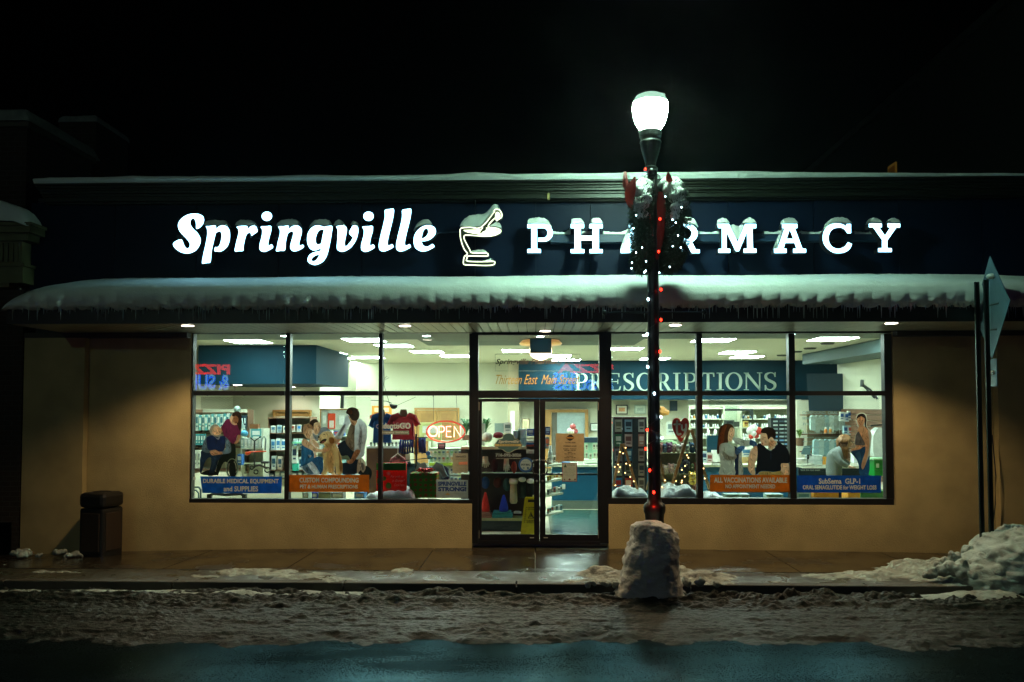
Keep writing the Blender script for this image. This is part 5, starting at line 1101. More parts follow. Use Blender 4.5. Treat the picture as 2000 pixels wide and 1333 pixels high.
MB().pbox(800, 925, 853, 973, 12.1, .32).build('box_body', wrapm(), gx)
k = MB(); c = P(829, 922, 12.2); R_2 = random.Random(3)
for i in range(16): a = i*2.4; q = .05+.03*(i % 3); k.tube([c, c+Vector((math.cos(a)*q, math.sin(a)*q*.6, .05)), c+Vector((math.cos(a)*q*1.5, math.sin(a)*q, .03)), c+Vector((math.cos(a)*q*.8, math.sin(a)*q*.6, 0))], .012, 5)
k.build('bow', mat('shiny_red_bow', (.45,.02,.015), .2, metal=.4), gx, smooth=True)
def batting(lab, px0, px1, yt, Y0=11.95, Y1=12.45, zb=976, sd=1):
    x0, x1 = P(px0, 960, 12.1).x, P(px1, 960, 12.1).x; zb_ = P(1000, zb+6, 11.95).z; hh = P(1000, yt, 12.1).z-zb_
    def f(X, Y):
        e = np.clip(np.minimum(X-x0, x1-X)/.12, 0, 1); e2 = np.clip((Y-Y0)/.08, 0, 1)
        return X, Y, zb_+hh*np.sqrt(np.clip(1-(1-e)**2, 0, 1))*np.sqrt(np.clip(1-(1-e2)**2, 0, 1))*(.45+1.0*fbm(X*4.5, Y*5, 4, sd))
    hfield('cotton_snow', x0, x1, Y0, Y1, 120, 40, f, SNOWF, label=lab, cat='artificial snow', kind='stuff')
batting('mound of cotton snow on the sill of the third left bay', 744, 812, 956, sd=2); batting('mound of cotton snow left of the second mullion', 716, 741, 962, sd=3)
batting('cotton snow on the sill of the first right bay', 1195, 1268, 953, sd=4); batting('cotton snow on the sill right of the lamp pole', 1290, 1362, 952, sd=5); batting('cotton snow on the sill of the second right bay', 1372, 1415, 960, sd=6)
# neon OPEN sign
NO = em('neon_pink_tube', 'ff9a86', 3.2); NX = em('neon_ring_red', 'c83828', .55)
os_ = thing('open_sign', P(870, 866, 12.05), 'glowing oval neon OPEN sign hanging on wires in the third bay', 'neon sign')
k = MB(); k.tube([P(a, b, 12.05) for a, b in ell(870.5, 843.5, 37.5, 20.5, 40)], .012, 6, closed=True); k.build('neon_ring', NX, os_, smooth=True)
k = MB(); k.tube([P(a, b, 12.045) for a, b in arc(870.5, 843.5, 37, 20, 160, 100, 10)], .009, 6); k.build('bright_arc', em('neon_hot', 'ff5038', 2.2), os_, smooth=True)
def tube2(paths, nm):
    for L_ in paths: k = MB(); k.tube([P(a, b, 12.04) for a, b in L_], .0085, 6); k.build(nm, NO, os_, smooth=True)
for dx in (0, ):
    tube2([ell(846, 843, 8.5, 10, 24)+[ell(846, 843, 8.5, 10, 24)[0]], [(857.5,854),(857.5,833)]+arc(863,838.5,5,5.5,-90,90,8)+[(858,844)], [(881,833.5),(872,833.5),(872,853.5),(881.5,853.5)], [(872,843),(880,843)], [(887,854),(887,833),(899.5,853),(899.5,832)]], 'neon_letter')
k = MB(); k.tube([P(847,772,12.1),P(846.5,823,12.08)], .0035, 5); k.build('left_wire', IRON, os_); k = MB(); k.tube([P(891,772,12.1),P(894,826,12.08)], .0035, 5); k.build('right_wire', IRON, os_)
lamp('POINT', 'open_sign_light', P(868, 843, 12.25), 'ff5030', 3, os_, shadow_soft_size=.1)
# camera and wires in third bay
k = MB(); k.tube([P(724,782,12.3),P(755,784,12.3),P(765,788,12.3)], .006, 5); k.ball(P(769,795,12.3), (.05,.04,.035), 10); k.tube([P(762,792,12.3),P(776,794,12.3)], .022, 8); k.tube([P(776,792,12.3),P(812,776,12.3)], .003, 5)
k.tube([P(749,706,12.3),P(751,740,12.3),P(750,752,12.3),P(755,770,12.3),P(762,792,12.3)], .004, 5); k.tube([P(750,742,12.3),P(755,735,12.3),P(760,738,12.3),P(752,742,12.3)], .004, 5)
k.build('web_camera', IRON, label='small black camera hung from cables at the top of the third bay', cat='camera')
def rail(px0, px1, py, lab):
    t = thing('hook_rail', P((px0+px1)/2, py, 11.95), lab, 'hook rail'); k = MB(); k.tube([P(px0, py, 11.95), P(px1, py+.6, 11.95)], .004, 5); k.build('rail_bar', IRON, t)
    x = px0+25
    while x < px1: k = MB(); k.tube([P(x, py, 11.95), P(x, py+4, 11.95)], .008, 5); k.build('hook', IRON, t); x += 72
rail(380, 553, 770, 'thin hook rail across the top of the first lower pane'); rail(569, 737, 771, 'thin hook rail across the top of the second lower pane'); rail(749, 914, 771, 'thin hook rail across the top of the third lower pane')

# ================================================================== ENTRANCE VIEW
et = thing('entrance_display', P(985, 1040, 13.0), 'dark display rack with white shelves just inside the left door', 'display rack')
MB().pbox(900, 872, 1046, 1022, 13.35, .04).build('back_panel', mat('dark_slat', (.03,.018,.014), .5), et)
for a, b, m in ((873,878,pm('cfdcb0')),(926,928,pm('b8c8b0')),(1013,1017.5,pm('a8b088'))):
    MB().pbox(900, a, 1046, b, 12.98, .36).build('shelf', m, et)
MB().pbox(905, 1018, 1043, 1038, 13.05, .3).build('plinth', DBLUE, et)
def hang(lab, cx, top, w_, h_, Y, col, kind, cat, name):
    k = MB(); s = Y/1605
    c = P(cx, top, Y)
    if kind == 'glove':
        k.tube([P(cx,top,Y),P(cx,top+h_*.35,Y),P(cx,top+h_*.6,Y)], [w_*s*.40,w_*s*.46,w_*s*.5], 10)
        for i in range(4): k.tube([P(cx-w_*.36+i*w_*.24,top+h_*.58,Y),P(cx-w_*.40+i*w_*.27,top+h_*(.92 if i in (1,2) else .82),Y)], [w_*s*.13,w_*s*.09], 6)
        k.tube([P(cx+w_*.4,top+h_*.42,Y),P(cx+w_*.62,top+h_*.66,Y)], [w_*s*.13,w_*s*.10], 6)
    elif kind == 'sock':
        k.lathe([(w_*s*.38,P(cx,top+h_,Y).z+.01),(w_*s*.5,P(cx,top+h_*.9,Y).z),(w_*s*.45,P(cx,top+h_*.4,Y).z),(w_*s*.42,P(cx,top+h_*.2,Y).z)], c.x, Y, 12); k.lathe([(w_*s*.5,P(cx,top+h_*.22,Y).z),(w_*s*.62,P(cx,top+h_*.12,Y).z),(w_*s*.5,P(cx,top,Y).z)], c.x, Y, 12)
    elif kind == 'gnome':
        k.lathe([(w_*s*.5,P(cx,top+h_,Y).z),(w_*s*.48,P(cx,top+h_*.75,Y).z),(w_*s*.3,P(cx,top+h_*.35,Y).z),(w_*s*.10,P(cx,top,Y).z)], c.x, Y, 14)
    else:
        k.ball(P(cx, top+h_/2, Y), (w_*s/2, w_*s*.35, h_*s/2), 12)
    k.build(name, pm(col, .9), label=lab, cat=cat, smooth=True)
for a in (('white knit glove hanging at the left of the upper rack row',948,892,13,24,13.1,'d8dccc','glove','glove','knit_glove'),('long white glove hanging in the middle of the upper rack row',989,897,12,27,13.1,'d0d8c8','glove','glove','knit_glove'),
    ('rust red mitten hanging beside the long white glove',1004,901,11,24,13.1,'8c2c14','ball','mitten','mitten'),('dark plum hat hanging on the upper rack row',966,897,14,26,13.12,'3a1420','ball','hat','knit_hat'),('dark green mitten at the right of the upper rack row',1032,905,12,18,13.12,'26382c','ball','mitten','mitten'),
    ('blue hat at the left of the lower rack row',948,931,17,24,13.1,'1c4c88','ball','hat','knit_hat'),('brown red hat on the lower rack row',972,932,17,22,13.1,'48201c','ball','hat','knit_hat'),('teal hat in the middle of the lower rack row',990,934,15,26,13.1,'2c5c64','ball','hat','knit_hat'),
    ('long white sock with fluffy cuff on the lower rack row',1003,935,15,50,13.08,'c8c4a8','sock','sock','fluffy_sock'),('dark sock with white cuff left of the wet floor sign',1020,932,15,42,13.1,'1c302c','sock','sock','fluffy_sock'),('dark sock with white cuff at the door edge',1036,934,15,42,13.1,'18282c','sock','sock','fluffy_sock'),
    ('red gnome hat standing on the lower shelf',948,962,17,37,13.05,'c02418','gnome','gnome hat','gnome_hat'),('royal blue gnome hat standing on the lower shelf',984,967,18,32,13.05,'1838b0','gnome','gnome hat','gnome_hat')): hang(*a)
for cx, py in ((1003,941),(1020,937),(1036,940)): k = MB(); k.ball(P(cx, py, 13.02), (.062,.05,.04), 10); k.build('fluffy_cuff', pm('e8ece0', .9), label={1003:'white fluffy cuff on the long white sock',1020:'white fluffy cuff on the sock by the wet floor sign',1036:'white fluffy cuff on the sock at the door edge'}[cx], cat='cuff', smooth=True)
def towel(lab, x0, y0, x1, y1, Y, col):
    k = MB(); n = 3
    for i in range(n): a = y0+(y1-y0)*i/n; k.pbox(x0+(i == 0)*2, a, x1-(i == 0)*3, a+(y1-y0)/n*.92, Y, .2)
    k.build('folded_towel', pm(col, .95), label=lab, cat='towel', bevel=.012)
towel('folded teal towel on the bottom shelf', 961, 999, 1001, 1013, 13.0, '3a98a8'); towel('folded pink towels at the left of the bottom shelf', 920, 1000, 960, 1013, 13.0, 'a87870'); towel('rolled white towel on the bottom shelf', 1003, 1001, 1018, 1004, 13.0, 'c8ccc4')
for a in (('white cap with dark emblem on the rack top',941,842,962,863,'d0d4bc'),('dark red cap on the rack top',963,842,984,855,'701820')):
    k = MB(); x0, y0, x1, y1 = a[1:5]; k.ball(P((x0+x1)/2, (y0+y1)/2+2, 13.1), ((x1-x0)/2*.0081, .1, (y1-y0)/2*.0081), 14); k.pbox(x0, y1-4, (x0+x1)/2, y1, 13.0, .08); k.build('baseball_cap', pm(a[5], .9), label=a[0], cat='cap', smooth=False)
goods('white_folder', 'stack of white folders at the left end of the rack top', 'folder', 920, 828, 947, 873, 13.3, .1, 'b8c4b8')
for i, (x0, y0, x1, y1, c_) in enumerate(((1002,842,1016,860,'8fb4b8'),(1012,838,1028,856,'a4c4c4'),(1010,856,1028,872,'8cb4bc'))): goods('plastic_bin', ['left','upper','lower'][i]+' pale grey blue plastic bin on the rack top', 'plastic bin', x0, y0, x1, y1, 13.1, .15, c_)
goods('blue_carton', 'bright blue labelled carton at the right end of the rack top', 'carton', 1029, 838, 1043, 852, 13.0, .12, '1450a8', 'c8d8e0'); goods('white_carton', 'white carton below the bright blue carton', 'carton', 1028, 873, 1043, 886, 12.98, .1, 'd8dccc')
for i, (y, c_, lb) in enumerate(((855,'c8c4a0','cream'),(861,'e8ecec','white'),(865,'2868a0','blue'),(869,'8c3c1c','brown'))): goods('flat_packet', lb+' flat packet in the pile under the blue carton', 'packet', 1028, y, 1044, y+3.6, 12.99, .1, c_)
goods('notice_sheet', 'white notice sheet standing behind the badge decal', 'sheet', 984, 826, 999, 846, 13.6, .01, 'e4e8e4', '708080')
goods('desk_monitor', 'pale grey monitor standing behind the rack', 'monitor', 966, 827, 984, 846, 15, .04, '9cb0a8'); 
def frame(lab, a, b, c, d, Y, fc, pc, ic):
    t = thing('framed_picture', P((a+c)/2, d, Y), lab, 'framed picture'); MB().pbox(a, b, c, d, Y, .02).build('picture_frame', pm(fc, .4), t); w_ = (c-a)*.09
    MB().pbox(a+w_, b+w_, c-w_, d-w_, Y-.004, .003).build('mount', pm(pc), t); MB().pbox(a+w_*2.6, b+w_*2.8, c-w_*2.6, d-w_*2.8, Y-.007, .002).build('print', pm(ic), t)
frame('small oak framed picture on the wall seen through the left door', 1019, 818, 1034, 842, 19.6, '5a3414', 'c8bc98', 'a89c7c')
frame('framed certificate seen at the right edge of the right door', 1153, 827, 1170, 843, 20.4, '14181a', 'e0e4dc', 'c4ccc4')
frame('black framed certificate with orange print in the right window', 1203, 791, 1226, 810, 20.4, '10100e', 'e8e4d4', 'd89c6c')
frame('pale framed certificate left of the lamp pole', 1239, 791, 1262, 809, 20.4, 'a8b8ac', 'd4e0d4', 'b8c8bc')
MB().pbox(997, 803, 1005, 870, 19.5, .03).build('tall_white_panel', pm('d8dcd4'), label='tall narrow white panel on the wall seen through the left door', cat='panel')
dw = thing('oak_doorway', P(1108, 920, 20.3), 'oak framed doorway with grey door seen through the right door', 'doorway')
MB().pbox(1064, 800, 1149, 806, 20.35, .15).pbox(1143, 806, 1149, 915, 20.35, .15).pbox(1064, 806, 1077, 915, 20.35, .15).build('door_casing', WOOD, dw); MB().pbox(1088, 806, 1143, 930, 20.42, .05).build('grey_door', pm('9cacae', .5), dw)
MB().pbox(1078, 806, 1088, 930, 20.4, .06).build('door_gap', pm('5c584c'), dw)
k = MB(); c = P(1119, 838, 17)
for dx, dy, r, m_ in ((0,-6,.065,0),(-6,2,.06,1),(5,3,.055,0),(0,3,.05,1)): k.ball(P(1119+dx, 840+dy, 17), r, 12, m_)
k.build('balloon_bunch', [pm('a84848', .3), pm('d8d4c4', .3)], label='small bunch of red and white balloons above the opening hours sheet', cat='balloons', smooth=True)
# perspective shelf seen at the left of the right door
gs = thing('gondola_shelf', P(1075, 1010, 13.5), 'white gondola shelf of small goods seen through the right door', 'shelving')
for i, (ya, yb, xb) in enumerate(((909,904,1104),(941,933,1100),(968,961,1100),(1006,996,1100))):
    Y0 = 1605*(2-P(1070, ya, 13).z)/(ya-795) if False else 13.0
    z = P(1070, ya, 13.0).z; Y1 = 1605*(2-z)/(yb-795)
    x0, x1 = P(1040, ya, 13.0).x, P(xb, yb, Y1).x
    MB().add([(x0,13.0,z),(P(1066,ya,13.0).x,13.0,z),(x1,Y1,z),(x0,Y1,z)]+[(x0,13.0,z-.03),(P(1066,ya,13.0).x,13.0,z-.03),(x1,Y1,z-.03),(x0,Y1,z-.03)], [(0,1,2,3),(7,6,5,4),(0,4,5,1),(1,5,6,2),(2,6,7,3),(3,7,4,0)]).build('shelf', pm('cdd2b4'), gs)
MB().pbox(1040, 990, 1066, 1010, 13.6, .5).build('base_box', pm('7c7c6c'), gs)
for r_i, (yb0, yb1, hh, cols) in enumerate(((908,904,20,('c8ccb8','b07058','4c6848','e0e4dc')),(940,933,12,('e0b848','d8c050','e8d890','c8d4a0')),(967,961,15,('9cb8a8','d8d8cc','5c8c94','b85848')),(1004,996,14,('88b0b4','c8d0c8','4c8088','dcdcc8')))):
    for j in range(7):
        t_ = (j+.3)/7; Yj = 13.02+t_*1.5; px = 1067+t_*30; pyb = yb0+(yb1-yb0)*t_
        goods('shelf_item', 'small colourful item on the '+['top','second','third','bottom'][r_i]+' shelf seen through the right door', 'small item', px, pyb-hh*rnd.uniform(.6,1)*(1-.2*t_), px+4.2, pyb, Yj, .05, cols[j % 4], rnd.choice(['e8e8e0','404840','b04830']), 'items on the '+['top','second','third','bottom'][r_i]+' gondola shelf')
goods('navy_carton', 'navy blue carton on top of the gondola shelf', 'carton', 1065, 834, 1075, 850, 13.4, .1, '142c5c', '8ca0b8'); goods('grey_carton', 'grey carton below the navy carton on the gondola', 'carton', 1065, 854, 1073, 877, 13.4, .1, '5c6c78', 'b85838')
bottle(1075, 905, 9, 34, 13.2, 'e0e6dc', 'f0f0ea', 'tall white pump bottle on the gondola top shelf', None)
# blue counter
bc = thing('blue_counter', P(1250, 1000, 16.0), 'long teal blue service counter with white top', 'counter')
x0, x1 = P(1078, 910, 15.9).x, 5.4; zt_ = P(1150, 908, 15.85).z
MB().box(x0, x1, 15.9, 16.5, FZ, zt_-.04).build('counter_front', mat('counter_blue', (.006,.085,.16), .35, var=.1), bc); MB().box(x0-.05, x1+.05, 15.82, 16.6, zt_-.04, zt_).build('counter_top', pm('d4dcc0', .3), bc); MB().box(x0, x1, 15.88, 15.899, FZ, FZ+.16).build('plinth', pm('5c6a60'), bc)
MB().pbox(1098, 946, 1104, 956, 15.88, .015).build('socket_plate', pm('c8ccc0'), bc)
sc_ = thing('counter_shelf', P(1155, 905, 16.1), 'white rack with green back on the blue counter beside the right door', 'rack')
MB().pbox(1141, 855, 1172, 905, 16.4, .03).build('back_panel', pm('a0c8ac'), sc_); MB().pbox(1141, 855, 1172, 865, 16.1, .25).build('navy_header', DBLUE, sc_); MB().pbox(1141, 898, 1172, 905, 16.05, .3).build('rack_base', pm('d4e0cc'), sc_)
for i, (x, y) in enumerate(((1143,868),(1158,867),(1164,867),(1143,884),(1151,886),(1159,884),(1165,884))): goods('key_tag', 'small patterned tag hanging on the counter rack', 'tag', x, y, x+5, y+12, 16.08, .02, 'c4c4a8', '5c5c50', 'patterned tags on the counter rack')
for i, (x0_, x1_, c_) in enumerate(((1091,1100,'2878c8'),(1100,1113,'88b8e8'),(1128,1140,'e4e8d8'))): goods('paper_pad', ['blue','light blue','white'][i]+' pad lying on the blue counter near the right door', 'pad', x0_, 901, x1_, 908, 15.9, .1, c_)
# wet floor sign
wf = thing('wet_floor_sign', P(1030, 1046, 12.6), 'yellow folding wet floor caution sign behind the left door', 'caution sign'); YEL = pm('d8c80c', .4)
def quadbox(q, Y0, Y1, m, nm, par, holes=()):
    k = MB(); k.prism([XZ(a, b, Y0) for a, b in q], Y0, Y1, 0, [[XZ(a, b, Y0) for a, b in h] for h in holes]); return k.build(nm, m, par)
quadbox([(1025,973),(1027,971.5),(1046,971.5),(1047,973),(1050,1047),(1016,1047)], 12.55, 12.57, YEL, 'front_panel', wf, [[(1031,976),(1043,976),(1043,982),(1031,982)]])
quadbox([(1026,972),(1046,972),(1051,1044),(1019,1044)], 12.75, 12.77, YEL, 'rear_panel', wf, [[(1031,976),(1043,976),(1043,982),(1031,982)]])
k = MB(); BLK = pm('141408')
def tx(k, s, a, b, c, d, Y, **kw): A, B = XZ(a, d, Y), XZ(b, c, Y); k.text(s, A[0], B[0], A[1], B[1], Y, **kw)
tx(k, 'CAUTION', 1030.5, 1044, 990.5, 993.5, 12.545, bold=.03); tx(k, 'WET FLOOR', 1030.5, 1044, 994.5, 996.5, 12.545, bold=.03); tx(k, 'CUIDADO', 1028.5, 1044, 1016.5, 1019.5, 12.545, bold=.03); tx(k, 'PISO MOJADO', 1028.5, 1044, 1020.5, 1022.5, 12.545, bold=.03)
for i in range(9): y = 990+i*3.6; k.prism([XZ(a, b, 12.545) for a, b in ((1027-i*.45,y),(1029-i*.45,y+1.6),(1029-i*.45,y+3),(1027-i*.45,y+1.4))], 12.545, None)
for q in ([(1037,1000),(1031,1013),(1032.4,1013),(1037,1002.6),(1041.8,1013),(1043.4,1013)],[(1033,1011.8),(1042,1011.8),(1042,1013),(1033,1013)],[(1036.5,1004.5),(1038.5,1004.5),(1038.5,1006),(1036.5,1006)],[(1036,1006),(1038,1006),(1039.5,1009),(1041,1011),(1039.8,1011),(1037.4,1009),(1034.5,1011),(1034,1010),(1036,1008.4)]): k.prism([XZ(a, b, 12.545) for a, b in q], 12.545, None)
k.build('sign_print', BLK, wf)

# ================================================================== RIGHT WINDOW
cr = thing('card_rack', P(1228, 965, 13.2), 'dark spinner rack full of greeting cards in the first right bay', 'card rack')
MB().pbox(1198, 815, 1263, 818, 13.3, .4).build('rack_top', pm('4a1c16'), cr)
for a, b in ((1197,1200),(1216,1220),(1236,1246),(1260,1263)): MB().pbox(a, 818, b, 968, 13.28, .08).build('rack_post', pm('5c7478' if a < 1200 else '1c2c30', .4), cr)
MB().pbox(1198, 818, 1263, 968, 13.45, .03).build('rack_back', pm('38181a'), cr)
for ci, (xa_, xb_) in enumerate(((1201,1215),(1220,1235),(1247,1259))):
    for ri in range(5):
        y = 820+ri*28.5; c1, c2 = [('b0b098','6c6c50'),('8cb4c4','203848'),('c8ccc0','585858'),('1f6448','c8d8cc'),('b8a49c','6c4040'),('b08478','d8d0c8'),('80848c','3c4048'),('2c6c88','b0d0d8'),('ac9c90','604838'),('90a088','d8dcc8'),('808878','404830'),('9c9080','303840'),('2878b0','c03020'),('a83020','e0c8b0'),('a8a494','504c44')][(ri*3+ci) % 15]
        goods('greeting_card', '%s greeting card in row %s of the dark card rack' % (['left column','middle column','right column'][ci], ['one, the top','two','three','four','five, the bottom'][ri]), 'greeting card', xa_, y, xb_, y+24, 13.3, .02, c1, c2, 'greeting cards in the dark rack')
def aframe(lab, apex, lf, rf, Y, w_=4.5):
    t = thing('wooden_frame', P((lf[0]+rf[0])/2, max(lf[1], rf[1]), Y), lab, 'wooden frame'); WD = mat('pale_timber', (.42,.25,.09), .55, var=.3, vscale=12)
    for q in (lf, rf):
        dx, dy = q[0]-apex[0], q[1]-apex[1]; L = math.hypot(dx, dy); nx, ny = -dy/L*w_/2, dx/L*w_/2; sgn = 1 if q is rf else -1
        a = (apex[0]+sgn*w_*.35, apex[1])
        k = MB(); k.prism([XZ(x, y, Y+(.0 if q is lf else .03)) for x, y in ((a[0]+nx,a[1]+ny),(a[0]-nx,a[1]-ny),(q[0]-nx,q[1]-ny),(q[0]+nx,q[1]+ny))], Y+(.0 if q is lf else .03), Y+(.025 if q is lf else .055)); k.build('timber_leg', WD, t)
    return t
a1 = aframe('small leaning timber A frame wound with fairy lights in the first right bay', (1216,867), (1198,950), (1246,958), 12.3); a2 = aframe('tall timber A frame wound with fairy lights right of the lamp pole', (1349,840), (1308,962), (1388,964), 12.35, 5.5)
a3 = aframe('half hidden timber A frame behind the lamp pole', (1283,880), (1264,958), (1303,960), 12.4)
def fairy(lab, pts, Y):
    t = thing('fairy_lights', P(pts[0][0], pts[0][1], Y), lab, 'fairy lights', 'warm fairy lights in the right window'); k = MB(); k.tube([P(a, b, Y) for a, b in catmull(pts, 3, False)], .0025, 4); k.build('wire', IRON, t)
    for a, b in pts: c = P(a, b, Y-.01); q = MB(); q.ball(c, .0085, 6); q.build('bulb', YB, t)
s3_ = lambda L_: [(1180+a/6.35, 780+b/6.35) for a, b in L_]
fairy('fairy lights wound round the small timber frame', s3_([(265,603),(197,655),(235,673),(273,800),(318,820),(173,812),(130,840),(198,845),(262,915),(180,900),(325,965),(368,1020),(320,1075),(272,1130),(207,1110),(140,1070),(425,1140),(462,1136)]), 12.25)
fairy('fairy lights wound round the tall timber frame', s3_([(1027,697),(1045,727),(1003,828),(963,878),(1080,920),(1150,897),(1000,960),(965,1010),(893,1018),(960,1035),(1018,1095),(893,1102),(813,1155),(755,1008),(793,1083),(718,1090),(1248,985),(1232,860)]), 12.28)
# plush shelves
ps = shelving('pale shelves crowded with small plush toys right of the lamp pole', 1284, 860, 1372, 962, 13.0, .35, [885, 926, 961], pm('b8bca0', .4), pm('a8b094'), 'plush_shelf')
PC = ['b07870','c8b4b0','8c5848','a08c7c','3c3c44','587088','98a89c','6c5040','c0c4b8','506844','785070','284860']
def plush(px, pyb, h, Y, col, lab, grp):
    s = Y/1605; c = P(px, pyb, Y); k = MB(); r = h*s
    k.ball((c.x, Y, c.z+r*.3), (r*.30, r*.26, r*.30), 10); k.ball((c.x, Y-.01, c.z+r*.68), (r*.30, r*.26, r*.28), 10)
    for sg_ in (-1, 1): k.ball((c.x+sg_*r*.22, Y, c.z+r*.92), (r*.10, r*.07, r*.12), 6); k.ball((c.x+sg_*r*.10, Y-r*.26, c.z+r*.72), r*.055, 6, 1)
    k.ball((c.x, Y-r*.26, c.z+r*.60), (r*.10, r*.06, r*.07), 6, 2); k.build('plush_toy', [pm(col, .95), pm('0c0c0c', .2), pm('e0d8cc', .9)], label=lab, cat='plush toy', group=grp, smooth=True)
for ri, (yb, hh, xs) in enumerate(((885,20,range(1289,1370,9)),(926,20,range(1291,1370,10)),(958,15,range(1296,1366,10)))):
    for i, x in enumerate(xs):
        col = PC[(i*5+ri*3) % 12]; plush(x, yb, hh*rnd.uniform(.85,1.1), 13.02, col, 'small big eyed plush toy in the %s row of the plush shelves' % ['top','middle','bottom'][ri], 'plush toys in the %s row' % ['top','middle','bottom'][ri])
plush(1340, 922, 24, 12.95, '20242c', 'larger penguin coloured plush toy in the middle row', None); plush(1353, 948, 26, 12.8, 'e8c858', 'large yellow plush toy low beside the third mullion', None)
k = MB(); c = P(1304, 868, 13.2); k.ball(c, (.16,.12,.07), 14); k.build('green_cushion', pm('7c9c70', .95), label='round green cushion above the plush toys', cat='cushion', smooth=True)
# heart shaped tag sign
hs_ = thing('heart_sign', P(1329, 864, 12.5), 'red heart shaped sign with white letters ty over the plush shelves', 'heart sign')
ht = [(1330,864),(1321,851),(1315,839),(1313.5,828),(1316,820),(1321,817),(1327,819),(1330,824),(1334,818.5),(1339,817),(1344,821),(1345.5,830),(1343,842),(1337,853)]
k = MB(); k.prism([XZ(a, b, 12.5) for a, b in catmull(ht, 3)], 12.5, 12.52); k.build('red_heart', pm('c03020', .4), hs_, bevel=0)
k = MB(); c0 = sum(q[0] for q in ht)/len(ht), sum(q[1] for q in ht)/len(ht); k.prism([XZ(c0[0]+(a-c0[0])*1.07, c0[1]+(b-c0[1])*1.06, 12.521) for a, b in catmull(ht, 3)], 12.5215, 12.53); k.build('white_edge', pm('e0d4c4'), hs_)
k = MB()
for pts, wd in (([(1322.5,823),(1322,834),(1322.5,845),(1325,849),(1329,848)], 4.2), ([(1317,829.5),(1322,829),(1328,829)], 3.6), ([(1331.5,831),(1332.5,839),(1336,841),(1339,838)], 3.8), ([(1340,830),(1339.5,841),(1335,852),(1331.5,854)], 4.2)):
    c_ = catmull(pts, 3, False); L, R = ribbon(c_, wd); k.prism([XZ(a, b, 12.495) for a, b in L+R[::-1]], 12.495, None)
    k.prism([XZ(a, b, 12.4945) for a, b in ell(pts[0][0], pts[0][1], wd/2, wd/2, 10)], 12.4945, None); k.prism([XZ(a, b, 12.4945) for a, b in ell(pts[-1][0], pts[-1][1], wd/2, wd/2, 10)], 12.4945, None)
k.build('ty_letters', pm('dfe8e0'), hs_)
goods('wall_notice', 'framed white notice with small print behind the heart sign', 'notice', 1302, 824, 1320, 850, 16.0, .02, 'd0d8cc', '6c7c7c'); 
k = MB(); k.lathe([(.02,0),(.16,.02),(.18,.1),(.04,.2)], 0, 0, 16); k.xform(lambda q: q+Vector(P(1291, 813, 17))); k.build('lamp_shade_brown', pm('b07830'), label='amber lamp shade just right of the street lamp pole', cat='lampshade', smooth=True)
# pharmacy shelves
BY_ = 21.6
for nm, a, b, lab in (('a',1346,1416,'white pharmacy shelving left of the dispensing window'),('b',1447,1560,'white pharmacy shelving right of the dispensing window')):
    shelving(lab, a, 794, b, 905, BY_, .35, [797, 818, 835, 855, 874, 903], pm('d8dcc0', .5), pm('a8ac8c'), 'pharmacy_shelving', 'shelving', th=2.2)
MB().pbox(1416, 794, 1447, 905, 22.3, .05).build('inner_panel', pm('9ca88c'), bld)
k = MB(); k.pbox(1416, 799, 1471, 803, 21.5, .05); k.add([P(1462,803,21.5),P(1472,803,21.5),P(1471,822,21.5),P(1468,818,21.5)], [(0,1,2,3)]); k.build('dark_valance', pm('18201c'), label='dark pointed valance over the dispensing window', cat='valance')
nB = 0
for (xa_, xb_) in ((1349,1414),(1450,1506),(1512,1558)):
    for yi, (yb, hh) in enumerate(((818,9),(835,9),(855,9),(874,11),(797,0))):
        if hh == 0: continue
        x = xa_+1
        while x < xb_-3:
            if rnd.random() < .82: bottle(x+1.6, yb, 3.6, hh*rnd.uniform(.6,1), BY_+.03, rnd.choice(['f0f2ea','e4e8e0','f4f4ee','d8dcd8'] if rnd.random() < .85 else ['c88c3c','3c6c94']), 'f4f6f2', 'small pale medicine bottle on the pharmacy shelving', 'medicine bottles on the pharmacy shelving', 'medicine_bottle', 'medicine bottle')
            x += 4.6
for x in (1384, 1398): bottle(x, 850, 6, 12, 18, 'f0f2ea', 'ffffff', 'larger white jar standing left of the nurse picture', 'larger white jars', 'white_jar', 'jar')
goods('dark_printer', 'dark boxy machine on the shelf behind the nurse picture', 'machine', 1417, 821, 1434, 834, 20.5, .2, '4a524a', '20282a'); goods('dark_box', 'small dark box on the shelf behind the nurse picture', 'box', 1434, 824, 1444, 834, 20.5, .2, '3c443c'); goods('yellow_carton', 'small yellow carton beside the dark machine', 'carton', 1453, 823, 1462, 835, 20.5, .1, 'd8b868', '805020')
MB().pbox(1414, 835, 1465, 837, 20.4, .3).build('wall_shelf', pm('b8bca0'), label='pale wall shelf carrying the dark machine', cat='shelf')
mt = thing('teal_monitor', P(1392, 884, 15.9), 'teal backed monitor on the counter left of the nurse picture', 'monitor'); MB().pbox(1381, 851, 1405, 884, 15.9, .04).build('screen_back', pm('0c3c4c', .3), mt); MB().pbox(1390, 884, 1396, 906, 15.92, .03).build('monitor_stand', IRON, mt)
for i, (x0_, y0, x1_, y1, c_, b_, lb) in enumerate(((1372,882,1381,904,'b8c8cc','203c5c','blue and white patterned carton at the counter end'),(1381,886,1392,905,'c4b0a8','803830','pink patterned carton on the counter'),(1392,880,1408,905,'e8ece0',None,'white paper sack on the counter'),(1392,903,1408,909,'d8dcd0',None,'flat white tray on the counter'),(1448,876,1468,893,'e0e4d8','4c88b0','white carton with blue text between the two pictured people'),(1446,893,1462,905,'d8b878',None,'tan carton between the two pictured people'))): goods('counter_carton', lb, 'carton', x0_, y0, x1_, y1, 15.7, .12, c_, b_)
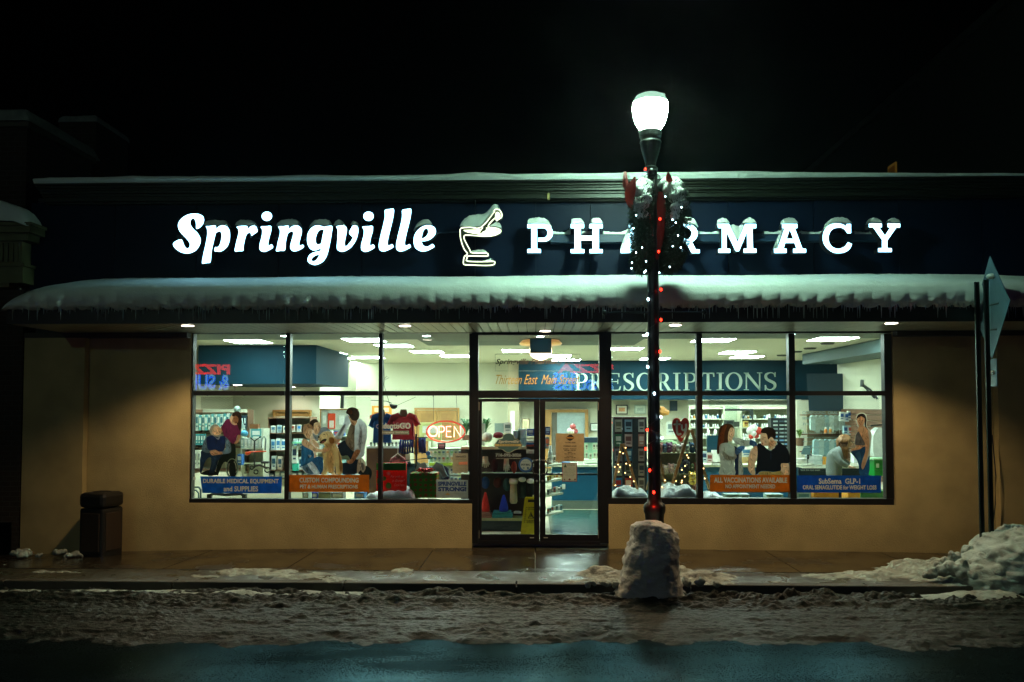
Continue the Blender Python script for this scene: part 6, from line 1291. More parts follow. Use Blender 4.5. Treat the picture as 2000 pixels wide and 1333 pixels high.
for i in range(9): bottle(1434+i*5, 866+rnd.uniform(-1,1), 4.5, 10*rnd.uniform(.7,1), 17, 'f0f4f0', 'dce8e8', 'small white bottle on the middle counter', 'white bottles on the middle counter')
k = MB()
for dx, dy, r, m_ in ((-8,-8,.07,0),(0,-13,.075,0),(-2,-3,.07,0),(8,-8,.075,1),(4,2,.05,1),(-6,3,.05,1)): k.ball(P(1473+dx, 850+dy, 15.5), r, 12, m_)
k.build('candy_balloons', [pm('e4e4dc', .3), pm('d04030', .3)], label='white and red balloons between the two pictured people', cat='balloons', smooth=True)
dr = thing('glasses_rack', P(1526, 915, 14.8), 'tall dark rack of reading glasses behind the seated man picture', 'rack'); MB().pbox(1507, 817, 1546, 912, 14.8, .2).build('rack_body', pm('0c1c22', .4), dr)
for j in range(12):
    for i, x in enumerate((1511, 1523, 1533)): MB().pbox(x, 822+j*7.4, x+8, 825+j*7.4, 14.77, .02).build('glasses_pair', pm(rnd.choice(['5c88b0','8c9c98','b0b8b0','3c4c58','1838a0' if i == 0 and j == 1 else '6c7c7c'])), dr)
# last bay: slat wall, hanging bags, shelves
sw_ = thing('slat_wall', (6.25, 14, FZ), 'brown wooden slat wall at the right side of the shop', 'slat wall')
z1_ = P(1732, 800, 14.6).z
for i in range(12): MB().box(6.255, 6.285, 12.1, 17.1, z1_-.11*(i+1)+.012, z1_-.11*i).build('slat', DWOOD, sw_)
bk = thing('back_slat_wall', P(1650, 905, 17.1), 'brown slatted back wall hung with wrapped supplies in the last bay', 'slat wall')
MB().box(P(1565,1,17.1).x, 6.25, 17.1, 17.14, P(1,905,17.1).z, P(1,803,17.1).z).build('panel', pm('8c8468'), bk)
for y in (810, 848, 882): MB().pbox(1566, y, 1690, y+2, 16.95, .14).build('shelf_bar', DWOOD, bk)
for i, x in enumerate(range(1584, 1664, 9)): k = MB(); h = rnd.uniform(26,34); k.prism([XZ(a, b, 16.8) for a, b in catmull([(x+1,813),(x+7,812),(x+9,822),(x+8.5,812+h),(x+.5,812+h),(x-.5,824)], 3)], 16.8, 16.9); k.build('wrapped_supply', pm(rnd.choice(['a8c0bc','8cacac','b8ccc4','98a89c']), .25), label='clear wrapped supply pack hanging in the upper row of the last bay', cat='wrapped pack', group='wrapped packs in the upper row of the last bay')
for i, x in enumerate(range(1590, 1650, 10)): k = MB(); k.prism([XZ(a, b, 16.7) for a, b in catmull([(x+1,860),(x+8,859),(x+10,870),(x+9,890),(x,890),(x-.5,870)], 3)], 16.7, 16.8); k.build('wrapped_supply', pm(rnd.choice(['98bcc0','80a8ac','a8c4c0']), .25), label='clear wrapped supply pack in the lower row of the last bay', cat='wrapped pack', group='wrapped packs in the lower row of the last bay')
for i, (x, c_) in enumerate(((1614,'c87838'),(1623,'d09048'))): bottle(x, 848, 6, 13, 16.6, c_, 'd8dcd0', ('left' if i == 0 else 'right')+' amber bottle on the upper shelf of the last bay', None)
for i, (x, y, c_) in enumerate(((1641,805,'dce4dc'),(1650,806,'d0dce0'),(1656,803,'e4e8e0'),(1663,805,'1c4c98'))): goods('wall_pack', ['left white','middle white','right white','blue'][i]+' pack at the top of the brown slat wall', 'pack', x, y, x+8, y+18, 16.5, .06, c_, '2c5c98' if i < 3 else 'd0dce8')
for i, (x, c_, b_) in enumerate(((1648,'a8c8d0','205080'),(1657,'c8d4d4','b03828'),(1665,'88a8b0','203c58'))): goods('wall_pack', ['left blue labelled','middle red labelled','right grey blue'][i]+' pack on the second level of the slat wall', 'pack', x, 832, x+8, 850, 16.5, .06, c_, b_)
k = MB(); k.prism([XZ(a, b, 14.3) for a, b in catmull([(1712,840),(1720,836),(1727,842),(1729,860),(1729,885),(1725,894),(1708,892),(1705,870),(1706,852)], 3)], 14.3, 14.5); k.build('white_sack', pm('c8d0c8', .3), label='tall white plastic wrapped sack at the right end of the window', cat='sack', bevel=.02)
MB().tube([P(1700,832,14.3),P(1728,830,14.3)], .015, 6).build('hanging_bar', IRON, label='dark bar over the white wrapped sack', cat='bar')
gc = thing('green_carton_stack', P(1722, 960, 13.2), 'bright green display bin at the right end of the last bay', 'display bin'); MB().pbox(1708, 897, 1736, 930, 13.3, .3).build('upper_bin', pm('0c8c34', .4), gc); MB().pbox(1706, 896, 1737, 899, 13.28, .34).build('bin_rim', pm('9ccca0'), gc); MB().pbox(1682, 960, 1738, 980, 13.0, .3).build('lower_bin', pm('0a6c2c', .4), gc); MB().pbox(1712, 906, 1717, 914, 13.29, .01).build('price_label', pm('c8dcc8'), gc)
for i, (a, b, c_, lb) in enumerate(((1590,1638,'d89018','orange'),(1656,1680,'d8981c','narrow orange'))): goods('orange_crate', lb+' box below the blue banner in the last bay', 'box', a, 962, b, 982, 12.6, .25, c_)
goods('pale_box', 'pale blue box at the lower left of the last bay', 'box', 1556, 962, 1584, 980, 12.6, .2, 'a8c4c4', '5c8c98')
for i, (a, b, c_) in enumerate(((1416,1444,'88a8a0'),(1447,1464,'a8c0bc'),(1498,1530,'98b4ac'))): goods('low_tray', ['left','middle','right'][i]+' grey green tray below the orange vaccination banner', 'tray', a, 966, b, 980, 12.5, .2, c_, '5c7c78')
for i, (a, b, c_) in enumerate(((590,602,'a8c0a0'),(609,620,'1c3c9c'),(622,645,'88906c'),(647,670,'9ca498'),(692,712,'4c8cc0'))): goods('low_box', ['pale green','royal blue','olive','grey','striped blue'][i]+' box below the orange compounding banner', 'box', a, 962, b, 978, 12.5, .2, c_, 'd0d8d0' if i != 2 else None)
# right desk with the assistant
dk = thing('assistant_desk', P(1650, 915, 14.4), 'white topped work desk where the assistant leans in the last bay', 'desk')
zd = P(1670, 909, 14.2).z; MB().box(P(1552,1,14.1).x, P(1706,1,14.1).x, 14.0, 14.7, zd-.04, zd).build('desk_top', pm('d0d4c0', .3), dk); MB().box(P(1560,1,14.2).x, P(1704,1,14.1).x, 14.55, 14.62, FZ, zd-.04).build('desk_front', DBLUE, dk)
for i, (a, b, c, d, c_, lb) in enumerate(((1556,896,1576,906,'e0e4d8','low white box at the left of the work desk'),(1578,888,1590,906,'c0ccc8','grey paper stack on the work desk'),(1590,890,1606,908,'b4c4bc','clear jar of packets on the work desk'),(1668,884,1678,905,'d8e0e0','white paper bag in front of the assistant'),(1607,893,1614,908,'c88c30','small amber carton behind the assistant'))): goods('desk_item', lb, 'desk item', a, b, c, d, 14.1, .15, c_)
mt = thing('card_terminal', P(1576, 892, 14.0), 'tilted grey touch screen on a stand at the left of the work desk', 'touch screen')
k = MB(); k.prism([XZ(a, b, 14.0) for a, b in ((1571,872),(1586,870),(1581,889),(1565,888))], 14.0, 14.03); k.build('screen', pm('506c70', .2), mt); k = MB(); k.tube([P(1583,872,14.02),P(1578,886,14.04),P(1586,890,14.02)], .02, 6); k.tube([P(1578,886,14.04),P(1578,897,14.04)], .02, 6); k.build('screen_stand', IRON, mt)

# the assistant, a real person leaning over the desk
def skin_fig(name, m, par, joints, edges, sub=2, root=0):
    me = bpy.data.meshes.new(name); base = wloc(par); me.from_pydata([tuple(Vector(p)-base) for p, _ in joints], edges, []); me.update()
    o = bpy.data.objects.new(name, me); COL.objects.link(o); o.parent = par; o.modifiers.new('skin', 'SKIN').use_smooth_shade = True
    sk = me.skin_vertices[0].data
    for i, (_, r) in enumerate(joints): sk[i].radius = r if isinstance(r, (tuple, list)) else (r, r); sk[i].use_root = (i == root)
    s = o.modifiers.new('sub', 'SUBSURF'); s.levels = s.render_levels = sub; me.materials.append(m); return o
YP = 13.75; SK = mat('skin_tone', (.45,.26,.17), .5); HAIR = mat('auburn_hair', (.27,.125,.045), .5, var=.4, vscale=60, stretch=(1,1,.2)); SWT = mat('grey_sweater', (.15,.18,.17), .9, var=.2, vscale=12)
pe = thing('person', P(1632, 1040, YP), 'person with long auburn hair in a grey sweater leaning over the desk, facing right', 'person')
Q = lambda px, py, dy=0: P(px, py, YP+dy)
skin_fig('torso_clothes', SWT, pe, [(Q(1630,938,.05),(.15,.13)),(Q(1628,918,.04),(.145,.12)),(Q(1630,898,.02),(.155,.12)),(Q(1638,882,0),(.14,.10)),(Q(1646,876,0),.06),
    (Q(1632,886,-.15),.065),(Q(1640,903,-.2),.055),(Q(1657,911,-.16),.042),(Q(1638,884,.17),.06),(Q(1648,901,.2),.05),(Q(1660,908,.12),.04)], [(0,1),(1,2),(2,3),(3,4),(3,5),(5,6),(6,7),(3,8),(8,9),(9,10)])
skin_fig('head_and_neck', SK, pe, [(Q(1644,879),.045),(Q(1650,872),.05),(Q(1654,866),.085),(Q(1657,862),.09),(Q(1661,869),.045)], [(0,1),(1,2),(2,3),(2,4)])
for dy in (-.16, .12):
    b = [(Q(1657,911,dy),.028),(Q(1662,912,dy),(.032,.018)),(Q(1666,913,dy),(.034,.016))]; ed = [(0,1),(1,2)]
    for i in range(4): n0 = len(b); o = (i-1.5)*.017; b += [(Q(1667,913,dy+o),.009),(Q(1670,914,dy+o),.0085),(Q(1672.5-abs(i-1)*.5,915.5,dy+o),.007)]; ed += [(2,n0),(n0,n0+1),(n0+1,n0+2)]
    n0 = len(b); b += [(Q(1664,914,dy-.035),.010),(Q(1667,915.5,dy-.04),.008)]; ed += [(1,n0),(n0,n0+1)]
    skin_fig('hand', SK, pe, b, ed, 1)
k = MB(); r7 = random.Random(9)
hc = Q(1651, 862)
for i in range(120):
    rx, ry = r7.uniform(-.09,.035), r7.choice([-1,1,-1])*r7.uniform(.03,.095)
    s = hc+Vector((rx*.5, ry*.5, .10)); m1 = hc+Vector((rx-.02, ry*1.15, .02)); m2 = hc+Vector((rx*.8-.03, ry*1.2, -.10)); e = hc+Vector((rx*.5-.02, ry*1.1, -.24-r7.uniform(0,.05)))
    k.tube([s, m1, m2, e], [.014,.016,.015,.005], 5)
k.ball(hc+Vector((-.01,0,.02)), (.105,.10,.095), 14); k.build('hair', HAIR, pe, smooth=True)
k = MB(); k.tube([Q(1662,862,-.07),Q(1665,863,-.07),Q(1665,866,-.07)], .004, 5); k.build('glasses', IRON, pe)
k = MB(); k.tube([Q(1630,934,.05),Q(1630,960,.05),Q(1630,1000,.06)], [.16,.15,.12], 14); k.build('dark_skirt', pm('101c28', .9), pe, smooth=True)
skin_fig('legs', pm('14181c', .9), pe, [(Q(1630,960,.05),.12),(Q(1624,985,.0),.07),(Q(1624,1022,0),.045),(Q(1637,985,.1),.07),(Q(1637,1022,.1),.045)], [(0,1),(1,2),(0,3),(3,4)])
for px, py in ((1380,703),(1500,702)):  # unseen panels added to brighten the dark pharmacy back area
    x = P(px, 700, 22.0).x; t = thing('ceiling_panel', (x, 21.2, CZ), 'added unseen light panel brightening the pharmacy shelving behind the blue fascia', 'ceiling light', 'added light panels over the pharmacy shelving')
    MB().box(x-.5, x+.5, 20.75, 21.3, CZ-.020, CZ-.0165).build('diffuser', PANEL, t); MB().box(x-.52, x+.52, 20.73, 21.32, CZ-.016, CZ-.004).build('panel_rim', pm('c8c8b4'), t)
# ================================================================== PRINTED FILMS ON THE GLASS
def film(name, lab, cat, layers, org, sc, Y0=11.790, step=.0006, solid=()):
    "layers: (colour, points[, smooth]) in crop pixels, painted back to front on the outside of the glass"
    k = MB(); ms = []; idx = {}
    for i, L in enumerate(layers):
        col, pts = L[0], L[1]; sm = L[2] if len(L) > 2 else True
        if col not in idx: idx[col] = len(ms); ms.append(dm(col))
        Y = Y0-step*(i+1)
        if isinstance(pts, tuple):                      # ring: (cx, cy, rx, ry, width)
            cx, cyy, rx, ry, wd = pts; o = ell(cx, cyy, rx, ry, 28); h = ell(cx, cyy, rx-wd, ry-wd, 28)
            k.prism([XZ(org[0]+a/sc, org[1]+b/sc, Y) for a, b in o], Y, None, idx[col], [[XZ(org[0]+a/sc, org[1]+b/sc, Y) for a, b in h]])
        else:
            q = catmull(pts, 3) if sm else pts
            k.prism([XZ(org[0]+a/sc, org[1]+b/sc, Y) for a, b in q], Y, None, idx[col])
            if sm and poly_area(pts) > 5000:            # folds and tones of the printed photograph
                rr = random.Random(i*31+len(pts)); xs_ = [a for a, _ in pts]; ys_ = [b for _, b in pts]; cnt = 0
                for tr in range(60):
                    if cnt >= 9: break
                    x, y = rr.uniform(min(xs_), max(xs_)), rr.uniform(min(ys_), max(ys_)); an = rr.gauss(1.35, .5); Ls = rr.uniform(25, 75); e_ = (x+Ls*math.cos(an), y+Ls*math.sin(an))
                    md = ((x+e_[0])/2+rr.uniform(-8, 8), (y+e_[1])/2)
                    if not all(inside(c_, q) for c_ in ((x, y), md, e_, (md[0]-9, md[1]), (md[0]+9, md[1]))): continue
                    c2 = shade(col, .66 if cnt % 2 else 1.32)
                    if c2 not in idx: idx[c2] = len(ms); ms.append(dm(c2))
                    sp = catmull([(x, y), md, e_], 4, False); L_, R_ = ribbon(sp, [2+rr.uniform(6, 13)*math.sin(PI*j/(len(sp)-1)) for j in range(len(sp))])
                    k.prism([XZ(org[0]+a/sc, org[1]+b/sc, Y-step*.5) for a, b in L_+R_[::-1]], Y-step*(.3+.02*cnt), None, idx[c2]); cnt += 1
    return k.build(name, ms, label=lab, cat=cat)
def poly_area(p): return abs(sum(p[i-1][0]*p[i][1]-p[i][0]*p[i-1][1] for i in range(len(p))))/2
def inside(c, p):
    r = False
    for i in range(len(p)):
        (x0, y0), (x1, y1) = p[i-1], p[i]
        if (y0 > c[1]) != (y1 > c[1]) and c[0] < (x1-x0)*(c[1]-y0)/(y1-y0)+x0: r = not r
    return r
def shade(h, f): return ''.join('%02x' % max(0, min(255, int(int(h[i:i+2], 16)*(f**.6)))) for i in (0, 2, 4))
B4 = lambda a, b, c, d: [(a,b),(c,b),(c,d),(a,d)]
SKN, SK2 = 'd4b492', 'ac8462'
film('wheelchair_picture', 'printed picture of a woman behind a man seated in a wheelchair on the glass', 'window picture', [
 ('16241c', [(500,540),(560,555),(575,650),(565,760),(500,800),(430,780),(370,900),(350,950),(330,880),(390,700),(480,670),(515,620)]),
 ('8fa898', (530,862,78,128,12)), ('141c18', (530,862,66,114,9)), ('18221c', [(500,800),(560,790),(575,940),(500,950)]), ('a8b4a4', (190,895,52,48,7)), ('202820', [(135,925),(240,880),(330,900),(345,940),(240,945)]),
 (SK2, [(400,340),(432,362),(402,405),(380,414),(384,372)]), (SK2, [(602,440),(634,438),(622,500),(592,550),(556,556),(560,535),(588,498)]),
 ('6c2448', [(455,258),(500,246),(540,312),(600,312),(626,350),(640,380),(636,440),(598,446),(580,500),(560,540),(530,553),(480,500),(430,460),(414,405),(396,352),(428,292)]),
 (SKN, [(498,248),(520,200),(560,195),(602,300),(562,322),(520,302)]), ('33221a', [(528,205),(542,168),(590,150),(630,165),(646,220),(650,300),(640,372),(620,390),(598,330),(560,240),(545,215)]), (SK2, [(542,232),(570,205),(606,232),(602,284),(570,304),(544,274)]), ('4c3020', [(560,285),(590,280),(582,292)]), ('3a281c', B4(556,238,566,242), False), ('3a281c', B4(584,240,594,244), False),
 ('1c3450', [(140,700),(150,640),(262,650),(292,700),(340,655),(402,660),(400,702),(360,760),(330,860),(292,922),(240,930),(268,800),(262,722),(202,762),(160,880),(135,925),(130,760)]), ('2c4c6c', [(285,740),(335,700),(320,800),(290,880),(270,880)]),
 ('5c7c90', [(148,612),(190,500),(222,462),(236,520),(226,600),(262,642),(240,668),(180,655)]), ('6c8ca0', [(430,460),(482,500),(512,560),(520,640),(490,672),(410,680),(402,642),(440,630),(452,580),(444,520)]),
 ('182c58', [(218,472),(300,448),(342,470),(420,456),(446,482),(440,600),(402,650),(300,642),(230,622),(214,540)]), ('94a8b0', [(305,455),(345,485),(385,450),(365,500),(340,495)]),
 (SKN, [(262,362),(290,328),(340,322),(380,352),(396,390),(386,430),(342,452),(290,447),(266,412)]), ('a8aca0', [(257,392),(262,345),(300,315),(345,318),(362,337),(318,342),(290,372),(282,420),(264,444)]), ('94a09c', [(282,425),(330,452),(385,436),(350,462),(300,460)]), ('28281c', B4(345,368,385,372), False), ('803c30', B4(368,405,386,409), False),
 (SKN, [(254,642),(320,628),(362,650),(402,655),(410,680),(340,692),(290,702),(264,682)]), ('202830', [(238,922),(300,915),(292,950),(228,950)])], (370,780), 6.35)
film('dog_picture', 'printed picture of a family hugging a golden dog on the second lower pane', 'window picture', [
 ('1a2428', [(1030,830),(1090,850),(1120,900),(1112,960),(1080,1000),(980,942),(940,900)]), ('14202c', [(700,572),(760,522),(802,522),(900,650),(922,740),(992,762),(940,900),(900,930),(760,930),(742,800),(850,782),(822,700),(742,702),(708,622)]),
 ('c0c4b8', [(948,760),(990,728),(1022,760),(1042,800),(1042,860),(1010,912),(978,880),(935,925)]), ('70787c', [(985,790),(1015,800),(1020,870),(1000,880)]),
 (SK2, [(655,482),(690,470),(742,490),(700,542),(672,562),(650,522)]), ('aebcc2', [(790,222),(830,200),(862,280),(922,320),(960,240),(1022,282),(1060,340),(1062,450),(1040,560),(1030,640),(1022,700),(960,742),(922,740),(900,640),(890,500),(862,302),(830,332),(782,420),(742,482),(690,500),(660,470),(700,400),(760,330)]),
 ('8c98a0', [(960,300),(1000,420),(990,560),(975,640),(955,560),(965,420)]), ('8c98a0', [(740,360),(790,300),(770,380),(720,450),(700,450)]), ('6e6452', [(842,342),(872,302),(910,332),(902,450),(900,640),(840,602),(790,522),(820,422)]),
 (SK2, [(912,632),(980,642),(922,740),(872,800),(822,796),(810,766),(860,740)]), (SK2, [(820,190),(850,228),(890,258),(940,262),(912,326),(870,312),(842,250)]), ('30241a', [(800,172),(820,120),(870,102),(930,115),(966,170),(960,230),(930,266),(880,262),(850,230),(828,192)]), ('5c3c24', [(815,150),(850,125),(880,160),(860,190)]),
 ('7c8890', [(480,362),(560,350),(622,420),(652,450),(600,402),(540,396),(490,430),(452,522),(400,482),(388,420),(440,450)]), ('24547c', [(390,742),(450,712),(512,740),(512,900),(470,930),(440,860),(380,790)]),
 (SKN, [(385,322),(450,280),(482,322),(476,390),(432,442),(394,392)]), ('32261c', [(345,290),(380,256),(430,250),(452,282),(402,302),(392,390),(372,340),(352,322)]), ('ece4d8', B4(442,352,466,358), False), ('28201a', B4(424,318,436,322), False),
 ('b89c68', [(500,642),(560,560),(642,540),(702,620),(742,720),(756,830),(752,920),(692,936),(662,830),(642,930),(570,902),(546,932),(490,930),(520,860),(518,740)]), ('d4c090', [(560,700),(620,640),(650,760),(630,900),(590,880),(560,800)]), ('94784c', [(700,640),(735,740),(748,860),(720,900),(715,760)]), ('3c3424', [(655,900),(665,840),(675,930)]),
 ('c8b080', [(450,482),(490,430),(532,400),(592,402),(642,440),(662,500),(642,560),(602,602),(540,582),(510,560),(480,546),(470,520)]), ('98703c', [(590,482),(640,478),(652,540),(602,548)]), ('241c18', [(470,542),(510,500),(556,492),(552,520),(510,546)]), ('18140f', ell(461,470,12,12)), ('18140f', ell(528,437,12,5)), ('b06058', [(490,535),(520,520),(540,522),(512,540)]),
 ('a88868', [(262,372),(280,322),(330,306),(380,330),(386,372),(340,372),(302,402),(272,442)]), ('b8cad4', [(240,830),(300,790),(370,772),(442,860),(470,930),(340,932),(280,900)]), ('5c88a8', [(255,850),(310,800),(350,860),(400,925),(330,925)]), ('24608c', [(250,572),(310,590),(382,640),(402,700),(390,760),(300,812),(240,830),(245,700)]), ('c8d4d4', [(330,690),(370,700),(350,725)]),
 (SKN, [(288,402),(330,360),(376,372),(372,430),(340,492),(302,470),(284,430)]), ('ece4d8', B4(340,430,362,437), False), ('30241c', B4(318,402,330,405), False), ('30241c', B4(350,400,362,403), False),
 (SKN, [(250,512),(290,490),(350,542),(420,600),(500,620),(592,600),(602,630),(560,652),(440,660),(350,622),(262,572)]), (SKN, [(380,502),(440,540),(470,590),(450,605),(400,560)])], (550,780), 6.35)
film('vaccination_picture', 'printed picture of a nurse vaccinating a seated man on the second right lower pane', 'window picture', [
 ('3c2410', [(265,502),(288,360),(330,315),(390,305),(442,320),(472,370),(440,352),(402,402),(392,480),(390,542),(330,552),(300,602),(280,680),(254,660)]), ('7a4820', [(300,420),(340,330),(380,330),(350,420),(340,520),(290,600),(275,560)]),
 ('182c48', [(468,592),(500,600),(530,662),(532,720),(526,800),(522,930),(480,936),(474,740)]), ('9fb0a8', [(288,572),(350,542),(400,546),(460,590),(480,602),(480,652),(502,720),(480,742),(470,830),(478,940),(288,940),(300,820),(284,700)]), ('88988e', [(330,640),(400,700),(470,712),(500,724),(470,748),(380,760),(330,700)]), ('9fb0a8', [(450,482),(520,480),(622,510),(682,500),(702,562),(640,590),(560,582),(500,562),(470,532)]), ('a6b6ae', [(528,672),(562,640),(562,750),(582,860),(575,940),(525,940)]),
 (SKN, [(402,402),(430,352),(470,372),(472,440),(452,482),(440,520),(400,520),(392,470)]), ('2c2018', B4(426,404,442,408), False), ('8c4038', B4(446,446,462,450), False),
 ('3868a0', [(668,512),(720,518),(756,570),(728,630),(700,582),(660,562)]), ('4478b0', [(480,652),(520,590),(590,580),(602,610),(550,660),(500,690)]), ('5088bc', [(700,540),(730,560),(735,610),(722,600)]),
 ('a89458', [(790,902),(880,895),(960,905),(1050,890),(1062,940),(790,940)]), (SKN, [(702,602),(750,582),(760,680),(742,760),(722,850),(730,932),(682,932),(640,850),(650,702)]), (SKN, [(1050,800),(1140,795),(1156,880),(1150,940),(1060,940)]),
 (SKN, [(888,562),(950,510),(1002,540),(930,632)]), ('0a141e', [(755,562),(802,550),(850,590),(925,642),(1005,562),(1010,530),(1080,570),(1130,620),(1156,700),(1152,790),(1052,800),(1050,880),(960,900),(802,890),(742,940),(742,850),(755,742),(760,650)]), ('18283c', [(925,640),(935,700),(925,760),(915,700)]),
 (SKN, [(798,430),(850,420),(882,440),(892,500),(930,470),(960,500),(950,542),(902,572),(860,582),(820,572),(800,546),(794,500)]), ('20160f', [(800,412),(820,366),(880,345),(950,360),(985,410),(982,480),(960,482),(922,470),(892,502),(870,432),(830,422)]), ('2c2018', B4(812,492,834,497), False), ('8c4c40', B4(808,546,834,551), False)], (1360,780), 6.35)
film('jeans_picture', 'printed cut out picture of a woman holding out loose jeans on the last lower pane', 'window picture', [
 ('c4ccc0', [(835,262),(852,190),(912,168),(960,190),(976,262),(970,340),(1020,400),(1030,470),(1015,620),(1008,740),(955,830),(948,882),(895,888),(885,850),(895,800),(860,690),(842,745),(800,690),(770,660),(760,620),(830,600),(818,560),(830,440),(868,370),(850,320)]),
 ('20160f', [(843,262),(858,200),(910,180),(952,200),(966,260),(962,330),(985,380),(950,350),(935,230),(890,215)]), (SKN, [(880,332),(930,332),(980,380),(992,450),(1002,560),(982,700),(960,782),(932,872),(897,872),(900,820),(938,700),(950,580),(920,520),(890,440),(850,422),(838,470),(858,382)]),
 (SKN, [(824,560),(940,570),(942,600),(880,622),(790,642),(778,612),(850,600)]), ('606870', [(838,442),(870,400),(890,440),(940,530),(942,570),(880,572),(824,560),(830,490)]), ('24588c', [(774,652),(880,622),(946,586),(952,650),(922,740),(902,830),(922,872),(960,802),(1000,700),(1006,760),(990,945),(890,945),(870,820),(840,742)]), ('3c78a8', [(830,680),(880,650),(900,720),(880,800),(860,740)]),
 (SKN, [(854,232),(900,208),(942,240),(936,300),(906,346),(870,322),(852,280)]), ('20160f', [(852,240),(862,205),(905,188),(948,215),(945,240),(900,212)]), ('2c2018', B4(868,262,884,266), False), ('2c2018', B4(906,262,922,266), False), ('98483c', B4(884,308,904,313), False)], (1540,780), 6.345)
def banner(lab, quad, col, lines, org, sc, tcol='b8d0c8'):
    t = thing('window_banner', P(org[0]+sum(q[0] for q in quad)/4/sc, org[1]+max(q[1] for q in quad)/sc, 11.78), lab, 'window banner')
    Y = 11.780; k = MB(); k.prism([XZ(org[0]+a/sc, org[1]+b/sc, Y) for a, b in quad], Y, Y+.002); k.build('banner_film', dm(col), t)
    k = MB()
    for s, x0, x1, y0, y1 in lines:
        A, B = XZ(org[0]+x0/sc, org[1]+y1/sc, Y), XZ(org[0]+x1/sc, org[1]+y0/sc, Y); k.text(s, A[0], B[0], A[1], B[1], Y-.001, bold=.028)
    k.build('banner_lettering', pm(tcol), t)
banner('blue banner reading DURABLE MEDICAL EQUIPMENT and SUPPLIES', [(135,958),(1148,962),(1140,1168),(160,1165)], '1478e0', [('DURABLE MEDICAL EQUIPMENT',168,1108,990,1052),('and SUPPLIES',424,852,1080,1145)], (370,780), 6.35)
banner('orange banner reading CUSTOM COMPOUNDING, PET & HUMAN PRESCRIPTIONS', [(85,940),(1087,940),(1087,1152),(85,1152)], 'd4841c', [('CUSTOM COMPOUNDING',222,955,975,1035),('PET & HUMAN PRESCRIPTIONS',228,945,1062,1108)], (550,780), 6.35)
banner('orange banner reading ALL VACCINATIONS AVAILABLE, NO APPOINTMENT NEEDED', [(170,940),(1175,940),(1175,1155),(170,1150)], 'd08018', [('ALL VACCINATIONS AVAILABLE',220,1125,972,1036),('NO APPOINTMENT NEEDED',362,978,1058,1106)], (1360,780), 6.35)
banner('blue banner reading SubSema GLP-1 ORAL SEMAGLUTIDE for WEIGHT LOSS', [(105,945),(1148,948),(1145,1160),(105,1158)], '1068d0', [('SubSema  GLP-1',375,888,982,1050),('ORAL SEMAGLUTIDE for WEIGHT LOSS',178,1090,1068,1120)], (1540,780), 6.345)
def plain(name, lab, cat, quad, col, lines=(), Y=11.785, solid=True, extra=(), mk=None):
    "sheet or lettering given in photo pixels"
    t = thing(name, P(sum(q[0] for q in quad)/len(quad), max(q[1] for q in quad), Y), lab, cat) if quad else None
    if col: k = MB(); k.prism([XZ(a, b, Y) for a, b in quad], Y, Y+.0015); k.build('sheet', dm(col) if not solid else pm(col), t)
    for j, (c_, ln) in enumerate(lines):
        k = MB()
        for s, x0, x1, y0, y1, *kw in ln:
            A, B = XZ(x0, y1, Y), XZ(x1, y0, Y); k.text(s, A[0], B[0], A[1], B[1], Y-.001-.0004*j, **(kw[0] if kw else {}))
        k.build('lettering', (mk or pm)(c_), t)
    for j, (c_, polys) in enumerate(extra):
        k = MB()
        for q in polys: k.prism([XZ(a, b, Y) for a, b in q], Y-.0008-.0003*j, None)
        k.build('print', (mk or pm)(c_), t)
    return t
plain('town_sign', 'white sheet reading SPRINGVILLE STRONG! in blue at the sill of the third bay', 'sign', [(852,937),(914,938),(914,973),(852,973)], 'b4c4c4', [('123c80', [('SPRINGVILLE',855.5,911,941,949.5,dict(bold=.05)),('STRONG!',855.5,911,951.5,960,dict(bold=.06))]),('8c988c', [('Springville Area Chamber of Commerce',882,911,963.5,965.5),('www.springvilleareachamber.com',882,911,966.5,968)])], solid=False, extra=[('c8a850', [[(869,967),(874,963),(880,967)]])], Y=11.792)
plain('service_lettering', 'white lettering IdentoGO Identity Services on the third lower pane', 'window lettering', [(745,826),(820,826),(820,850),(745,850)], None, [('c8c8bc', [('IdentoGO',745,802,826,838,dict(bold=.03)),('Identity Services',747,797,843.5,847.5,dict(bold=.03))])], mk=dm, extra=[('8c8878', [[(746,841.5),(799,841.5),(799,849),(746,849)]])])
plain('fingerprint_notice', 'grey printed notice at the right edge of the third lower pane', 'notice', [(884.5,886),(914,886),(914,924),(883.5,924)], 'a4a894', [('2c3438', [('IdentoGO',890,910,890,894,dict(bold=.03))]),('6c7468', [('Fingerprinting Services Here',890,911,897,899)]+[('appointments and information',890,911,906+i*3,907.3+i*3) for i in range(5)])], extra=[('e09070', [[(896,903),(913,902),(913,908),(896,908)]])])
plain('address_lettering', 'black and gold lettering with the shop name and address above the doors', 'window lettering', [(966,692),(1133,692),(1133,752),(966,752)], None, [('101008', [('Springville Pharmacy LLC',968,1132,701,715,dict(shear=.35,bold=.02))]),('a88838', [('Thirteen East  Main Street',968,1131,732,751,dict(shear=.5))])])
k = MB(); Y = 11.786
for q in ([(967,692),(1133,692),(1133,692.7),(967,692.7)],[(967,724.6),(1133,724.6),(1133,725.3),(967,725.3)],[(967,692),(967.7,692),(967.7,725),(967,725)],[(1132.3,692),(1133,692),(1133,725),(1132.3,725)]): k.prism([XZ(a, b, Y) for a, b in q], Y, None)
k.build('clear_plate_edges', dm('8c988c'), label='faint outline of a clear plate stuck over the shop name above the doors', cat='clear plate')
DY = 11.777
bd = [(955+a/13.333, 835+b/13.333) for a, b in catmull([(350,290),(370,220),(430,175),(510,160),(590,175),(650,230),(670,290),(760,320),(820,400),(865,465),(850,500),(780,520),(760,560),(660,590),(600,630),(510,660),(420,630),(360,580),(260,560),(230,520),(160,500),(140,460),(190,390),(240,320)], 3)]
cxb, cyb = 993, 866
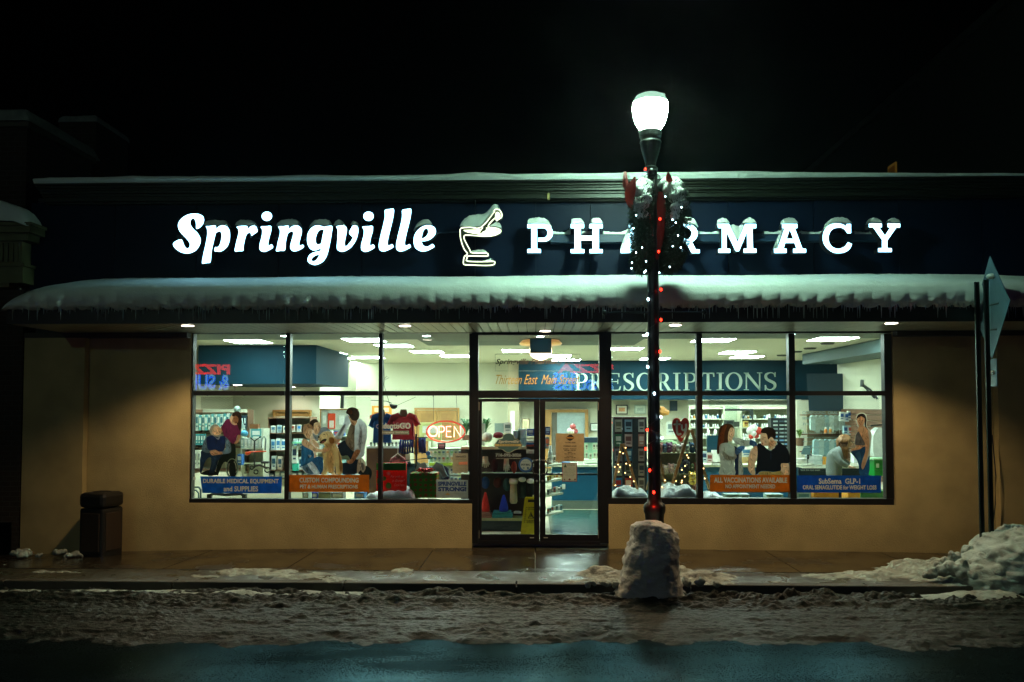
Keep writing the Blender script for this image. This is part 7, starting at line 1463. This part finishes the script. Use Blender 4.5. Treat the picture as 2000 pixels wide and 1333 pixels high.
plain('shop_badge', 'teal badge decal with the shop name and a gold band on the left door', 'door decal', bd, '3c6468', [('c8d0c0', [('Springville',973.5,1013,860,867,dict(shear=.2,bold=.02))]),('6c6030', [('PHARMACY',975,1012,868.2,870.8,dict(bold=.03,space=1.5))])], Y=DY,
      extra=[('b4ac70', [[(967,867.5),(1018,867.5),(1018,872),(967,872)]]),('98a898', [])])
L, R = ribbon(bd, .8, closed=True); L.append(L[0]); R.append(R[0]); k = MB(); k.strip([XZ(a, b, DY) for a, b in L], [XZ(a, b, DY) for a, b in R], DY-.003, DY-.001); k.build('badge_rim', pm('a8b4a0'), label='pale rim around the teal shop badge on the left door', cat='decal rim')
plain('phone_lettering', 'pale phone number 716-592-2026 lettered on the left door', 'door lettering', [(968,885),(1018,885),(1018,898),(968,898)], None, [('8c9c9c', [('716-592-2026',968,1018,886,892.5,dict(bold=.05))]),('a8b0a4', [('www.springvillepharmacy.com',969,1017,895,896.8,dict(bold=.04))])], Y=DY)
plain('round_sticker', 'round blue rimmed SHOP SMALL sticker on the left door', 'sticker', ell(1027,908.5,14.5,15,32), '18508c', [('203c50', [('SHOP SMALL',1017.5,1036,906,910,dict(bold=.05))]),('5c7880', [('WE ARE OPEN',1021,1033,901,903)])], Y=DY, extra=[('8ca8ac', [ell(1027,908,10.8,11,28)]),('50788c', [ell(1023,914.5,1.8,1.8,10)]),('184c78', [ell(1031,914.5,2,2,10)])])
plain('hours_sheet', 'tan sheet with the pharmacy opening hours on the right door', 'sheet', [(1085.5,847),(1141,847),(1141,901.5),(1085.5,902)], 'b0a078', [('282418', [('716-592-2026',1103,1124,863.5,866,dict(bold=.03)),('PHARMACY HOURS',1100.5,1126,870.5,873,dict(bold=.03)),('MONDAY - THURSDAY',1100,1126,876.3,878.3,dict(bold=.03)),('9:00 AM - 7:00 PM',1102,1124,879.3,881.3,dict(bold=.03)),('FRIDAY',1108.5,1118,883.3,885.2,dict(bold=.03)),('9:00 AM - 6:00 PM',1102,1124,886,888,dict(bold=.03)),('SATURDAY',1106.5,1120,890.6,892.5,dict(bold=.03)),('9:00 AM - 2:00 PM',1102,1124,893.5,895.5,dict(bold=.03)),('CLOSED SUNDAY',1102.5,1123,898,900,dict(bold=.03))])], Y=DY,
      extra=[('241c14', [[(1105,855),(1109,852),(1112.5,849.3),(1116.5,849.3),(1119,852),(1122,855),(1120,858),(1116,860.5),(1113,861.5),(1110,860),(1107,858)]]),('a87c38', [[(1105.5,854),(1121.5,854),(1121.5,857),(1105.5,857)]])])
plain('christmas_notice', 'red bordered Christmas notice with a green tree taped to the right door', 'notice', [(1098,904),(1127,904),(1127,941),(1098,941)], '8c4438', [('4c5850', [('Christmas',1108,1123,906.5,910,dict(shear=.3))]+[('Letters to Santa drop off here',1102+(i%3),1123-(i%2)*2,914+i*3,915.4+i*3) for i in range(6)])], Y=DY,
      extra=[('a4b4a8', [[(1099.3,905.3),(1125.7,905.3),(1125.7,939.6),(1099.3,939.6)]]),('1c5034', [[(1101,913),(1104,906.5),(1107,913)]]),('502020', [[(1110,937),(1112.5,934.5),(1115,937),(1112.5,939)],[(1101,938.5),(1102.5,935),(1104,938.5)],[(1121,938.5),(1123,934),(1125,938.5)]])])
plain('dosage_lettering', 'faded pale lettering about compound oral semaglutide on the last lower pane', 'window lettering', [(1566,802),(1640,802),(1640,925),(1566,925)], None, [('a0b8b4', [('COMPOUND  ORAL',1567,1637,803.5,809.5,dict(bold=.03)),('SEMAGLUTIDE (GLP-1)',1567,1641,815,821,dict(bold=.03)),('FOR WEIGHT LOSS',1568.5,1634,826,831.5,dict(bold=.03)),('No needles needed',1568,1632,844,848,dict(bold=.02)),('Schedule your consultation',1568,1636,853,857,dict(bold=.02)),('Ask our pharmacist today',1568,1634,861,865,dict(bold=.02)),('Same day service',1568,1612,872,876,dict(bold=.02)),('Come see us on your',1566,1612,890,894,dict(bold=.02)),('Consultation needed',1566,1608,897,901,dict(bold=.02)),('Check with us to get your money',1564,1605,909,912.5,dict(bold=.02)),('back the next week',1564,1602,916.5,920,dict(bold=.02))])], mk=dm)
plain('mini_decal', 'small white card sticker low on the first left pane', 'sticker', [(378,932),(382,932),(382,938),(378,938)], 'd0d8d0')
# perforated film: rows of dots that shrink downwards
def dots(lab, px0, px1, py0, py1, r0, r1, col, pitch=2.55, fade=None, name='dot_film'):
    k = MB(); j = 0; y = py0
    while y < py1:
        t = (y-py0)/(py1-py0); x = px0+(pitch/2 if j % 2 else 0)
        while x < px1:
            r = (r0+(r1-r0)*t)*(fade(x) if fade else 1)
            if r > .16: c = P(x, y, 11.7935); s = 11.8/1605*r; k.add([(c.x+s*math.cos(a*PI/3), 11.7935, c.z+s*math.sin(a*PI/3)) for a in range(6)], [tuple(range(6))])
            x += pitch
        y += pitch*.9; j += 1
    k.build(name, dm(col), label=lab, cat='dotted film')
dots('dark dotted film across the top of the first lower pane', 393, 552, 776, 815, .95, .35, '1c3434', fade=lambda x: 1-.55*max(0, (x-450))/100)
dots('dark dotted film across the top of the second lower pane', 569, 724, 777, 815, .75, .4, '3a3c30', fade=lambda x: .45+.55*max(0, (x-600))/124)
dots('dark dotted film across the top of the second right lower pane', 1385, 1543, 782, 822, .95, .3, '1c2824', fade=lambda x: 1-.35*(x-1385)/158)
dots('pale dotted film across the top of the last lower pane', 1560, 1717, 776, 803, .7, .5, '2c4c50', fade=lambda x: .7+.4*(x-1560)/157)
# ================================================================== COLD DAMP AIR
hz = MB(); hz.box(-17, 17, -11, 26, -1.5, 9.5)
hm = bpy.data.materials.new('damp_air'); hm.use_nodes = True; hn, hl = hm.node_tree.nodes, hm.node_tree.links; hn.remove(hn['Principled BSDF'])
pv = hn.new('ShaderNodeVolumePrincipled'); pv.inputs['Color'].default_value = (.8,.9,.88,1); pv.inputs['Density'].default_value = .0005; pv.inputs['Anisotropy'].default_value = .85
hl.new(pv.outputs[0], hn['Material Output'].inputs['Volume']); hz.build('haze', hm, kind='stuff', label='thin cold mist hanging in the night air')
cy.volume_bounces = 0
